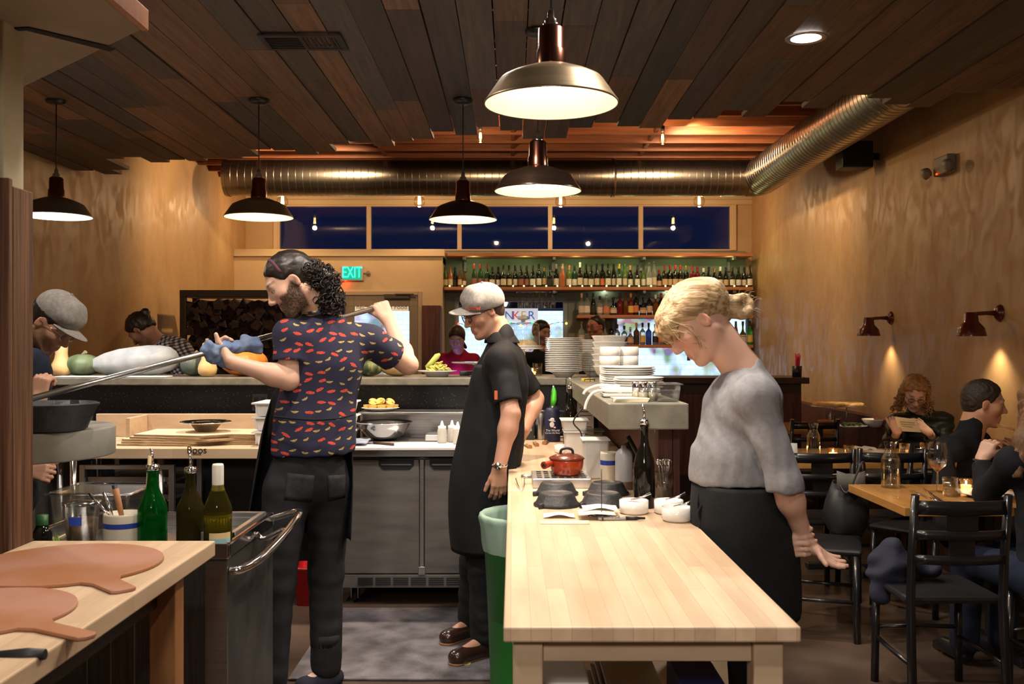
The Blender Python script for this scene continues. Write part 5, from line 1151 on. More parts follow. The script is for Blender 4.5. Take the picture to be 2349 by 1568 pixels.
o, x_ = crock(1398, 3.98, TZ, .038, .135, 'utensil_crock', 'tall cream crock with blue stripe behind the iron skillets')
t = thing('squeeze_jug', 'milky plastic squeeze jug with brown sauce by the black bottle', 'bottle', (at(1431,0,3.85).x,3.85,TZ)); x_ = at(1431,0,3.85).x
MB().lathe([(0,0),(.033,0),(.035,.004),(.035,.135),(.030,.150),(.012,.165),(.010,.175),(0,.176)], (x_,3.85,TZ+.0005), 24).build('jug', mat('frosted', (.66,.68,.72), .35, trans=.3), t)
MB().lathe([(.0355,.003),(.0358,.004),(.0358,.032),(.0355,.033)], (x_,3.85,TZ+.0005), 24).build('sauce', mat('brown_sauce', (.20,.10,.08), .4), t)
pour_bottle('sauce_bottle', 1478, 3.42, TZ, 968, 'burg', .0385, dg_, 'tall black bottle with metal pourer in front of the pass')
o, x_, h_ = pour_bottle('sauce_bottle', 1309, 5.55, TZ, 888, 'burg', .045, dg_, 'dark bottle with blue tape behind the tubs under the pass')
MB().sheet([[(x_+.0465*math.cos(-2.2+.14*k),5.55+.0465*math.sin(-2.2+.14*k),TZ+.08+.03*j) for k in range(10)] for j in range(2)]).build('tape', M['blue_tape'], o)
# chopsticks, knives and spoons in glass jars
def jar_of(px, d, r, h, label, glabel, n, L_, seed):
    nm_g = 'front glass jar' if n > 10 else 'rear glass jar'
    x_ = at(px,0,d).x; o = thing('glass_jar', label, 'jar', (x_,d,TZ+.0005))
    MB().lathe([(0,0),(r*.95,0),(r,h),(r*.95,h),(r*.9,.005),(0,.005)], (x_,d,TZ+.0005), 24).build('glass', clear, o)
    rnd = random.Random(seed); s0 = thing('teaspoon', glabel, 'spoon', (x_,d,TZ+.008), 'spoons in the '+nm_g)
    MB().tube([(x_,d,TZ+.008),(x_,d,TZ+L_*.5),(x_,d,TZ+L_*.75),(x_,d,TZ+L_)], [.003,.0025,.003,.004], 6, flat=.5).ell((x_,d,TZ+L_), (.009,.003,.013), 8).build('spoon', chrome, s0)
    for k in range(n):
        a = rnd.uniform(0,6.28); q_ = r*.5*rnd.random()**.5
        s = s0 if k == 0 else dup(s0, (x_,d,TZ+.008))
        s.location = (x_+q_*.5*math.cos(a), d+q_*.5*math.sin(a), TZ+.008); s.rotation_euler = (rnd.uniform(-.16,.16)*.8, rnd.uniform(-.16,.16), rnd.uniform(0,.6))
jar_of(1524, 3.62, .036, .10, 'glass jar crammed with teaspoons in front, next to the black bottle', 'steel teaspoon among the bundle in the front glass jar', 14, .14, 1)
jar_of(1522, 3.95, .036, .13, 'taller glass jar of steel spoons and tongs behind the front jar', 'long steel spoon in the taller rear glass jar', 8, .23, 2)
for k,(p0,p1,nm,lab) in enumerate((((1462,1060),(1437,1015),'table_knife','black handled knife leaning left behind the black bottle'),((1470,1050),(1440,1000),'spatula','dark spatula leaning behind the squeeze jug'),((1512,1085),(1516,1010),'whisk','dark whisk handle standing behind the black bottle'))):
    a, b = at(*p0,3.85), at(*p1,3.85); tag(MB().tube([a,b],[.005,.009],8,flat=.5).build(nm, blackp), lab, 'utensil')
# burner with red pot
bn = thing('countertop_burner', 'steel pierced-top burner box under the red pot', 'burner', (.2,3.98,TZ))
MB().box(.080,.318,3.87,4.13,TZ+.0005,TZ+.038).build('box', alum, bn, bevel=.003)
m_ = MB()
for i in range(7):
    for j in range(4): m_.box(.10+.03*i,.12+.03*i,3.90+.058*j,3.935+.058*j,TZ+.0382,TZ+.0392)
m_.build('slot', black, bn)
MB().tube([(.08,4.0,TZ+.03),(.035,4.0,TZ+.030)], .008, 8).build('side_handle', alum, bn)
rp = thing('red_pot', 'glazed red lidded pot with stubby side handle on the burner', 'pot', (.225,4.0,TZ+.04))
xr, yr, zr_ = at(1300,0,4.0).x, 4.0, TZ+.0395
rg = mat('red_glaze', (0.30,0.016,0.008), .22, 0, (0.42,0.055,0.012), 7, coat=.5)
MB().lathe([(0,0),(.052,0),(.060,.006),(.068,.03),(.071,.055),(.070,.066),(.066,.066),(.060,.01),(0,.008)], (xr,yr,zr_), 36).build('pot_body', rg, rp)
lid = MB().lathe([(.073,.064),(.075,.068),(.070,.073),(.05,.082),(.02,.088),(0,.089)], (xr,yr,zr_), 36).build('lid', mat('brown_glaze', (0.13,0.028,0.015), .25, coat=.4), rp)
MB().tube(smooth([(xr-.026,yr,zr_+.084),(xr-.022,yr,zr_+.102),(xr,yr,zr_+.109),(xr+.022,yr,zr_+.102),(xr+.026,yr,zr_+.084)],5), .0055, 8).build('lid_handle', blackp, lid)
MB().tube([(xr-.055,yr-.02,zr_+.050),(xr-.075,yr-.05,zr_+.050),(xr-.098,yr-.085,zr_+.048)], [.013,.0125,.016], 14).build('side_handle', rg, rp)
hb_ = Vector((xr-.0985,yr-.0858,zr_+.048)); MB().ell(hb_, (.010,.004,.010), 8, R=rotz(-.75)).build('handle_hole', black, rp)
tg = thing('steel_tongs', 'small open steel tongs lying left of the burner', 'tongs', (.03,3.85,TZ)); c0 = at(1196,1128,3.80)
MB().tube([(at(1183,0,4.0).x,4.02,TZ+.02),(at(1188,0,3.9).x,3.9,TZ+.010),(.035,3.79,TZ+.004),(at(1203,0,3.9).x,3.9,TZ+.012),(at(1203,0,4.0).x,4.0,TZ+.022)], .0025, 6).build('arms', steel, tg)
# upside-down skillets
sk0 = None
for k,(px,d,lab) in enumerate(((1277,3.72,'back left'),(1277,3.46,'front left'),(1393,3.72,'back right'),(1383,3.46,'front right'))):
    c_ = Vector((at(px,0,d).x,d,TZ+.0005))
    if sk0 is None:
        sk0 = thing('iron_skillet', '', 'skillet', c_, 'small upturned iron skillets')
        MB().lathe([(.080,0),(.084,.002),(.084,.008),(.076,.014),(.062,.042),(.057,.047),(.052,.047),(.050,.045),(0,.045)], c_, 40, ripple=lambda th,j: .06*max(0,1-abs(th-PI)*5) if j<4 else 0).build('pan', iron, sk0)
        MB().tube([c_+Vector((-.083,.0,.008)),c_+Vector((-.105,-.0,.008))], [.012,.010], 8, flat=.5).build('tab_handle', iron, sk0); o = sk0
    else: o = dup(sk0, c_)
    o.rotation_euler = (0,0,[.5,.9,.4,.6][k])
    o['label'] = 'small black cast iron skillet lying upside down, %s of the four on the table' % lab
# papers, spike, marker, bowls
spx, spy = at(1380,0,3.20).x, 3.20
spike(spx, spy, TZ, 'black wire ticket spike with impaled slips on the near table', .165, .042)
def slip(px0, px1, y0, y1, z, m, label, nm='paper_slip', curl=.008, rot=0):
    x0, x1 = at(px0,0,(y0+y1)/2).x, at(px1,0,(y0+y1)/2).x
    rows = [[(lerp(x0,x1,j/8), lerp(y0,y1,i/3)+rot*(j/8), z+curl*math.sin(PI*j/8)**2*(1 if i<3 else .5)+.0006*i) for j in range(9)] for i in range(4)]
    tag(MB().sheet(rows).build(nm, m, solid=.0008), label, 'paper', 'order slips')
slip(1336,1416,3.22,3.32,TZ+.022,whpaper,'white order slip speared on the ticket spike',curl=.010)
slip(1326,1410,3.16,3.26,TZ+.018,paper,'yellow order slip under the white one on the ticket spike',curl=.004)
slip(1246,1318,3.20,3.27,TZ+.003,whpaper,'folded white slip lying behind the long yellow slip',curl=.010)
slip(1238,1352,3.10,3.15,TZ+.0012,mat('yellow_slip', (.75,.66,.40), .8),'long yellow handwritten slip nearest the camera on the table',curl=.0)
m_ = MB()
for px in (1252,1264,1276,1283,1291,1299,1304): m_.box(at(px,0,3.125).x,at(px,0,3.125).x+.0015,3.118,3.132,TZ+.0022,TZ+.0026)
sl_ = [o for o in C.objects if o.get('label','').startswith('long yellow')][0]; m_.build('handwriting', M['brand_ink'], sl_)
mk = thing('marker_pen', 'grey and black permanent marker lying in front of the ticket spike', 'marker', (.35,3.17,TZ)); a, b = at(1372,0,3.17).x, at(1480,0,3.17).x
RX = Matrix(((0,0,1),(0,1,0),(-1,0,0)))
MB().lathe([(0,0),(.006,0),(.0068,.004),(.0068,.090),(0,.090)], (a,3.165,TZ+.0075), 16, R=RX).build('barrel', mat('marker_grey', (.45,.45,.46), .4), mk)
MB().lathe([(0,.090),(.0066,.090),(.0064,.128),(.0050,.132),(.0038,.155),(0,.155)], (a,3.165,TZ+.0075), 16, R=RX).build('cap', black, mk)
text('Sharpie', .014, Matrix(((1,0,0),(0,.7,-.7),(0,.7,.7))), (a+.05,3.1595,TZ+.0128), M['brand_ink'], 'lettering', mk, .0003)
for k,(px,d,lab,cont) in enumerate(((1454,3.30,'white bowl of red sauce with spoon, beside the ticket spike',mat('red_sauce', (.28,.04,.02), .5, 0, (.6,.5,.4), 60, lo=.5, hi=.7)),(1534,3.30,'white bowl with spoon, rear one by the apron',None),(1553,3.16,'white bowl with spoon nearest the table edge',mat('white_cream', (.7,.68,.6), .5)))):
    x_ = at(px,0,d).x; c_ = (x_,d,TZ+.0005); o = dish('cup', .050, .046, c_).build('ramekin', white); tag(o, lab, 'bowl', 'white bowls with spoons')
    if cont: tag(MB().lathe([(0,.034),(.046,.034),(.046,.030),(0,.030)], c_, 24).build('sauce', cont), ('red sauce' if k == 0 else 'white cream')+' filling the bowl '+('beside the ticket spike' if k == 0 else 'nearest the table edge'), 'sauce')
    tag(MB().tube([(x_-.01,d+.01,TZ+.045),(x_+.03,d+.005,TZ+.055),(x_+.058,d,TZ+.070)],[.003,.0035,.005],8,flat=.5).build('teaspoon', chrome), 'teaspoon standing in the '+lab.split(',')[0].replace(' with spoon','')+(' by the apron' if k == 1 else ''), 'spoon', 'spoons in the white bowls')
# knives, thermos, canister, printed sheet, device, towel
for k,(pa,pb,lab) in enumerate((((1216,1020),(1198,1010),'left'),((1232,1014),(1222,1003),'middle'),((1248,1016),(1262,1003),'right'))):
    a, b = at(pa[0],0,5.35+.1*k), at(pb[0],0,5.6+.1*k); a.z = b.z = TZ+.010
    o = thing('paring_knife', 'wooden handled knife on the far wooden counter, %s of three' % ('left','middle','right')[k], 'knife', (a.x,a.y,TZ), 'knives on the far counter'); dd = (b-a).normalized()
    MB().tube([a,a+dd*.05,a+dd*.10], [.013,.011,.010], 8).build('handle', owood, o); n_ = dd.cross(Vector((0,0,1)))
    MB().add([a+dd*.10-n_*.012-Vector((0,0,.006)),a+dd*.10+n_*.012-Vector((0,0,.006)),a+dd*.25-Vector((0,0,.008)),a+dd*.10-n_*.012-Vector((0,0,.0045)),a+dd*.10+n_*.012-Vector((0,0,.0045)),a+dd*.25-Vector((0,0,.0065))],[(0,1,2),(5,4,3),(0,3,4,1),(1,4,5,2),(2,5,3,0)]).build('blade', steel_dk, o)
x_ = at(1267,0,5.75).x; navy = mat('navy_cover', (.012,.014,.045), .55)
t = thing('vacuum_jug', 'navy blue wrapped jug with white printed face emblem on the far counter', 'jug', (x_,5.75,TZ))
MB().lathe([(0,0),(.046,0),(.048,.006),(.047,.17),(.040,.185),(.036,.20),(0,.202)], (x_,5.75,TZ+.0005), 28).build('body', navy, t)
MB().tube(smooth([(x_+.04,5.75,TZ+.18),(x_+.075,5.75,TZ+.17),(x_+.075,5.75,TZ+.08),(x_+.046,5.75,TZ+.05)],5), .007, 8).build('handle', navy, t)
wi = mat('white_print', (.75,.75,.72), .7); yy = 5.75-.0495
em = MB(); em.ell((x_-.004,yy,TZ+.105),(.014,.003,.017),10); em.ell((x_-.004,yy-.001,TZ+.128),(.022,.003,.005),8,R=Matrix.Rotation(.2,3,'Y')); em.ell((x_-.002,yy-.001,TZ+.136),(.013,.003,.009),8); em.ell((x_+.012,yy-.001,TZ+.088),(.008,.003,.005),6); em.build('emblem', wi, t)
text('The World', .018, FACE, (x_,yy-.003,TZ+.070), wi, 'lettering', t); text('Comes No Finer', .013, FACE, (x_,yy-.003,TZ+.055), wi, 'lettering', t)
x_ = at(1240,0,5.9).x; t = MB().lathe([(0,0),(.034,0),(.036,.004),(.036,.16),(.032,.168),(.034,.17),(.034,.178),(0,.18)], (x_,5.88,TZ+.0005), 24); tag(t.build('steel_canister', steel), 'brushed steel canister standing left of the navy jug', 'canister')
t = thing('ticket_printer', 'dark grey ticket printer behind the forearm of the man in grey cap', 'printer', (at(1208,0,5.9).x,5.9,TZ)); x_ = at(1212,0,5.9).x
MB().box(x_-.06,x_+.035,5.83,5.97,TZ+.0005,TZ+.095).build('case', mat('charcoal_plastic', (.035,.035,.04), .5), t, bevel=.006); MB().box(x_+.005,x_+.02,5.828,5.8295,TZ+.055,TZ+.07).build('button', alum, t)
t = thing('grill_lighter', 'bright green lighter standing behind the navy jug', 'lighter', (at(1270,0,5.95).x,5.95,1.09)); x_ = at(1271,0,5.95).x
MB().lathe([(0,.90),(.03,.90),(.03,1.10),(0,1.10)], (x_,5.97,0), 16).build('holder', black, t)
MB().tube([(x_-.006,5.97,1.10),(x_,5.97,1.14),(x_+.002,5.97,1.19),(x_-.001,5.97,1.215)], [.016,.019,.014,.006], 10).build('handle', mat('lime_plastic', (.12,.75,.05), .4), t)
MB().tube([(x_-.018,5.96,1.11),(x_-.014,5.96,1.18),(x_+.002,5.96,1.235)], .006, 8).build('tube', plast, t)
t = thing('printed_notice', 'printed menu sheet standing against the divider under the pass', 'notice', (.42,5.6,TZ)); a, b = at(1324,0,5.6).x, at(1362,0,5.6).x
MB().box(a,b,5.60,5.604,TZ+.001,1.17).build('sheet', whpaper, t); m_ = MB()
for k in range(9): m_.box(a+.015,b-.012-.01*(k%3),5.598,5.5995,1.13-.022*k,1.134-.022*k)
m_.build('printing', M['brand_ink'], t)
o = MB().tube(smooth([(.36,4.75,1.178),(.35,4.75,1.170),(.30,4.74,1.10),(.335,4.73,1.05),(.343,4.72,1.0)],5), .004, 6); tag(o.build('power_cord', blackp), 'black cable hanging below the edge of the pass', 'cable')
# steel bowl stand glimpsed right of divider
# ================================================================ dining room
pinew = mat('honey_pine', (0.42,0.20,0.055), .25, 0, (0.52,0.27,0.08), 3, (5,.6,4), .03, 20, coat=.3)
def dtable(x0, x1, y0, y1, label, z=.75):
    o = thing('dining_table', label, 'table', ((x0+x1)/2,(y0+y1)/2,0)); cx, cy = (x0+x1)/2, (y0+y1)/2
    MB().box(x0,x1,y0,y1,z-.04,z).build('tabletop', pinew, o, bevel=.003)
    MB().box(cx-.04,cx+.04,cy-.04,cy+.04,.04,z-.05).box(cx-.25,cx+.25,cy-.2,cy+.2,z-.049,z-.041).build('pedestal', black, o, bevel=.004)
    MB().box(cx-.30,cx+.30,cy-.035,cy+.035,0,.039).box(cx-.035,cx+.035,cy-.28,cy+.28,.0,.04).build('foot', black, o, bevel=.006); return o
dtable(1.757, 2.95, 4.30, 5.02, 'honey pine dining table nearest the camera on the right')
dtable(1.65, 2.84, 5.95, 6.75, 'honey pine dining table of the woman reading, middle row')
dtable(1.95, 2.77, 8.25, 9.05, 'far dining table with the raised pizzas')
blk = mat('black_lacquer', (0.010,0.010,0.012), .28, coat=.3); vin = mat('black_vinyl', (.014,.014,.016), .35)
def chair_proto(label):
    o = thing('ladder_back_chair', label, 'chair', (0,0,0), 'black ladder back dining chairs')
    # faces +y; back at y=-.20
    MB().box(-.20,.20,-.19,.20,.435,.465).build('seat', vin, o, bevel=.014)
    for sx in (-1,1):
        MB().tube([(sx*.185,.175,0),(sx*.18,.17,.434)], .018, 8).build('leg', blk, o)
        MB().tube([(sx*.19,-.24,0),(sx*.185,-.205,.44),(sx*.185,-.215,.62),(sx*.185,-.25,.885)], [.020,.019,.018,.017], 8).build('leg', blk, o)
    for z,h_ in ((.835,.055),(.725,.035),(.625,.035)):
        rows = [[(lerp(-.18,.18,j/8), -.225-.10*(z-.62)-.035*math.sin(PI*j/8), z-h_/2+h_*i) for j in range(9)] for i in range(2)]
        MB().sheet(rows).build('back_slat', blk, o, solid=.016)
    MB().box(-.06,.06,-.262,-.25,.73,.82).box(-.05,.05,-.255,-.243,.64,.72).build('splat', blk, o)
    MB().tube([(-.18,.17,.2),(-.19,0,.2),(-.19,-.22,.2)], .010, 6).tube([(.18,.17,.2),(.19,0,.2),(.19,-.22,.2)], .010, 6).tube([(-.18,.17,.24),(0,.19,.24),(.18,.17,.24)], .010, 6).build('stretcher', blk, o)
    return o
ch = chair_proto('black ladder back chair in the right foreground draped with dark coat'); ch.location = (1.78,4.05,0); ch.rotation_euler = (0,0,0)
dup(ch, (1.755,5.72,0), 'black ladder back chair at the middle table, left one with curved top rail', .03)
dup(ch, (2.185,5.74,0), 'black ladder back chair at the middle table, right one with curved top rail', -.04)
dup(ch, (1.60,4.98,0), 'black ladder back chair left of the near dining table carrying the grey bag', -1.9)
dup(ch, (2.40,7.90,0), 'black ladder back chair in front of the far pizza table', .05)
dup(ch, (2.30,5.42,0), 'black ladder back chair under the man in the black turtleneck', PI-.9)
dup(ch, (2.36,4.02,0), 'black ladder back chair under the long haired woman at right edge', .1)
# coat over the foreground chair, grey bag
cm_ = mat('navy_coat', (0.010,0.012,0.028), .85, 0, (.018,.02,.042), 6, bump=.4, bs=18)
bg = thing('canvas_bag', 'grey and black bag hanging beside the near dining table', 'bag', (1.72,4.92,.5))
gm = mat('bag_grey', (.10,.095,.085), .7, 0, (.14,.13,.12), 8); 
m_ = MB(); rows = []
for i in range(7):
    z = lerp(.74,.44,i/6); w_ = [.07,.09,.11,.12,.12,.10,.07][i]; dd = [.02,.05,.07,.08,.08,.07,.04][i]
    rows.append([(1.80+w_*math.cos(a), 5.18+dd*math.sin(a), z+.01*math.sin(3*a+i)) for a in [2*PI*k/20 for k in range(20)]])
m_.sheet(rows, closed=True); m_.build('pouch', mat('bag_black', (.02,.02,.022), .45), bg, solid=.006)
m_ = MB(); m_.sheet([[(1.72+.05*j, 5.085+.012*math.sin(j), .80-.05*i+.012*math.cos(j*2)) for j in range(4)] for i in range(3)]); m_.build('flap', gm, bg, solid=.008)
MB().tube(smooth([(1.73,5.12,.78),(1.76,5.05,.70),(1.84,5.05,.86),(1.88,5.12,.80)],6), .006, 6).build('strap', mat('bag_black', (.02,.02,.02)), bg)
DZT = .7505
def carafe(px, d, label, h=.20, r=.043, fill=.62):
    x_ = at(px,0,d).x; o = thing('water_carafe', label, 'carafe', (x_,d,DZT), 'glass water carafes')
    pr = [(0,0),(r*.96,0),(r,.005),(r,h*.58),(r*.93,h*.66),(r*.58,h*.80),(r*.56,h*.86),(r*.78,h)]
    MB().lathe(pr, (x_,d,DZT), 32).build('glass', clear, o)
    MB().lathe([(0,.006),(r*.93,.007),(r*.95,h*fill),(0,h*fill)], (x_,d,DZT), 28).build('water', M['water'], o)
carafe(2043, 4.90, 'tall water carafe on the near dining table', .235, .047)
carafe(1866, 6.15, 'water carafe on the middle table at its left end', .225, .043)
rosew = mat('rose_wine', (.55,.20,.08), .1, trans=.7)
wineglass((at(2150,0,4.75).x,4.75,DZT), 'wine glass with a little amber wine on the near dining table', 'wine glasses on the tables', True, rosew).scale = (1.25,1.25,1.15)
tumbler(at(2180,0,4.62).x, 4.62, DZT, 'water tumbler beside the wine glass on the near table', .036, .09, .35)
votive(at(2216,0,4.78).x, 4.78, DZT, 'lit votive candle on the near dining table by the plate', .032, .062, 1.0)
votive(at(1911,0,6.2).x, 6.2, DZT, 'lit votive candle on the middle table beside the carafe', .034, .062, 1.0)
votive(at(2093,0,6.35).x, 6.4, DZT, 'lit votive candle on the middle table, the right one', .032, .05, 1.0)
for k,(px,d,lab) in enumerate(((1947,6.2,'tumbler on the middle table between candle and napkin'),(2075,6.3,'tumbler behind the tall carafe on the middle table'),(2122,6.35,'tumbler at the right end of the middle table'))): tumbler(at(px,0,d).x, d, DZT, lab, .034, .08, .3)
# plate, cutlery, napkins
def flatdish(px, d, r, label):
    x_ = at(px,0,d).x; tag(dish('flat', r, 0, (x_,d,DZT)).build('plate', white), label, 'plate')
flatdish(2262, 4.62, .135, 'white plate in front of the woman at the right edge'); flatdish(2000, 6.4, .12, 'white plate holding the folded napkin on the middle table')
for k,(pa,pb,nm,lab) in enumerate((((2090,1125),(2150,1150),'fork','steel fork on the near dining table'),((2125,1125),(2165,1152),'table_knife','dark handled knife crossing the fork'),((2150,1148),(2120,1122),'spoon','spoon lying by the black handled knife'))):
    a = at(pa[0],0,H*2200/(pa[1]-VY)*.4932); 
    y1 = (H-.755)*F/(pa[1]-VY); y2 = (H-.755)*F/(pb[1]-VY); a = Vector((at(pa[0],0,y1).x,y1,DZT+.006)); b = Vector((at(pb[0],0,y2).x,y2,DZT+.006))
    o = thing(nm, lab, 'cutlery', (a.x,a.y,DZT)); MB().tube([lerp(a,b,.4),b],[.004,.006],8,flat=.5).build('handle', chrome if nm != 'table_knife' else blackp, o)
    m_ = MB()
    if nm == 'fork':
        n_ = (b-a).normalized().cross(Vector((0,0,1)))
        for j in range(4): m_.tube([lerp(a,b,.38)+n_*(.0055*(j-1.5)),a+n_*(.006*(j-1.5))],.0014,5)
        m_.tube([lerp(a,b,.36)-n_*.01,lerp(a,b,.36)+n_*.01],.002,6).build('tines', chrome, o)
    elif nm == 'spoon': m_.ell(lerp(a,b,.15),(.017,.024,.004),10,R=rotz(.6)).build('bowl', chrome, o)
    else: m_.tube([a,lerp(a,b,.4)],[.003,.007],6,flat=.2).build('blade', chrome, o)
def napkin(px, d, w_, dp, z, label, m=whpaper, curl=.02):
    x_ = at(px,0,d).x
    tag(MB().sheet([[(x_-w_/2+w_*j/8, d-dp/2+dp*i/4, z+curl*abs(math.sin(j*.9+i*.5))) for j in range(9)] for i in range(5)]).build('napkin', m, solid=.004, sub=1), label, 'napkin', 'napkins and papers on the middle table')
napkin(1978, 6.38, .14, .18, DZT+.022, 'crumpled white napkin on the plate of the middle table', mat('napkin_cloth', (.60,.56,.48), .85), .03)
napkin(2035, 6.15, .20, .14, DZT+.002, 'white paper lying flat on the middle table behind the tall carafe', paper, .004)
napkin(2120, 6.55, .16, .14, DZT+.004, 'white folded napkin at the right end of the middle table', whpaper, .012)
t = MB().sheet([[(1.66+.06*j,6.02-.02*j+.02*i,DZT+.003+.11*i) for j in range(3)] for i in range(2)]); tag(t.build('menu_stand', whpaper, solid=.003), 'white folded menu standing at the left end of the middle table', 'menu')
# pizza on stands, bowls on far table
crust = mat('pizza_crust', (.50,.24,.07), .7, 0, (.75,.48,.20), 22, bump=.3, bs=40)
for k,(px,lab) in enumerate(((1905,'left'),(1942,'right'))):
    PY_ = (8.45,8.85)[k]; x_ = at(px,0,PY_).x; zt = at(0,930,PY_).z
    o = thing('pizza_stand', 'wire pizza stand on the far table, the %s one' % lab, 'stand', (x_,PY_,.75), 'pizza stands')
    MB().tube([(x_,PY_,.7505),(x_,PY_,zt-.004)], .006, 8).tube([(x_-.09,PY_,.755),(x_+.09,PY_,.755)], .005, 6).tube([(x_,PY_-.09,.755),(x_,PY_+.09,.755)], .005, 6).lathe([(0,zt-.006),(.17,zt-.006),(.175,zt-.002),(0,zt-.003)], (x_,PY_,0), 36).build('stand', alum, o)
    p = thing('pizza', 'sliced pizza on the %s raised stand' % lab, 'pizza', (x_,PY_,zt), 'pizzas on stands')
    MB().lathe([(0,0),(.145,0),(.155,.01),(.15,.022),(.135,.030),(.12,.026),(0,.024)], (x_,PY_,zt), 36, ripple=lambda th,j: .025*math.sin(7*th+j)).build('crust', crust, p)
x_ = at(2008,0,8.5).x; tag(dish('bowl', .12, .07, (x_,8.5,DZT)).build('salad_bowl', white), 'white bowl at the right end of the far table', 'bowl')
x_ = at(1882,0,8.7).x; tag(dish('bowl', .07, .055, (x_,8.55,DZT)).build('small_bowl', mat('terracotta', (.45,.14,.06), .5)), 'small orange bowl below the raised pizza', 'bowl')
x_ = at(1945,0,8.5).x; tag(dish('flat', .15, 0, (x_,8.45,DZT)).build('plate', white), 'plate of greens on the far table below the pizza stands', 'plate')
m_ = MB(); rnd = random.Random(3)
for k in range(40):
    a = rnd.uniform(0,6.28); r = rnd.uniform(0,.1); m_.ell((x_+r*math.cos(a),8.45+r*math.sin(a),DZT+.018+rnd.uniform(0,.02)),(.02,.012,.006),6,R=rotz(a))
tag(m_.build('salad', mat('salad_green', (.06,.09,.03), .6)), 'dark green salad on the far table plate', 'salad', kind='stuff')
for k,px in enumerate((1905,1925)):
    tumbler(at(px-100*(k==0)*0+0,0,8.75).x, 8.8, DZT, 'dark tumbler behind the raised pizzas, %s one' % ('left','right')[k])
votive(at(1812,0,6.3).x, 6.35, DZT, 'dim votive candle near the menu stand', .03, .05, .5)
# ================================================================ people: smooth surfaces grown from blended forms
def V3(a): return np.array(tuple(a), dtype=np.float32)
class SD:
    def __init__(s): s.p = []; s.lo = []; s.hi = []
    def _b(s, c, r): s.lo.append(c-r); s.hi.append(c+r)
    def cap(s, a, b, ra, rb=None, k=.02, fl=None, op=0):
        a, b = V3(a), V3(b); rb = ra if rb is None else rb
        if not op: s._b(a, ra+.02); s._b(b, rb+.02)
        s.p.append(('c', a, b, ra, rb, k, None if fl is None else (V3(Vector(fl[0]).normalized()), fl[1]), op)); return s
    def ell(s, c, r, R=None, k=.02, op=0):
        c = V3(c); r = V3(r) if isinstance(r, (tuple, list)) else V3((r,r,r)); R = np.array(R if R is not None else Matrix.Identity(3), dtype=np.float32)
        if not op: s._b(c, float(r.max())+.02)
        s.p.append(('e', c, r, R, k, op)); return s
    def sub(s, g_, k=.02): s.lo += g_.lo; s.hi += g_.hi; s.p.append(('g', g_, k, 0)); return s
    def cut(s, p, n, k=.004): s.p.append(('p', V3(p), V3(Vector(n).normalized()), k)); return s
    def ev(s, P):
        d = np.full(len(P), 9., np.float32)
        for q in s.p:
            if q[0] == 'c':
                _, a, b, ra, rb, k, fl, op = q; ba = b-a; pa = P-a; t = np.clip(pa@ba/max(float(ba@ba), 1e-9), 0, 1); v = pa-t[:,None]*ba
                if fl is not None: n, sc = fl; v = v+np.outer(v@n, n)*(1/sc-1)
                e = np.sqrt((v*v).sum(1))-(ra+t*(rb-ra))
            elif q[0] == 'e':
                _, c, r, R, k, op = q; v = (P-c)@R; k0 = np.sqrt(((v/r)**2).sum(1)); k1 = np.sqrt(((v/(r*r))**2).sum(1))+1e-9; e = k0*(k0-1)/k1
            elif q[0] == 'g': _, g_, k, op = q; e = g_.ev(P)
            else:
                _, p, n, k = q; e = (P-p)@n; h = np.maximum(k-np.abs(d-e), 0)/k; d = np.maximum(d, e)+h*h*k*.25; continue
            if op == 0: h = np.maximum(k-np.abs(d-e), 0)/k; d = np.minimum(d, e)-h*h*k*.25
            elif op == 1: h = np.maximum(k-np.abs(d+e), 0)/k; d = np.maximum(d, -e)+h*h*k*.25
            else: h = np.maximum(k-np.abs(d-e), 0)/k; d = np.maximum(d, e)+h*h*k*.25
        return d
def wrinkle(amp, fr, seed=0, n=5, st=(1,1,1)):
    rg = np.random.RandomState(seed); K = rg.normal(size=(n,3)).astype(np.float32)*fr*np.array(st, np.float32); ph = rg.uniform(0,6.28,n)
    W_ = rg.normal(size=(3,3)).astype(np.float32)*fr*.4
    def f(P):
        Q = P+.02*np.sin(P@W_.T); o = 0
        for i in range(n): o = o+np.sin(Q@K[i]+ph[i])
        return amp*o/n*1.6
    return f
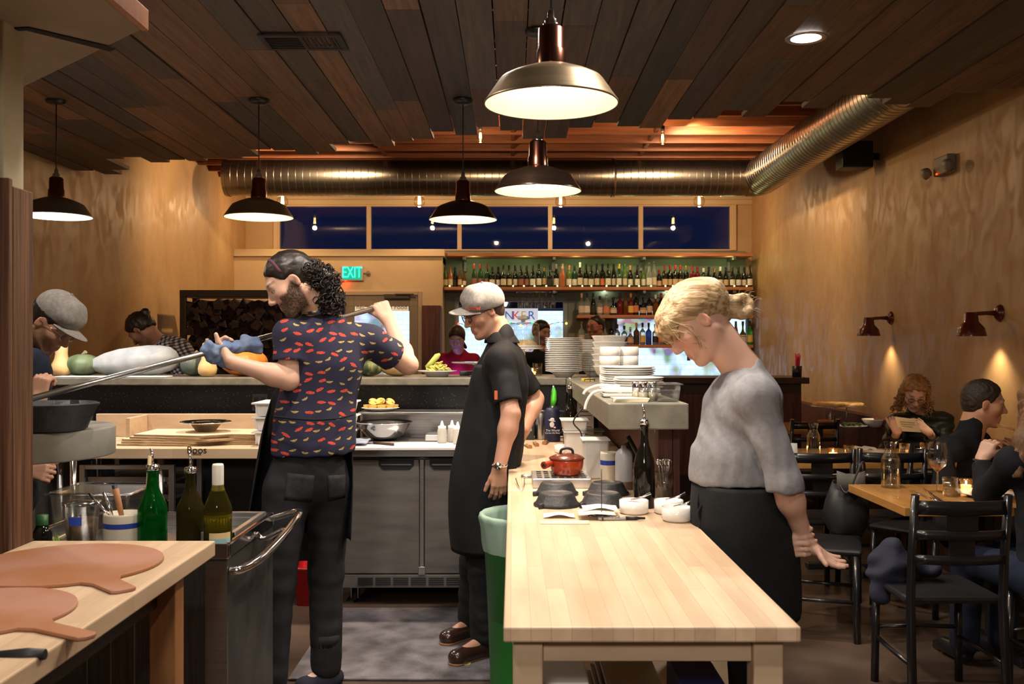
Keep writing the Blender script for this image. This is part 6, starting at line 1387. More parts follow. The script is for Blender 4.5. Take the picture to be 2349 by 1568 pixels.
def surf(sd, h, disp=None):
    lo = np.min(sd.lo, 0)-3*h; hi = np.max(sd.hi, 0)+3*h; B = 8
    nb = np.ceil((hi-lo)/(h*B)).astype(int)+1; n = nb*B
    bi = np.stack(np.meshgrid(*[np.arange(k) for k in nb], indexing='ij'), -1).reshape(-1,3)
    bc = lo+(bi*B+B/2-.5)*h; bd = sd.ev(bc.astype(np.float32))
    act = np.abs(bd) < B*h*.9*1.6+.02
    A = np.repeat(np.repeat(np.repeat(np.sign(bd).reshape(nb), B, 0), B, 1), B, 2).astype(np.float32)
    off = np.stack(np.meshgrid(*[np.arange(B)]*3, indexing='ij'), -1).reshape(-1,3)
    ai = bi[act]
    for q in range(0, len(ai), 400):
        g = (ai[q:q+400,None,:]*B+off[None]).reshape(-1,3); P = (lo+g*h).astype(np.float32); d = sd.ev(P)
        if disp is not None: d = d+disp(P)
        A[g[:,0],g[:,1],g[:,2]] = d
    ins = A < 0
    m = np.zeros([k-1 for k in n], np.int8)
    for a in (0,1):
        for b in (0,1):
            for c in (0,1): m += ins[a:n[0]-1+a, b:n[1]-1+b, c:n[2]-1+c]
    cells = np.argwhere((m > 0) & (m < 8)); I = np.full([k-1 for k in n], -1, np.int32); I[tuple(cells.T)] = np.arange(len(cells))
    acc = np.zeros((len(cells),3)); cnt = np.zeros(len(cells)); c8 = [(a,b,c) for a in (0,1) for b in (0,1) for c in (0,1)]
    for i, a in enumerate(c8):
        for b in c8[i+1:]:
            if sum(abs(x-y) for x, y in zip(a,b)) != 1: continue
            va = A[cells[:,0]+a[0],cells[:,1]+a[1],cells[:,2]+a[2]]; vb = A[cells[:,0]+b[0],cells[:,1]+b[1],cells[:,2]+b[2]]
            x = (va < 0) != (vb < 0); t = np.where(x, va/np.where(x, va-vb, 1), 0)
            pt = np.array(a)+t[:,None]*(np.array(b)-np.array(a)); acc += pt*x[:,None]; cnt += x
    V = lo+(cells+acc/cnt[:,None])*h; F_ = []
    for ax in range(3):
        u, v = [(1,2),(2,0),(0,1)][ax]
        s0 = [slice(0,k-1) for k in n]; s1 = list(s0); s1[ax] = slice(1,n[ax])
        for ss in (s0, s1): pass
        a = ins[tuple(slice(0,n[i]-1) if i == ax else slice(1,n[i]-1) for i in range(3))]; b = ins[tuple(slice(1,n[i]) if i == ax else slice(1,n[i]-1) for i in range(3))]
        e = np.argwhere(a != b); w_ = a[tuple(e.T)]; base = e.copy(); base[:,u] += 1; base[:,v] += 1
        def idx(du, dv): q = base.copy(); q[:,u] -= du; q[:,v] -= dv; return I[tuple(q.T)]
        quad = np.stack([idx(0,0), idx(1,0), idx(1,1), idx(0,1)], 1); quad = np.where(w_[:,None], quad, quad[:,::-1]); F_.append(quad)
    F_ = np.concatenate(F_); F_ = F_[(F_ >= 0).all(1)]
    return V, F_
def grow(sd, h, name, m, parent, disp=None, colfn=None, org=None):
    V, F_ = surf(sd, h, disp); org = np.array(WL[parent.name] if parent is not None else (org if org is not None else (0,0,0)))
    me = bpy.data.meshes.new(name); W_ = (V-org).astype(np.float32)
    me.vertices.add(len(W_)); me.vertices.foreach_set('co', W_.ravel()); me.loops.add(len(F_)*4); me.loops.foreach_set('vertex_index', F_.ravel().astype(np.int32))
    me.polygons.add(len(F_)); me.polygons.foreach_set('loop_start', np.arange(0, len(F_)*4, 4, dtype=np.int32))
    me.update(calc_edges=True); me.polygons.foreach_set('use_smooth', np.ones(len(F_), bool)); me.materials.append(m)
    if colfn is not None:
        a = me.color_attributes.new('Col', 'FLOAT_COLOR', 'POINT'); c = np.ones((len(V),4), np.float32); c[:,:3] = colfn(V); a.data.foreach_set('color', c.ravel())
    me.validate(); o = bpy.data.objects.new(name, me); C.objects.link(o)
    if parent is not None: o.parent = parent
    else: o.location = Vector(org)
    WL[o.name] = Vector(org); return o
skinm = mat('skin', (1,1,1), .48, vcol=True, sss=.12)
skinm.node_tree.nodes['Principled BSDF'].inputs['Subsurface Radius'].default_value = (1,.35,.2)
eyew = mat('eye_white', (.7,.68,.65), .2); irism = mat('iris', (.03,.02,.012), .15); 
def wrinkled(name, col, rough=.85, col2=None, ns=20, bump=.15): return mat(name, col, rough, 0, col2 or tuple(c*1.5 for c in col), ns, bump=bump, bs=120, spec=.25)
class Head:
    def __init__(s, o, f, u=(0,0,1), sc=1.0): s.o = Vector(o); s.M = frame(f, u); s.s = sc
    def __call__(s, x, y, z): return s.o+s.M@(Vector((x,y,z))*s.s)
    def d(s, x, y, z): return s.M@Vector((x,y,z))
    def loc(s, V): return (V-np.array(s.o))@np.array(s.M)/s.s
def head_sd(sd, H_, jaw=1.0, nose=1.0, fine=True):
    s = H_.s; M_ = H_.M
    def E(c, r, k=.02, op=0, R=None): sd.ell(H_(*c), tuple(q*s for q in r), (M_@R if R is not None else M_), k*s, op)
    def Cp(a, b, ra, rb=None, k=.02, op=0): sd.cap(H_(*a), H_(*b), ra*s, (rb if rb is not None else ra)*s, k*s, None, op)
    E((0,-.014,.038),(.073,.092,.082)); E((0,.022,-.012),(.061,.070,.085),.03)
    for x in (-1,1):
        Cp((x*.047,-.012,-.045),(x*.018*jaw,.060,-.094),.020*jaw,.016*jaw,.03); E((x*.041,.056,-.018),(.020,.018,.018),.04)
    E((0,.074,-.096),(.019*jaw,.016,.016),.02); Cp((-.036,.080,.030),(.036,.080,.030),.010,None,.018)
    for x in (-1,1):
        E((x*.031,.096,.010),(.017,.014,.011),.014,1); E((x*.031,.0765,.0145),(.0135,.0118,.0105),.004)
    Cp((0,.088,.014),(0,.1085*nose,-.022),.0075,.0110,.012); E((0,.109*nose,-.026),(.010,.010,.009),.006)
    for x in (-1,1): E((x*.011,.098,-.030),(.008,.010,.007),.006)
    Cp((-.019,.081,-.057),(.019,.081,-.057),.0080,None,.014); Cp((-.016,.0815,-.068),(.016,.0815,-.068),.0082,None,.014)
    Cp((-.022,.0915,-.0625),(.022,.0915,-.0625),.0022,None,.004,1)
    for x in (-1,1):
        R = Matrix.Rotation(x*.35,3,'Z')@Matrix.Rotation(-.15,3,'X'); E((x*.076,-.006,-.002),(.008,.0165,.028),.006,0,R); E((x*.083,-.002,.002),(.006,.010,.017),.005,1,R)
    return sd
def face_col(H_, skin, lip=(.45,.14,.11), brow=(.05,.03,.02), beard=None, bcol=(.06,.04,.03), blush=.25):
    skin = np.array(skin); 
    def f(V):
        L = H_.loc(V); x, y, z = L[:,0], L[:,1], L[:,2]; c = np.tile(skin, (len(V),1)).astype(np.float32); ax = np.abs(x)
        near = (np.abs(L) < .2).all(1)
        def mixc(m, col): c[:] = c*(1-m[:,None])+np.array(col)*m[:,None]
        r = np.exp(-((ax-.045)/.02)**2-((z+.025)/.02)**2)*(y > .03)*near*blush; mixc(r, skin*np.array([1.05,.62,.55]))
        ear = near*np.exp(-((ax-.082)/.008)**2)*(np.abs(y) < .03)*(np.abs(z) < .04)*.35; mixc(ear, skin*np.array([1.1,.6,.5]))
        if beard:
            zl = np.where(y > .045, -.019, .010-.9*np.clip(y-.015,0,.04)); zl = np.where(y > .078, -.038, zl)
            b = near*np.clip((zl-z)/.010, 0, 1)*np.clip((y+.012)/.010, 0, 1)*np.clip((z+.125)/.02, 0, 1)*beard*np.random.RandomState(1).uniform(.75,1.12,len(V))
            mixc(np.clip(b,0,1), bcol)
        m = near*(y > .074)*(ax < .023)*np.exp(-((z+.0625)/.0080)**4); mixc(np.clip(m,0,1)*.9, lip)
        m = near*(y > .055)*np.exp(-((ax-.034)/.017)**4)*np.exp(-((z-.036+.1*(ax-.03)**2/.01*.1)/.0055)**4); mixc(np.clip(m,0,1)*.85, brow)
        m = near*(y > .07)*np.exp(-((ax-.031)/.013)**4)*np.exp(-((z-.0085)/.0022)**4); mixc(np.clip(m,0,1)*.6, brow)
        return c
    return f
def eyes(H_, par):
    for x in (-1,1):
        e = MB().ell(H_(x*.031,.0765,.0095), .0108*H_.s, 10).build('eye', eyew, par); MB().ell(H_(x*.031,.0835,.0075), (.0052*H_.s,.0048*H_.s,.0052*H_.s), 8, R=H_.M).build('iris', irism, e)
def hand(sd, w_, d, n, side, curl=(.5,.6,.4), s=1.0, th=(.7,.6,-.4), th2=(.3,.9,-.3), spread=.06, fc=None):
    d = Vector(d).normalized(); n = Vector(n); n = (n-d*n.dot(d)).normalized(); lat = d.cross(n)*side; w_ = Vector(w_)
    L = lambda x, y, z: w_+(lat*x+d*y+n*z)*s
    D = lambda v: (lat*v[0]+d*v[1]+n*v[2]).normalized()
    for i, bx in enumerate((.030,.011,-.009,-.027)): sd.cap(L(bx*.55,.0,0), L(bx,.082-.003*abs(i-1),0), .0155*s, .0112*s, k=.012)
    sd.cap(L(.014,.015,-.006), L(.034,.048,-.012), .018*s, .0135*s, k=.014)
    lens = (.074,.082,.076,.060)
    for i, bx in enumerate((.030,.011,-.009,-.027)):
        p = L(bx,.084-.003*abs(i-1),0); a = 0; cc = fc[i] if fc else curl
        for j, (t, r0, r1) in enumerate(((.46,.0098,.0088),(.30,.0088,.0080),(.24,.0080,.0066))):
            a += cc[j]; v = D((spread*(1.5-i), math.cos(a), -math.sin(a))); q = p+v*lens[i]*t*s; sd.cap(p, q, r0*s, r1*s, k=.004); p = q
    p = L(.034,.046,-.012); v = D(th); q = p+v*.036*s; sd.cap(p, q, .0122*s, .0105*s, k=.008); v = D(th2); sd.cap(q, q+v*.030*s, .0105*s, .0085*s, k=.004)
def limb(sd, a, b, c, r, g=0.0, k=.02):
    """shoulder/hip a, elbow/knee b, wrist/ankle c with tapering radii r=(r0,r1,r2)"""
    sd.cap(a, b, r[0]+g, r[1]+g, k=k); sd.cap(b, c, r[1]+g, r[2]+g, k=k)
def torso(sd, P, g=0.0):
    fr = P['front']; bw = P.get('bw',(.155,.135,.150)); fz = P.get('fz', .70)
    sd.cap(P['ch'], P['wa'], bw[0]+g, bw[1]+g, k=.05, fl=(fr, fz)); sd.cap(P['wa'], P['pe'], bw[1]+g, bw[2]+g, k=.05, fl=(fr, min(.85,fz+.05)))
    sd.cap(P['sL'], P['sR'], .058+g, k=.06); sd.cap(P['nk'], P['ch'], .060+g, .12+g, k=.05, fl=(fr, .75))
def person(P, h=.006):
    root = thing('person', P['label'], 'person', P['base'], P.get('group')); Hd = P['head']
    sd = SD(); 
    torso(sd, P, -.012)
    sd.cap(Hd(0,-.030,-.05), P['nk'], P.get('nr',.053)*Hd.s, (P.get('nr',.053)+.008)*Hd.s, k=.03)
    sd.cap(Hd(0,.005,-.06), (Vector(P['nk'])+Vector(P['front'])*.03), .036*Hd.s, .040, k=.03)
    head_sd(sd, Hd, P.get('jaw',1), P.get('nose',1))
    ar = P.get('ar',(.046,.040,.026))
    for sde in 'LR':
        if 'e'+sde in P:
            limb(sd, P['s'+sde], P['e'+sde], P['w'+sde], ar)
            mid = lerp(Vector(P['e'+sde]), Vector(P['w'+sde]), .28); sd.ell(mid, ar[1]*.92, k=.04)
            if 'h'+sde in P: hh = P['h'+sde]; hand(sd, P['w'+sde], *hh['v'], **{k:v for k,v in hh.items() if k != 'v'})
        if 'k'+sde in P: limb(sd, P['p'+sde], P['k'+sde], P['a'+sde], (.078,.052,.036))
        if 'a'+sde in P and 't'+sde in P: sd.cap(Vector(P['a'+sde])-Vector((0,0,.03)), P['t'+sde], .032, .026, k=.02)
    body = grow(sd, h, 'body', skinm, root, colfn=P['col']); eyes(Hd, root)
    return root
def trousers(P, root, m, g=.014, h=.009, waist=None, cuff=None, r=(.082,.060,.052), dis=None, name='trousers'):
    sd = SD(); fr = P['front']; bw = P.get('bw',(.155,.135,.150))
    sd.cap(waist[0], P['pe'], bw[1]+g*.5, bw[2]+g, k=.04, fl=(fr,.78))
    for s_ in 'LR': limb(sd, P['p'+s_], P['k'+s_], P['a'+s_], r, g, k=.03)
    sd.cut(*waist, k=.004)
    for c in (cuff or []): sd.ell(c[0], c[1], None, .003, 1) if len(c) == 3 else sd.cut(*c)
    return grow(sd, h, name, m, root, disp=dis)
def top(P, root, m, g=.012, h=.009, sl=.8, hem=None, neck=None, dis=None, ar=(.056,.050,.044), name='shirt', nr=.060, colfn=None, extra=None):
    sd = SD(); torso(sd, P, g)
    if extra: extra(sd)
    for s_ in 'LR':
        if 'e'+s_ not in P: continue
        a, b, c = Vector(P['s'+s_]), Vector(P['e'+s_]), Vector(P['w'+s_]); T = sl[s_] if isinstance(sl, dict) else sl; q = SD()
        if T <= 1: e = lerp(a,b,T); dr_ = (b-a).normalized(); q.cap(a, e+dr_*.08, ar[0], ar[1], k=.03)
        else: e = lerp(b,c,T-1); dr_ = (c-b).normalized(); q.cap(a, b, ar[0], ar[1], k=.03); q.cap(b, e+dr_*.08, ar[1], ar[2], k=.025)
        q.cut(e, dr_, .004); q.cap(e-dr_*.0, e+dr_*.06, (ar[1] if T <= 1 else ar[2])-.013, None, k=.004, op=1); sd.sub(q, .028)
    if hem: sd.cut(*hem)
    if neck: sd.ell(neck[0], neck[1], neck[2] if len(neck) > 2 else None, .006, 1)
    return grow(sd, h, name, m, root, disp=dis, colfn=colfn)
def shoe(a, t, m, root, name='shoe', h=.05, hgt=.0, r=(.042,.038), sole=None, shaft=None):
    a, t = Vector(a), Vector(t); a0 = Vector((a.x,a.y,.045)); t0 = Vector((t.x,t.y,.040)); d = (t0-a0).normalized(); sd = SD()
    sd.cap(a0-d*.035, t0, r[0], r[1], k=.03, fl=((0,0,1),.85)); sd.cap(a0+Vector((0,0,.0)), a0+Vector((0,0,shaft or .045)), r[0]*.98, r[0]*.92, k=.03); sd.cut((0,0,.014),(0,0,-1))
    o = grow(sd, .006, name, m, root); s2 = SD(); s2.cap(a0-d*.035, t0+d*.004, r[0]+.005, r[1]+.004, k=.02); s2.cut((0,0,.022),(0,0,1),.003); s2.cut((0,0,.002),(0,0,-1),.003)
    grow(s2, .006, 'sole', sole or blackp, o); return o
def cap_hat(Hd, root, m, under=None, tilt=0.0, lift=0.0, roll=0.0, bl=.078):
    M2 = Hd.M@Matrix.Rotation(tilt,3,'X')@Matrix.Rotation(roll,3,'Y'); s = Hd.s
    L = lambda x,y,z: Hd.o+M2@(Vector((x,y,z))*s)
    sd = SD(); sd.ell(L(0,-.008,.050+lift), (.084*s,.104*s,.093*s), M2, .02); sd.cap(L(-.045,.062,.070+lift), L(.045,.062,.070+lift), .030*s, None, k=.035); sd.cap(L(-.03,.045,.105+lift), L(.03,.045,.105+lift), .026*s, None, k=.03)
    sd.cut(L(0,0,.030+lift), M2@Vector((0,0,-1)), .004); sd.ell(L(0,-.008,.028+lift), (.076*s,.095*s,.06*s), M2, .004, 1)
    crown = grow(sd, .005, 'cap_crown', m, root)
    MB().ell(L(0,-.01,.1445+lift), (.007*s,.007*s,.004*s), 8, R=M2).build('button', m, crown)
    up = []; 
    for i in range(9):
        t = i/8; row = []
        for j in range(13):
            a = -1+2*j/12; yy = .075*math.sqrt(max(0,1-a*a*.85))*.9; xx = a*.078
            y0_ = .098*math.sqrt(max(0,1-(a*.80)**2))-.010; y1_ = y0_+bl*math.sqrt(max(.0,1-a*a))+.001
            row.append(L(xx, lerp(y0_, y1_, t), .036+lift-.012*a*a-.004*t))
        up.append(row)
    b = MB().sheet(up); brim = b.build('cap_brim', m, root, solid=.004)
    if under:
        b2 = MB().sheet([[p+M2@Vector((0,-.002,-.0032)) for p in r] for r in up]); b2.build('brim_underside', under, brim)
    return L, M2
def glasses(Hd, root, m=None, r=.0215, rim=.0016):
    g = MB(); s = Hd.s
    for x in (-1,1):
        g.tube([Hd(x*.032+r*1.1*math.cos(a), .099-.006*abs(math.cos(a)), .006+r*.85*math.sin(a)) for a in [2*PI*k/20 for k in range(21)]], rim, 6, caps=False)
        g.tube([Hd(x*.055,.092,.012), Hd(x*.074,.05,.012), Hd(x*.080,.0,.010), Hd(x*.078,-.01,0)], rim*.9, 6)
    g.tube([Hd(-.010,.101,.010),Hd(0,.104,.012),Hd(.010,.101,.010)], rim, 6); o = g.build('eyeglasses', m or blackp, root)
    ln = MB()
    for x in (-1,1): ln.lathe([(0,0),(r,.0)], Hd(x*.032,.0955,.006), 20, R=Hd.M@Matrix(((1,0,0),(0,0,1),(0,-1,0))))
    ln.build('lenses', glassy('lens_glass', (.9,.92,.92), .10), o)
def hair_sd(Hd, t=.010, line=((0,.064,.052),(0,.80,-.60)), nape=((0,-.05,-.055),(0,.25,-.97)), ears=True, k=.02):
    s = Hd.s; sd = SD(); sd.ell(Hd(0,-.014,.038), tuple((q+t)*s for q in (.073,.092,.082)), Hd.M, .02); sd.ell(Hd(0,-.045,-.01), tuple((q+t*.5)*s for q in (.060,.055,.06)), Hd.M, .03)
    sd.cut(Hd(*line[0]), Hd.d(*line[1]), .012); sd.cut(Hd(*nape[0]), Hd.d(*nape[1]), .008)
    if ears:
        for x in (-1,1): sd.ell(Hd(x*.088,.006,-.004), tuple(q*s for q in (.026,.024,.036)), Hd.M, .008, 1)
    return sd
def shell(levels, side, front, m, name, root, n=14, th=.006, sub=1):
    side, front = Vector(side).normalized(), Vector(front).normalized(); rows = []
    for (c, rx, ry, a0, a1) in levels: rows.append([Vector(c)+side*rx*math.cos(a)+front*ry*math.sin(a) for a in [a0+(a1-a0)*k/n for k in range(n+1)]])
    return MB().sheet(rows).build(name, m, root, solid=th, sub=sub)
def curls(Hd, n, zone, r0, rad, m, name, root, seed=1, turns=2.2, L_=.05, fall=(0,0,-1), kr=.0022):
    rg = random.Random(seed); b = MB(); fall = Vector(fall)
    for _ in range(n):
        p0, nn = zone(rg); t = nn.cross(Vector((rg.uniform(-1,1),rg.uniform(-1,1),rg.uniform(-1,1)))).normalized(); ax = (nn*.35+fall*.8+t*.5).normalized(); a1 = ax.cross(nn).normalized(); a2 = ax.cross(a1)
        ph = rg.uniform(0,6.28); ln_ = L_*rg.uniform(.6,1.25); rr = rad*rg.uniform(.6,1.2); tt = turns*rg.uniform(.7,1.2)
        b.tube([p0+ax*ln_*(q/11)+(a1*math.cos(ph+tt*6.28*q/11)+a2*math.sin(ph+tt*6.28*q/11))*rr for q in range(12)], [kr*(1 if q < 9 else .6) for q in range(12)], 5)
    return b.build(name, m, root)

navyb = (.016,.016,.045)
def print_mat():
    m = bpy.data.materials.new('printed_cotton'); m.use_nodes = True; nt = m.node_tree; bs = nt.nodes['Principled BSDF']; N = nt.nodes.new; L = nt.links.new
    bs.inputs['Roughness'].default_value = .85
    tc = N('ShaderNodeTexCoord'); sx = N('ShaderNodeSeparateXYZ'); L(tc.outputs['Object'], sx.inputs[0])
    def mth(op, a, b=None):
        n = N('ShaderNodeMath'); n.operation = op
        for i, q in enumerate((a, b)):
            if q is None: continue
            if isinstance(q, (int, float)): n.inputs[i].default_value = q
            else: L(q, n.inputs[i])
        return n.outputs[0]
    cx = N('ShaderNodeCombineXYZ'); xx = mth('ADD', sx.outputs[0], mth('MULTIPLY', sx.outputs[1], .35)); L(mth('MULTIPLY', xx, 1/.050), cx.inputs[0]); L(mth('MULTIPLY', sx.outputs[2], 1/.041), cx.inputs[1])
    vo = N('ShaderNodeTexVoronoi'); vo.voronoi_dimensions = '2D'; vo.inputs['Scale'].default_value = 1; vo.inputs['Randomness'].default_value = .62; L(cx.outputs[0], vo.inputs['Vector'])
    sb = N('ShaderNodeVectorMath'); sb.operation = 'SUBTRACT'; L(cx.outputs[0], sb.inputs[0]); L(vo.outputs['Position'], sb.inputs[1]); sp = N('ShaderNodeSeparateXYZ'); L(sb.outputs[0], sp.inputs[0])
    cs = N('ShaderNodeSeparateColor'); L(vo.outputs['Color'], cs.inputs[0]); ang = mth('MULTIPLY', mth('SUBTRACT', cs.outputs[1], .5), 1.3); ca, sa = mth('COSINE', ang), mth('SINE', ang)
    u = mth('ADD', mth('MULTIPLY', sp.outputs[0], ca), mth('MULTIPLY', sp.outputs[1], sa)); v = mth('SUBTRACT', mth('MULTIPLY', sp.outputs[1], ca), mth('MULTIPLY', sp.outputs[0], sa))
    nz = N('ShaderNodeTexNoise'); nz.inputs['Scale'].default_value = 5.5; L(cx.outputs[0], nz.inputs['Vector']); nn = mth('MULTIPLY', mth('SUBTRACT', nz.outputs['Fac'], .5), 2.2)
    vb = mth('SUBTRACT', v, mth('MULTIPLY', mth('MULTIPLY', u, u), .9))      # crescent bend
    def ellp(a, b, vv): return mth('ADD', mth('ADD', mth('POWER', mth('ABSOLUTE', mth('DIVIDE', u, a)), 2.0), mth('POWER', mth('ABSOLUTE', mth('DIVIDE', vv, b)), 2.0)), nn)
    red = mth('LESS_THAN', ellp(.37, .15, v), 1.0); yel = mth('LESS_THAN', ellp(.29, .105, vb), 1.0); isred = mth('GREATER_THAN', cs.outputs[0], .52)
    fr = mth('MULTIPLY', red, isred); fy = mth('MULTIPLY', yel, mth('SUBTRACT', 1.0, isred))
    n2 = N('ShaderNodeTexNoise'); n2.inputs['Scale'].default_value = 14; L(cx.outputs[0], n2.inputs['Vector']); hl = mth('GREATER_THAN', n2.outputs['Fac'], .56)
    def mx(f, a, b):
        q = N('ShaderNodeMix'); q.data_type = 'RGBA'; L(f, q.inputs['Factor'])
        for nme, c in (('A', a), ('B', b)):
            if isinstance(c, tuple): q.inputs[nme].default_value = (*c, 1)
            else: L(c, q.inputs[nme])
        return q.outputs['Result']
    rc = mx(hl, (.58,.035,.022), (.62,.17,.10)); yc = mx(hl, (.34,.24,.05), (.62,.53,.28))
    c = mx(fy, mx(fr, navyb, rc), yc); L(c, bs.inputs['Base Color']); return m
def plaid_mat():
    m = bpy.data.materials.new('plaid_cotton'); m.use_nodes = True; nt = m.node_tree; bs = nt.nodes['Principled BSDF']; N = nt.nodes.new; L = nt.links.new; bs.inputs['Roughness'].default_value = .85
    tc = N('ShaderNodeTexCoord'); mp = N('ShaderNodeMapping'); mp.inputs['Rotation'].default_value = (0,.5,0); L(tc.outputs['Object'], mp.inputs[0]); sx = N('ShaderNodeSeparateXYZ'); L(mp.outputs[0], sx.inputs[0]); o = []
    for i in (0, 2):
        a = N('ShaderNodeMath'); a.operation = 'MULTIPLY'; a.inputs[1].default_value = 1/.026; L(sx.outputs[i], a.inputs[0]); b = N('ShaderNodeMath'); b.operation = 'FRACT'; L(a.outputs[0], b.inputs[0]); c = N('ShaderNodeMath'); c.operation = 'GREATER_THAN'; c.inputs[1].default_value = .5; L(b.outputs[0], c.inputs[0]); o.append(c.outputs[0])
    s = N('ShaderNodeMath'); s.operation = 'ADD'; L(o[0], s.inputs[0]); L(o[1], s.inputs[1]); r = N('ShaderNodeMath'); r.operation = 'MULTIPLY'; r.inputs[1].default_value = .5; L(s.outputs[0], r.inputs[0])
    k = N('ShaderNodeValToRGB'); k.color_ramp.interpolation = 'CONSTANT'; e = k.color_ramp.elements; e[0].color = (.55,.53,.52,1); e[0].position = 0; e[1].position = .75; e[1].color = (.012,.012,.02,1); q = e.new(.25); q.color = (.13,.13,.16,1)
    L(r.outputs[0], k.inputs[0]); L(k.outputs[0], bs.inputs['Base Color']); return m
SK = (.60,.36,.245)     # fair skin
denim = wrinkled('black_denim', (.011,.011,.014), .85, (.020,.020,.024), 9, .12); aprb = wrinkled('black_apron', (.007,.008,.010), .85, (.012,.014,.016), 6, .08)
# ---------------------------------------------------------------- man in the printed shirt, holding the oven peel
A = dict(label='person with curly dark ponytail, navy printed shirt and black jeans, holding a long peel', base=(at(690,0,4.05).x,4.05,0))
hd = Head(at(669,649,4.00), (-.78,-.30,-.55), (-.5,-.1,.85), 1.07)
d0 = 4.08
A.update(head=hd, nk=at(738,712,d0), ch=at(742,835,d0), wa=at(722,965,d0), pe=at(708,1085,d0), sL=at(668,770,4.0), sR=at(845,782,4.16), eL=at(662,870,3.97), eR=at(936,836,4.30),
         front=Vector((-.15,1,0)).normalized(), bw=(.150,.140,.155), fz=.72, ar=(.050,.043,.029), jaw=1.05)
# the oven peel
PA, PB = at(872,704,4.55), at(60,917,3.28); pdir = (PB-PA).normalized()
pel = thing('oven_peel', 'long steel pole of the oven peel held behind the printed-shirt man', 'peel', lerp(PA,PB,.5)); MB().tube([PA-pdir*.02,lerp(PA,PB,.5),PB], .0115, 14).build('pole', steel, pel)
MB().tube([PA-pdir*.03,PA-pdir*.019], [.008,.0118], 12).build('end_cap', black, pel)
MB().tube([PB, PB+pdir*.28], [.0115,.010], 12).build('ferrule', steel_dk, pel)
def on_pole(px):
    lo_, hi_ = 0., 1.
    for _ in range(40):
        t = (lo_+hi_)/2; p = lerp(PA,PB,t); x = VX+p.x*F/p.y
        if x > px: lo_ = t
        else: hi_ = t
    return lerp(PA,PB,(lo_+hi_)/2)
# right hand: back of the hand to the camera, fingers over the pole
g = on_pole(884); dR = Vector((-.35,.25,.90)); dR = (dR-pdir*dR.dot(pdir)).normalized(); nR = Vector((.35,-.9,.1)); nR = (nR-dR*nR.dot(dR)).normalized(); wR = g-dR*.080+nR*.030
lat = dR.cross(nR); sdR = 1 if lat.x < 0 else -1
gL = on_pole(530); dL = Vector((-.35,.72,.45)); dL = (dL-pdir*dL.dot(pdir)*.6).normalized(); nL = Vector((-.2,-.55,-.85)); nL = (nL-dL*nL.dot(dL)).normalized(); wL = gL-dL*.078+nL*.040
latL = dL.cross(nL); sdL = 1 if latL.z > 0 else -1
A.update(wR=wR, wL=wL, hR=dict(v=(dR,nR,sdR), curl=(1.25,1.35,.9), s=1.05, th=(.55,.75,-.25), th2=(.3,.8,-.5)), hL=dict(v=(dL,nL,sdL), curl=(.85,1.15,.8), s=1.05, th=(.85,.45,-.1), th2=(.75,.5,-.45)),
         pL=at(658,1120,4.03), pR=at(756,1120,4.12), kL=at(634,1340,3.98), kR=at(748,1310,4.14), aL=at(622,1560,3.92), aR=at(748,1524,4.12), tL=at(575,1600,3.86), tR=at(697,1572,4.06))
A['tL'].z = .04; A['tR'].z = .04
A['col'] = face_col(hd, (.66,.41,.30), brow=(.03,.018,.012), beard=.93, bcol=(.032,.019,.013))
ra = person(A, .005); ptm = print_mat()
swr = wrinkle(.0035, 38, 3, 6, (1,1,.5)); 
def xtra(sd): sd.cap(A['wa']+Vector((.0,0,-.02)), A['wa']+Vector((0,0,-.09)), .158, .172, k=.03, fl=(A['front'],.78))
top(A, ra, ptm, g=.017, h=.007, sl={'L':.60,'R':.62}, hem=(at(700,1040,d0),(0.02,0,-1)), neck=(hd(0,-.02,-.09),(.066,.066,.07)), dis=swr, ar=(.066,.074,.05), extra=xtra)
# collar
shell([(A['nk']+Vector((0,0,.030)),.066,.062,-.2,2*PI-.9),(A['nk']+Vector((0,0,.004)),.074,.072,-.2,2*PI-.9),(A['nk']+Vector((0,0,-.018)),.088,.088,-.2,2*PI-.9)],(1,0,0),(0,-1,0),ptm,'collar',ra,16,.004)
MB().tube(smooth([A['nk']+Vector((-.07,-.03,.0)),A['nk']+Vector((-.02,-.083,.035)),A['nk']+Vector((.045,-.075,.025)),A['nk']+Vector((.08,.0,-.0))],6), .012, 8, flat=.3).build('apron_neck_strap', aprb, ra)
jn = trousers(A, ra, denim, .012, .008, waist=(at(708,1036,d0),(0,0,1)), r=(.088,.062,.053), dis=wrinkle(.0022, 38, 5, 6, (1,1,1)), name='jeans')
for nm_, a_, k_, zc in (('L',A['aL'],A['kL'],.20),('R',A['aR'],A['kR'],.19)):
    u_ = (k_-a_).normalized(); c0 = a_+u_*(.085 if nm_ == 'R' else .10); MB().tube([c0, c0+u_*.05], [.0665,.068], 24).build('jeans_cuff', denim, ra)
from mathutils.bvhtree import BVHTree
def patch(o, quad, name, m, root, n=7, th=.0025, d=3.3):
    t = BVHTree.FromPolygons([v.co+WL[o.name] for v in o.data.vertices], [tuple(p.vertices) for p in o.data.polygons]); c = Vector((0,0,H)); rows = []
    for i in range(n):
        row = []
        for j in range(n):
            u, v = i/(n-1), j/(n-1); a = [quad[0][k]+(quad[1][k]-quad[0][k])*v for k in (0,1)]; b = [quad[3][k]+(quad[2][k]-quad[3][k])*v for k in (0,1)]; dv = (at(a[0]+(b[0]-a[0])*u, a[1]+(b[1]-a[1])*u, d)-c).normalized(); h = t.ray_cast(c, dv)[0]
            row.append((h if h is not None else c+dv*4.0)-dv*.0015)
        rows.append(row)
    return MB().sheet(rows).build(name, m, root, solid=th)
den2 = wrinkled('faded_black_denim', (.017,.017,.020), .85, (.030,.030,.034), 30, .12)
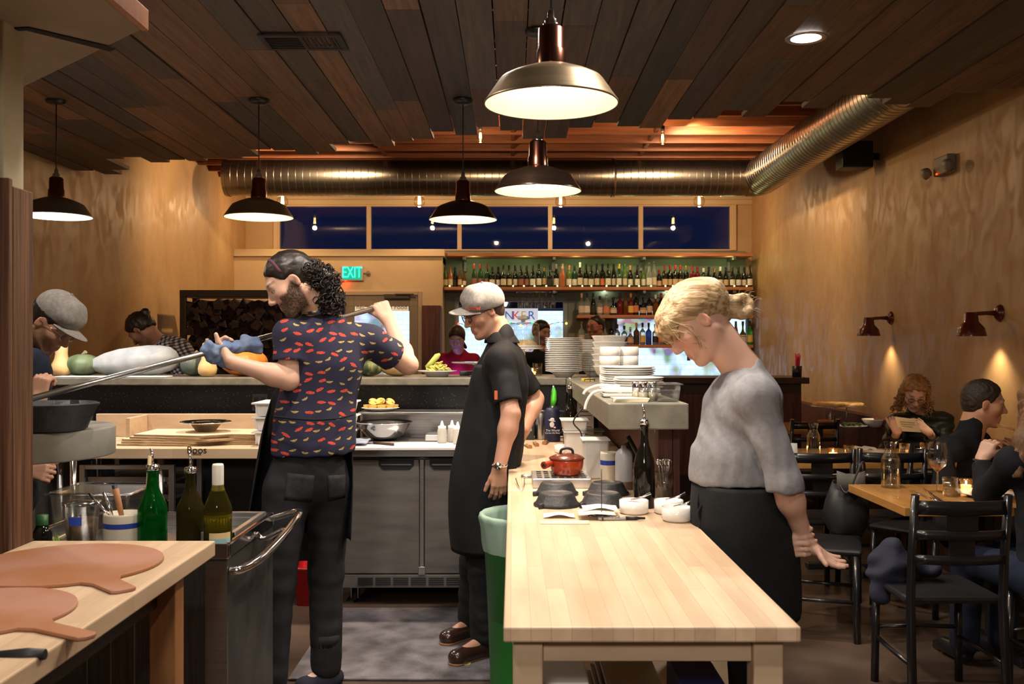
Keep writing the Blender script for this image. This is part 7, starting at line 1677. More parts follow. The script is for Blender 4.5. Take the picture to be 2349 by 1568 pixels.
patch(jn, ((658,1084),(722,1090),(716,1150),(652,1146)), 'back_pocket', den2, jn); patch(jn, ((752,1090),(792,1088),(792,1140),(754,1148)), 'back_pocket', den2, jn)
bootm = wrinkled('navy_suede', (.014,.016,.026), .8)
socm = wrinkled('grey_sock', (.09,.09,.10), .9)
for a_, t_ in ((A['aL'],A['tL']),(A['aR'],A['tR'])):
    shoe(a_, t_, bootm, ra, 'ankle_boot', shaft=.085, r=(.045,.040)); MB().tube([a_+Vector((0,0,-.02)),a_+Vector((0,0,.10))], [.047,.044], 20).build('sock', socm, ra)
# apron round his front and left hip
P0 = A['wa']; e_ = .002
shell([(at(690,880,4.10),.175,.150,.62,2.35),(at(706,960,4.08),.185,.150,.2,PI+.30),(at(700,1040,4.08),.200,.165,.0,PI+.42),(at(696,1110,4.06),.212,.178,-.05,PI+.36),(at(688,1190,4.04),.218,.19,-.10,PI+.24),(at(684,1245,4.04),.222,.195,-.12,PI+.14)],(1,0,0),(-.1,1,0),aprb,'apron',ra,18,.006)
MB().tube(smooth([at(628,955,3.93),at(700,962,3.875),at(770,960,3.88),at(812,950,3.98)],6), .004, 6).build('apron_string', aprb, ra)
MB().sheet([[at(640+18*j, 1125+14*i, 3.895-.004*i) for j in range(4)] for i in range(1)]+[[at(640+18*j, 1185, 3.89) for j in range(4)]]).build('back_pocket', denim, ra, solid=.004) if False else None
# curly ponytail
hairA = mat('black_hair', (.008,.006,.005), .42, 0, (.022,.013,.009), 60, (1,1,1), bump=.12, bs=160)
sd = hair_sd(hd, .008, ((0,.066,.064),(0,.80,-.62)), ((0,-.045,-.035),(0,.2,-1)))
sd.ell(at(712,622,4.02), (.048,.050,.048), None, .03); sd.ell(at(742,642,4.03), (.052,.048,.060), None, .03); sd.ell(at(752,675,4.03), (.036,.036,.045), None, .03)
grow(sd, .006, 'hair', hairA, ra, disp=wrinkle(.0018, 90, 2, 5))
def zoneA(rg):
    c, r = rg.choice(((at(728,632,4.03),.060),(at(741,640,4.03),.052),(at(746,672,4.03),.044),(at(705,618,4.00),.042),(at(715,622,4.05),.05),(at(755,692,4.02),.034)))
    v = Vector((rg.gauss(0,1),rg.gauss(0,1),rg.gauss(0,1))).normalized(); return c+v*r, v
curls(hd, 620, zoneA, 0, .0105, hairA, 'curls', ra, 5, 1.25, .040, (.3,0,-.8), .0030)
MB().tube([hd(.078*math.sin(a),.025+.0*a,.03+.092*math.cos(a)) for a in [-1.35+2.7*k/14 for k in range(15)]], .007, 8, flat=.35).build('hair_band', mat('plum_band', (.10,.03,.06), .7), ra)
# blue towel round the pole
tw = thing('blue_towel', 'crumpled blue towel wrapped around the peel pole in his left hand', 'towel', on_pole(500))
sd = SD(); c1, c2, c3 = on_pole(478), on_pole(515), on_pole(585)
sd.cap(c1, c2, .028, .026, k=.02); sd.cap(c2, c3+Vector((0,.0,-.02)), .026, .030, k=.02); sd.cap(on_pole(490)+Vector((-.01,0,-.02)), on_pole(515)+Vector((.02,.01,-.075)), .026, .020, k=.02, fl=((0,1,0),.6)); sd.cap(on_pole(560)+Vector((0,.03,.0)), at(598,805,4.0), .030, .014, k=.02, fl=((0,1,0),.6))
sd.cap(on_pole(466)+Vector((0,0,.005)), on_pole(480)+Vector((0,-.01,.03)), .012, .016, k=.015)
grow(sd, .005, 'towel_folds', blue, tw, disp=wrinkle(.006, 75, 9, 6))

# ---------------------------------------------------------------- man in grey cap, black shirt
Bp = dict(label='person in light grey cap, glasses, black shirt and black apron standing at the counter', base=(at(1110,0,4.62).x,4.62,0))
hd = Head(at(1110,716,4.62), (-.84,-.38,-.40), (-.2,-.05,1), 1.0)
Bp.update(head=hd, nk=at(1152,775,4.63), ch=at(1147,885,4.63), wa=at(1136,1010,4.63), pe=at(1122,1125,4.63), sL=at(1150,828,4.47), sR=at(1168,822,4.80), eL=at(1172,950,4.36), wL=at(1146,1072,4.31), eR=at(1228,915,4.88), wR=at(1203,985,4.76),
    front=Vector((-.95,-.30,0)).normalized(), bw=(.165,.150,.155), fz=.72, ar=(.050,.042,.029), nr=.056,
    hL=dict(v=((-.0,-.05,-1),(.3,-.95,0),1), curl=(.35,.45,.3), th=(.4,.8,-.3)), hR=dict(v=((-.5,.1,-.9),(.5,-.8,-.3),1), curl=(.4,.5,.4), th=(.4,.8,-.3)),
    pL=at(1118,1150,4.55), pR=at(1116,1150,4.72), kL=at(1112,1310,4.56), kR=at(1092,1295,4.78), aL=at(1112,1452,4.54), aR=at(1080,1412,4.84), tL=at(1050,1480,4.42), tR=at(1028,1426,4.72))
Bp['tL'].z = Bp['tR'].z = .045
Bp['col'] = face_col(hd, (.50,.27,.18), brow=(.12,.07,.04), beard=.22, bcol=(.25,.13,.09))
rb_ = person(Bp, .005); blkshirt = wrinkled('black_shirt', (.007,.007,.008), .8, (.011,.011,.0125), 12, .06)
top(Bp, rb_, blkshirt, g=.018, h=.008, sl={'L':.80,'R':.80}, neck=(hd(0,-.015,-.085),(.062,.062,.065)), dis=wrinkle(.003, 40, 6, 6), ar=(.064,.064,.05))
shell([(Bp['nk']+Vector((-.012,0,.030)),.064,.062,.25,2*PI-.25),(Bp['nk']+Vector((-.006,0,.004)),.075,.076,.2,2*PI-.2),(Bp['nk']+Vector((.0,0,-.026)),.088,.094,.15,2*PI-.15)],Bp['front'],(-.3,.95,0),blkshirt,'collar',rb_,16,.004)
pantm = wrinkled('black_trousers', (.009,.010,.012), .8, (.016,.017,.020), 8, .1)
trousers(Bp, rb_, pantm, .014, .009, waist=(at(1136,1030,4.63),(0,0,1)), r=(.085,.064,.056), dis=wrinkle(.0045, 34, 8, 6, (1,1,1.2)))
for a_, t_ in ((Bp['aL'],Bp['tL']),(Bp['aR'],Bp['tR'])): shoe(a_, t_, mat('brown_leather', (.030,.014,.010), .22, coat=.4), rb_, 'clog', r=(.050,.046), shaft=.03, sole=mat('clog_sole', (.22,.11,.05), .6))
sdv = Vector((-.3,.95,0))
shell([(at(1146,832,4.62),.10,.118,.75,PI-.75),(at(1138,905,4.62),.155,.142,.2,PI-.2),(at(1130,1000,4.62),.180,.160,-.45,PI+.45),(at(1118,1080,4.62),.188,.185,-.6,PI+.6),(at(1112,1180,4.62),.195,.178,-.6,PI+.6),(at(1114,1262,4.62),.195,.165,-.55,PI+.55)],sdv,Bp['front'],aprb,'apron',rb_,18,.006)
capm = mat('heather_grey', (.21,.195,.18), .9, 0, (.28,.262,.243), 70, bump=.1, bs=200)
Lc, M2 = cap_hat(hd, rb_, capm, tilt=.16, lift=.004, roll=-.30, bl=.088)
nrm = (M2@Vector((-.72,.69,.10))).normalized(); rt = Vector((0,0,1)).cross(nrm).normalized(); upv = nrm.cross(rt)
text('tastebud', .022, Matrix((rt, upv, nrm)).transposed(), Lc(-.060,.073,.054)+nrm*.013, mat('red_thread', (.42,.05,.03), .8), 'embroidery', rb_, .0012)
glasses(hd, rb_, None, .0235, .0022)
sd = hair_sd(hd, .004, ((0,.055,.03),(0,.75,-.65)), ((0,-.05,-.06),(0,.25,-.97))); sd.cut(hd(0,0,.045), hd.d(0,0,1), .004); grow(sd, .005, 'hair', mat('short_brown_hair', (.035,.018,.012), .7, 0, (.06,.035,.02), 80, bump=.3, bs=200), rb_)
w_ = Bp['wL']+Vector((0,0,.012)); MB().tube([w_+Vector((.034*math.cos(a),.034*math.sin(a),.004*math.sin(a))) for a in [2*PI*k/24 for k in range(25)]], .006, 8, caps=False, flat=.5).lathe([(0,0),(.016,0),(.016,.007),(0,.007)], w_+Vector((-.006,-.036,0)), 20, R=Matrix(((1,0,0),(0,0,-1),(0,1,0)))).build('wristwatch', chrome, rb_)
MB().box(-.007,.007,-.002,.002,-.02,.02).xf(t=at(1138,905,4.33)+Vector((0,-.03,0))).build('sleeve_tag', mat('orange_tag', (.6,.12,.05), .7), rb_)
tb = thing('blue_side_towel', 'folded blue towel tucked at the hip of the man in grey cap', 'towel', at(1190,1010,4.72)); sd = SD(); sd.cap(at(1194,990,4.70), at(1190,1040,4.68), .026, .030, k=.02, fl=((1,0,0),.6)); sd.cap(at(1183,990,4.66), at(1180,1045,4.66), .020, .026, k=.01, fl=((1,0,0),.6)); grow(sd, .006, 'towel_folds', mat('denim_towel', (.13,.20,.34), .9, 0, (.20,.28,.42), 12, bump=.3, bs=90), tb, disp=wrinkle(.003,80,2,4))

# ---------------------------------------------------------------- blonde woman by the near table
Cw = dict(label='person with blonde bun, grey sweater and black waist apron leaning on the near table', base=(at(1720,0,3.12).x,3.12,0))
hd = Head(at(1596,737,3.10), (-.72,-.06,-.70), (-.6,0,.8), 1.06)
Cw.update(head=hd, nk=at(1708,848,3.11), ch=at(1702,950,3.11), wa=at(1688,1075,3.11), pe=at(1712,1180,3.11), sL=at(1734,912,2.955), sR=at(1712,896,3.27), eL=at(1802,1112,2.91), wL=at(1846,1238,2.99), eR=at(1790,1130,3.30), wR=at(1846,1238,2.99)+Vector((-.040,.052,-.012)),
    front=Vector((-1,0,0)), bw=(.128,.118,.150), fz=.92, ar=(.044,.038,.026), nr=.046, jaw=.85, nose=.96,
    hL=dict(v=((.72,-.10,-.62),(-.55,.35,-.75),-1), curl=(.22,.30,.25), s=.90, th=(.9,.5,-.0), th2=(.7,.7,.0)), hR=dict(v=((.06,-1,-.05),(-1,-.05,-.1),-1), curl=(1.15,.75,.35), s=.92, th=(.5,.7,-.6), th2=(.2,.7,-.7), spread=.02),
    pL=at(1712,1200,3.03), pR=at(1712,1200,3.20), kL=at(1732,1440,3.05), kR=at(1722,1440,3.20), aL=at(1738,1776,3.05), aR=at(1728,1746,3.2), tL=at(1640,1810,3.03), tR=at(1630,1780,3.2))
for q_ in ('aL','aR'): Cw[q_].z = .10
for q_ in ('tL','tR'): Cw[q_].z = .04
Cw['col'] = face_col(hd, (.66,.40,.30), lip=(.55,.17,.15), brow=(.30,.18,.10), blush=.5)
rc = person(Cw, .0045); sweat = mat('grey_knit', (.225,.228,.25), .95, 0, (.265,.268,.29), 60, (1,1,1), .08, 200, spec=.15)
def xc(sd): sd.cap(Cw['wa']+Vector((-.012,0,.02)), Cw['wa']+Vector((-.012,0,-.02)), .142, .145, k=.04, fl=((1,0,0),.95))
top(Cw, rc, sweat, g=.013, h=.007, sl=1.16, hem=(at(1690,1106,3.11),(0,0,-1)), neck=(Cw['nk']+Vector((-.045,0,.055)),(.10,.092,.062),Matrix.Rotation(.55,3,'Y')), dis=wrinkle(.0035, 42, 12, 6, (1,1,1)), ar=(.056,.052,.047), name='sweater', extra=xc)
trousers(Cw, rc, pantm, .013, .010, waist=(at(1690,1100,3.11),(0,0,1)), r=(.090,.066,.056), dis=wrinkle(.003,40,3,5))
for a_, t_ in ((Cw['aL'],Cw['tL']),(Cw['aR'],Cw['tR'])): shoe(a_, t_, black, rc, 'shoe')
shell([(at(1690,1102,3.11),.166,.142,-.95,PI+.95),(at(1704,1180,3.11),.200,.170,-1.05,PI+1.05),(at(1712,1290,3.11),.208,.172,-1.05,PI+1.05),(at(1718,1400,3.11),.208,.168,-1.0,PI+1.0)],(0,1,0),(-1,0,0),aprb,'waist_apron',rc,20,.006)
MB().tube(smooth([at(1604,1118,3.06),at(1600,1160,3.04),at(1608,1190,3.035),at(1600,1230,3.03)],6), .004, 6).tube(smooth([at(1606,1118,3.06),at(1612,1150,3.03),at(1602,1175,3.03),at(1609,1200,3.03)],6), .004, 6).build('apron_string', aprb, rc)
blond = mat('blonde_hair', (.56,.41,.23), .42, 0, (.27,.165,.08), 34, (1,1,1), .45, 60, lo=.42, hi=.62)
def blonde_mat():
    nt = blond.node_tree; mp = [n for n in nt.nodes if n.type == 'MAPPING'][0]; mp.inputs['Scale'].default_value = (.14,2.6,2.2); mp.inputs['Rotation'].default_value = (0,-.45,0)
blonde_mat()
s_ = 1
sd = SD(); sd.ell(hd(0,-.016,.045), tuple(q*1.06 for q in (.086,.102,.080)), hd.M, .02); sd.ell(hd(0,-.085,.015), (.055,.05,.055), hd.M, .04)
sd.cut(hd(0,.058,.055), hd.d(0,.74,-.67), .015); sd.cut(hd(0,-.06,-.035), hd.d(0,.35,-.93), .015)
for x in (-1,1): sd.ell(hd(x*.092,.022,-.030), (.034,.040,.050), hd.M, .014, 1)
sd.ell(hd(0,.064,.056), (.064,.034,.046), hd.M, .03); sd.cap(hd(0,-.095,.03), hd(0,-.078,-.050), .040, .022, k=.03); sd.cap(hd(-.045,.080,.055), hd(-.052,.082,.012), .017, .009, k=.02); sd.cap(hd(-.020,.100,.050), hd(-.024,.102,.012), .015, .008, k=.02); sd.cap(hd(.020,.100,.050), hd(.024,.102,.012), .015, .008, k=.02); sd.cap(hd(.045,.088,.055), hd(.052,.086,.010), .016, .008, k=.02)
stra = wrinkle(.0011, 110, 4, 5, (.3,1.4,1.0))
grow(sd, .0045, 'hair', blond, rc, disp=stra)
cb = at(1700,702,3.10); sd = SD()
for k in range(14):
    a = 2*PI*k/13; a2 = 2*PI*(k+1)/13; R1 = .026
    sd.cap(cb+Vector((R1*math.cos(a),.010*math.sin(a*2),R1*math.sin(a))), cb+Vector((R1*math.cos(a2),.010*math.sin(a2*2),R1*math.sin(a2))), .016+.003*math.sin(a*3), None, k=.006)
sd.cap(hd(0,-.105,.045), cb+Vector((-.02,0,-.005)), .026, .018, k=.02)
grow(sd, .0045, 'hair_bun', blond, rc, disp=wrinkle(.001,150,7,4))
b = MB(); rg = random.Random(6)
for k in range(7):
    x = -.076+rg.uniform(-.006,.004); p0 = hd(x*.8,.075+rg.uniform(-.01,.02),.055+rg.uniform(-.02,.03)); p1 = hd(x*1.05,.060+rg.uniform(-.03,.035),.00+rg.uniform(-.02,.02)); p2 = hd(x*.98,.045+rg.uniform(-.03,.03),-.05+rg.uniform(-.03,.02))
    b.tube(smooth([p0,p1,p2],5), [.0016]*8+[.0007]*3 if False else .0008, 4)
for k in range(40):
    a = rg.uniform(-1,1); p0 = cb+Vector((rg.uniform(-.02,.03),rg.uniform(-.02,.02),rg.uniform(-.02,.03))); v = Vector((rg.uniform(-.3,1),rg.uniform(-.5,.5),rg.uniform(-.6,1))).normalized(); b.tube(smooth([p0,p0+v*.025,p0+v*.04+Vector((.01,0,-.012))],4), .0005, 4)
b.build('loose_strands', blond, rc)

# ---------------------------------------------------------------- cook in cap at the left, half behind the post
Dc = dict(label='person in grey cap with green under-brim, navy shirt, bent over behind the post', base=(at(30,0,4.15).x,4.15,0))
hd = Head(at(118,742,4.12), (.72,-.10,-.66), (.6,0,1), 1.02)
Dc.update(head=hd, nk=at(64,786,4.16), ch=at(40,880,4.18), wa=at(22,1010,4.2), pe=at(15,1120,4.22), sR=at(70,838,3.98), sL=at(62,830,4.38), eR=at(62,985,3.95), wR=at(90,915,3.88), eL=at(30,1060,4.35), wL=at(62,1080,4.15),
    front=Vector((1,0,0)), bw=(.160,.140,.150), fz=.74, ar=(.048,.041,.028),
    hR=dict(v=((.1,.1,.95),(-.2,-.9,.1),-1), curl=(1.1,1.3,.9), th=(.5,.8,-.4)), hL=dict(v=((1,-.1,-.1),(.1,-.9,.3),-1), curl=(1.0,1.2,.8), th=(.4,.8,-.4)),
    pL=at(15,1140,4.32), pR=at(15,1140,4.10), kL=at(25,1340,4.34), kR=at(25,1340,4.08), aL=at(15,1500,4.34), aR=at(15,1530,4.08), tL=at(80,1560,4.34), tR=at(80,1560,4.08))
for q_ in ('aL','aR'): Dc[q_].z = .10
for q_ in ('tL','tR'): Dc[q_].z = .04
Dc['col'] = face_col(hd, (.52,.29,.20), brow=(.04,.025,.02), beard=.4, bcol=(.16,.09,.06))
rd = person(Dc, .0055); navsh = wrinkled('navy_tee', (.010,.014,.028), .85)
top(Dc, rd, navsh, g=.014, h=.009, sl=.75, neck=(hd(0,-.02,-.10),(.062,.062,.06)), dis=wrinkle(.003,40,8,5), ar=(.060,.060,.05))
trousers(Dc, rd, pantm, .014, .012, waist=(at(22,1050,4.2),(0,0,1)))
for a_, t_ in ((Dc['aL'],Dc['tL']),(Dc['aR'],Dc['tR'])): shoe(a_, t_, black, rd, 'shoe')
cap_hat(hd, rd, capm, tilt=.05, under=mat('green_underbrim', (.02,.16,.08), .8), lift=.006); glasses(hd, rd, chrome, .019, .0012)
sd = hair_sd(hd, .010, ((0,.05,.03),(0,.75,-.65)), ((0,-.05,-.055),(0,.25,-.97))); sd.cut(hd(0,0,.045), hd.d(0,0,1), .004); grow(sd, .006, 'hair', hairA, rd, disp=wrinkle(.003,90,3,4))

# ---------------------------------------------------------------- patrons
def stool(x, y, lab, z=.72):
    o = thing('bar_stool', lab, 'stool', (x,y,0)); MB().lathe([(0,z-.04),(.17,z-.04),(.18,z-.02),(.17,z),(0,z)], (x,y,0), 24).build('seat', vin, o)
    for a in range(4):
        c, s2 = math.cos(a*PI/2+.78), math.sin(a*PI/2+.78); MB().tube([(x+.13*c,y+.13*s2,z-.04),(x+.19*c,y+.19*s2,0)], .014, 8).build('leg', black, o)
    ring = [(x+.17*math.cos(a),y+.17*math.sin(a),.25) for a in [2*PI*k/20 for k in range(21)]]; MB().tube(ring, .008, 6, caps=False).build('foot_ring', black, o)
def seated(P, m, pm, seatz, faces, h=.009, sleeve=1.9, dis=None, neck=(.062,.062,.06), nmtop='shirt', g=.014, ar=(.056,.052,.045)):
    """legs for a sitting figure, then its clothes"""
    fr = Vector(P['front']); sv = (Vector(P['sR'])-Vector(P['sL'])).normalized(); pe = Vector(P['pe'])
    for s_, k in (('L',-1),('R',1)):
        P['p'+s_] = pe+sv*.08*k; P['k'+s_] = pe+sv*.11*k+fr*.40+Vector((0,0,-.01)); a = P['k'+s_]+fr*.02; P['a'+s_] = Vector((a.x,a.y,max(.10,seatz-.38))); P['t'+s_] = P['a'+s_]+fr*.14+Vector((0,0,-.05))
    r = person(P, h); top(P, r, m, g=g, h=.011, sl=sleeve, neck=(P['head'](0,-.02,-.09),neck), dis=dis or wrinkle(.003,35,4,5), ar=ar, name=nmtop)
    trousers(P, r, pm, .012, .013, waist=(pe+Vector((0,0,.10)),(0,0,1)))
    for s_ in 'LR':
        sd = SD(); sd.cap(P['a'+s_]+Vector((0,0,-.05)), P['t'+s_]-Vector((0,0,.0)), .042, .036, k=.02); grow(sd, .010, 'shoe', black, r)
    return r
# plaid shirt patron
E = dict(label='person with dark bun and black and white checked shirt hunched at the bar', base=(at(420,0,7.45).x,7.45,0))
hd = Head(at(326,757,7.35), (-.62,.12,-.72), (-.6,0,1), 1.06)
E.update(head=hd, nk=at(366,787,7.42), ch=at(402,826,7.45), wa=at(428,905,7.5), pe=at(440,985,7.55), sL=at(376,806,7.24), sR=at(390,798,7.64), eL=at(345,912,7.20), wL=at(300,905,7.15), eR=at(350,905,7.6), wR=at(300,890,7.5), front=Vector((-.95,-.3,0)).normalized(), bw=(.165,.15,.15), fz=.85)
E['wL'].z = E['wR'].z = 1.06; E['eL'].z = E['eR'].z = 1.02
E['col'] = face_col(hd, (.42,.22,.14), beard=.4)
re_ = seated(E, plaid_mat(), pantm, .78, None, .008, nmtop='checked_shirt', ar=(.066,.056,.046), g=.02)
sd = hair_sd(hd, .016, ((0,.064,.056),(0,.80,-.60)), ((0,-.05,-.03),(0,.25,-.97))); sd.ell(hd(0,-.118,.062), (.034,.034,.032), None, .015); grow(sd, .007, 'hair', hairA, re_, disp=wrinkle(.004,80,3,4)); stool(E['pe'].x, E['pe'].y, 'bar stool under the checked-shirt patron', .74)
# woman in crimson sweater at the bar
Fp = dict(label='person in crimson sweater with dark ponytail lit blue, looking down at the bar', base=(at(1050,0,9.6).x,9.6,0))
hd = Head(at(1048,776,9.55), (-.10,-.86,-.42), (0,-.2,1), 1.0)
Fp.update(head=hd, nk=at(1052,810,9.62), ch=at(1052,850,9.62), wa=at(1052,900,9.62), pe=at(1052,945,9.62), sR=at(1018,826,9.62), sL=at(1086,826,9.62), eR=at(1010,872,9.55), wR=at(1036,874,9.35), eL=at(1092,872,9.55), wL=at(1066,874,9.35), front=Vector((0,-1,0)), bw=(.15,.13,.15))
Fp['col'] = face_col(hd, (.52,.34,.28)); rf = seated(Fp, wrinkled('crimson_knit', (.30,.008,.035), .9), pantm, .8, None, .008, nmtop='sweater')
sd = hair_sd(hd, .012, ears=False); sd.cap(hd(.03,-.09,.03), hd(-.07,-.07,-.13), .035, .018, k=.03); grow(sd, .008, 'hair', mat('dark_brown_hair', (.022,.010,.008), .5, 0, (.05,.025,.015), 50), rf); stool(Fp['pe'].x, Fp['pe'].y, 'bar stool under the crimson-sweater patron', .78)
lamp('phone_glow', 'POINT', tuple(hd(0,.28,-.30)), 1.6, (.35,.30,1.0), .06)
ph = thing('laptop', 'dark tablet glowing blue in front of the crimson-sweater patron', 'tablet', at(1050,872,9.2)); q = hd(0,.30,-.34)
MB().box(-.12,.12,-.09,.09,-.006,0).xf(t=Vector((q.x,q.y,1.13))).build('case', black, ph, bevel=.003); MB().box(-.105,.105,-.075,.075,.0003,.0013).xf(t=Vector((q.x,q.y,1.13))).build('screen', mat('blue_screen', (.1,.1,.3), .3, emit=(.35,.35,1), es=2.0), ph)
# second bar top where she sits
bt = thing('bar_table', 'dark counter behind the long bar where the patrons sit', 'counter', (0,9.2,0)); MB().box(-1.2,.75,8.95,9.42,1.08,1.12).build('worktop', dkw, bt, bevel=.005); MB().box(-1.15,.70,9.1,9.25,0,1.079).build('base', dkw, bt)
# two men near the windows
G = dict(label='person with short black hair in black shirt standing behind the glass dome', base=(at(1244,0,10.2).x,10.2,0))
hd = Head(at(1242,762,10.2), (.60,-.70,-.22), (0,0,1), 1.02)
G.update(head=hd, nk=at(1240,800,10.22), ch=at(1240,850,10.22), wa=at(1240,900,10.2), pe=at(1240,945,10.2), sR=at(1208,822,10.1), sL=at(1270,822,10.3), eR=at(1204,880,10.1), wR=at(1225,905,9.95), eL=at(1272,885,10.25), wL=at(1262,910,10.05), front=Vector((.5,-.8,0)).normalized(),
    pL=at(1250,950,10.2), pR=at(1230,950,10.2), kL=at(1250,1040,10.2), kR=at(1230,1040,10.2), aL=at(1250,1088,10.2), aR=at(1230,1088,10.2), tL=at(1254,1100,10.05), tR=at(1234,1100,10.05), bw=(.155,.14,.15))
G['col'] = face_col(hd, (.50,.28,.19), beard=.3); rg_ = person(G, .009); top(G, rg_, blkshirt, g=.014, h=.012, sl=1.5, neck=(hd(0,-.02,-.09),(.06,.06,.06))); trousers(G, rg_, pantm, .012, .014, waist=(at(1240,925,10.2),(0,0,1)))
sd = hair_sd(hd, .012); grow(sd, .008, 'hair', hairA, rg_)
Hh = dict(label='person with receding dark hair and glasses behind the white bowls, under the liquor shelf', base=(at(1368,0,10.6).x,10.6,0))
hd = Head(at(1366,750,10.6), (-.72,-.66,-.12), (0,0,1), 1.05)
Hh.update(head=hd, nk=at(1374,785,10.62), ch=at(1376,835,10.62), wa=at(1376,890,10.6), pe=at(1376,940,10.6), sR=at(1342,808,10.6), sL=at(1404,808,10.55), eR=at(1338,866,10.55), wR=at(1350,900,10.4), eL=at(1408,866,10.5), wL=at(1396,900,10.35), front=Vector((-.5,-.85,0)).normalized(),
    pL=at(1384,945,10.6), pR=at(1366,945,10.6), kL=at(1384,1035,10.6), kR=at(1366,1035,10.6), aL=at(1384,1080,10.6), aR=at(1366,1080,10.6), tL=at(1380,1092,10.45), tR=at(1362,1092,10.45), bw=(.165,.155,.155))
Hh['col'] = face_col(hd, (.46,.20,.13)); rh = person(Hh, .009); top(Hh, rh, navsh, g=.014, h=.012, sl=1.8, neck=(hd(0,-.02,-.09),(.06,.06,.06))); trousers(Hh, rh, pantm, .012, .014, waist=(at(1376,918,10.6),(0,0,1)))
glasses(hd, rh); sd = hair_sd(hd, .008, ((0,.045,.06),(0,.85,-.5))); grow(sd, .008, 'hair', hairA, rh)
# woman reading at the middle table
I_ = dict(label='person with curly light brown hair and glasses in black jacket reading a menu card', base=(at(2115,0,7.35).x,7.35,0))
hd = Head(at(2098,902,7.02), (-.22,-.80,-.56), (0,-.3,1), 1.02)
I_.update(head=hd, nk=at(2110,945,7.14), ch=at(2114,1000,7.2), wa=at(2118,1060,7.3), pe=at(2092,1096,7.38), sR=at(2062,972,7.14), sL=at(2160,968,7.16), eR=at(2040,1030,7.0), wR=at(2058,990,6.76), eL=at(2160,1032,6.98), wL=at(2132,992,6.78), front=Vector((-.1,-1,0)).normalized(), bw=(.15,.135,.15),
    hR=dict(v=((-.1,.1,1),(-.3,-.9,0),-1), curl=(1.0,1.1,.8), th=(.4,.8,-.4)), hL=dict(v=((-.75,.1,.55),(.3,-.9,.3),1), curl=(.25,.4,.3), th=(.5,.8,-.1)))
I_['col'] = face_col(hd, (.60,.36,.25)); jack = wrinkled('black_puffer', (.010,.011,.012), .35, (.016,.018,.018), 10, .3)
ri = seated(I_, jack, pantm, .46, None, .0065, nmtop='puffer_jacket', dis=lambda P: .006*np.sin(P[:,2]*85), g=.03, ar=(.075,.068,.055), neck=(.07,.07,.07)); glasses(hd, ri, None, .019, .0016)
auburn = mat('curly_auburn', (.22,.10,.035), .5, 0, (.36,.19,.07), 40, bump=.3, bs=120)
sd = hair_sd(hd, .018, ((0,.056,.060),(0,.80,-.60)), ((0,-.05,-.12),(0,.25,-.97)), ears=False); 
for x in (-1,1): sd.cap(hd(x*.085,-.005,.02), hd(x*.098,.01,-.10), .026, .022, k=.02)
grow(sd, .007, 'hair', auburn, ri, disp=wrinkle(.006,70,3,5))
def zoneI(rg):
    c, r = rg.choice(((hd(-.09,0,-.05),.035),(hd(.09,0,-.05),.035),(hd(0,-.03,.06),.088),(hd(.10,.01,-.11),.03),(hd(-.09,.01,-.10),.028)))
    v = Vector((rg.gauss(0,1),rg.gauss(0,1)-.4,rg.gauss(0,1))).normalized(); return c+v*r, v
curls(hd, 150, zoneI, 0, .008, auburn, 'curls', ri, 9, 1.6, .05, (0,0,-1), .003)
mc = thing('menu_card', 'cream menu card held by the reading diner', 'card', at(2080,975,6.72)); a, b = at(2052,956,6.70), at(2113,990,6.72)
MB().add([at(2052,955,6.70),at(2100,961,6.72),at(2113,991,6.76),at(2062,988,6.76)],[(0,1,2,3)]).build('card', paper, mc, solid=.002)
MB().add([at(2064,966,6.692),at(2098,969,6.70),at(2098,970,6.70),at(2064,967,6.692)],[(0,1,2,3)]).add([at(2066,971,6.70),at(2099,974,6.71),at(2099,975,6.71),at(2066,972,6.70)],[(0,1,2,3)]).add([at(2068,976,6.71),at(2094,979,6.72),at(2094,980,6.72),at(2068,977,6.71)],[(0,1,2,3)]).build('printing', M['brand_ink'], mc)
# man in black turtleneck
J = dict(label='person with short dark hair and black turtleneck in profile at the near dining table', base=(at(2215,0,5.4).x,5.4,0))
hd = Head(at(2256,926,5.30), (.94,-.26,-.14), (0,0,1), 1.06)
J.update(head=hd, nk=at(2222,1000,5.32), ch=at(2205,1075,5.34), wa=at(2200,1140,5.36), pe=at(2196,1196,5.38), sR=at(2180,1030,5.14), sL=at(2240,1015,5.56), eR=at(2160,1140,5.08), wR=at(2215,1128,5.02), eL=at(2285,1110,5.55), wL=at(2310,1060,5.35), front=Vector((.9,-.3,0)).normalized(), bw=(.17,.15,.15), jaw=1.05, nr=.058,
    hR=dict(v=((.9,.1,.1),(.1,-.5,.8),-1), curl=(.3,.3,.2)), hL=dict(v=((.2,-.3,.8),(.6,-.6,.1),1), curl=(.6,.7,.5)))
J['col'] = face_col(hd, (.50,.27,.17), beard=.25, bcol=(.2,.1,.07)); turt = wrinkled('black_turtleneck', (.008,.009,.012), .9)
def xj(sd): sd.cap(J['nk']+Vector((0,0,.045)), J['nk'], .066, .080, k=.03)
rj = seated(J, turt, pantm, .46, None, .007, nmtop='turtleneck', g=.018, ar=(.070,.060,.045)); sd = SD(); sd.cap(hd(0,-.030,-.075), J['nk'], .064, .074, k=.02); sd.cut(hd(0,0,-.060), hd.d(0,.35,1), .004); grow(sd, .008, 'rolled_collar', turt, rj)
sd = hair_sd(hd, .010, ((0,.062,.066),(0,.84,-.54)), ((0,-.05,-.050),(0,.25,-.97))); grow(sd, .006, 'hair', mat('short_dark_hair', (.012,.008,.006), .5, 0, (.035,.022,.015), 90, bump=.4, bs=200), rj, disp=wrinkle(.003,120,3,5))
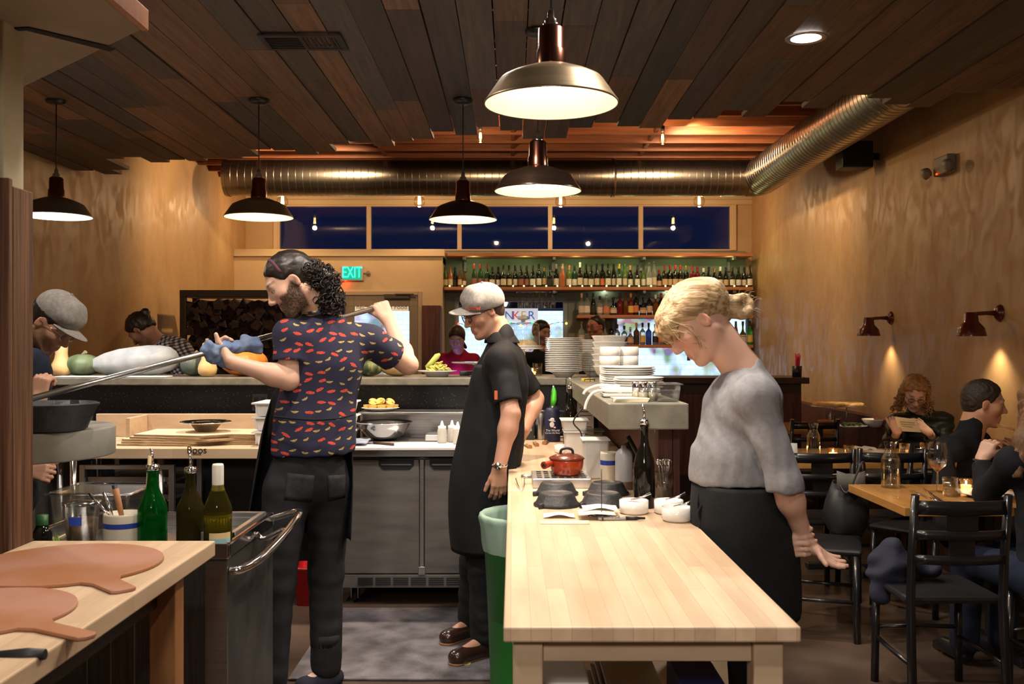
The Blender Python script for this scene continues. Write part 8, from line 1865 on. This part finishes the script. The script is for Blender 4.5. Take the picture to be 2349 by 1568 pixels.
# long haired woman at the right edge
K = dict(label='person with long brown hair in black sweater, elbow on table, at the right edge', base=(at(2400,0,4.5).x,4.5,0))
hd = Head(at(2396,932,4.22), (-.42,.90,-.10), (0,0,1), 1.03)
K.update(head=hd, nk=at(2404,1012,4.20), ch=at(2410,1100,4.16), wa=at(2414,1220,4.12), pe=at(2420,1322,4.08), sL=at(2325,1062,4.12), sR=at(2480,1060,4.24), eL=at(2262,1131,4.36), wL=at(2252,1052,4.46), eR=at(2520,1180,4.35), wR=at(2440,1130,4.55), front=Vector((-.25,.96,0)).normalized(), bw=(.15,.13,.15), nr=.046,
    hL=dict(v=((.45,.1,.88),(-.75,-.6,.2),1), curl=(.75,.8,.5), s=.95, th=(.6,.8,-.6), th2=(.3,.8,-.6)))
K['col'] = face_col(hd, (.56,.33,.23)); rk_ = seated(K, turt, wrinkled('navy_jeans', (.010,.014,.03), .85), .46, None, .007, nmtop='sweater', g=.016, ar=(.064,.054,.042), sleeve=1.86)
brn = mat('long_brown_hair', (.10,.045,.018), .5, 0, (.17,.085,.035), 40, (6,6,.5), .4, 40)
sd = hair_sd(hd, .016, ((0,.070,.060),(0,.80,-.60)), ((0,-.05,-.12),(0,.25,-.97)), ears=False)
sd.cap(hd(-.075,.03,.05), hd(-.082,.04,-.12), .028, .03, k=.03); sd.cap(hd(-.072,.0,.02), at(2350,1010,4.10), .034, .044, k=.03, fl=((1,0,0),.8)); sd.cap(at(2350,1010,4.10), at(2335,1085,4.06), .044, .022, k=.03); sd.cap(hd(0,-.08,0), at(2400,1090,4.02), .06, .05, k=.03)
grow(sd, .006, 'hair', brn, rk_, disp=wrinkle(.005,60,3,5,(2,2,.25)))
w_ = K['wL']+Vector((.0,0,-.004)); MB().tube([w_+Vector((.031*math.cos(a),.031*math.sin(a),0)) for a in [2*PI*k/20 for k in range(21)]], .005, 8, caps=False, flat=1.6).build('bracelet', black, rk_)
pz_ = thing('pizza_slice', 'slice of pizza held up by the woman at the right edge', 'pizza', at(2300,975,4.58)); MB().prism([(0,0),(.10,.02),(.09,.05)],0,.016,fn=lambda p: at(2285,978,4.56)+Vector((p.x,p.y,p.z-.25*p.x))).build('crust', crust, pz_, bevel=.002)

ct_ = thing('coat', 'dark navy coat bundled on the seat of the foreground chair', 'coat', (1.72,4.12,.466)); sd = SD(); sd.cap((1.645,4.14,.60),(1.62,4.14,.51),.05,.075,k=.06); sd.cap((1.67,4.16,.53),(1.80,4.13,.51),.062,.045,k=.06); sd.cap((1.59,4.16,.52),(1.585,4.12,.40),.035,.04,k=.05)
grow(sd, .010, 'folds', cm_, ct_, disp=wrinkle(.012,30,2,5))
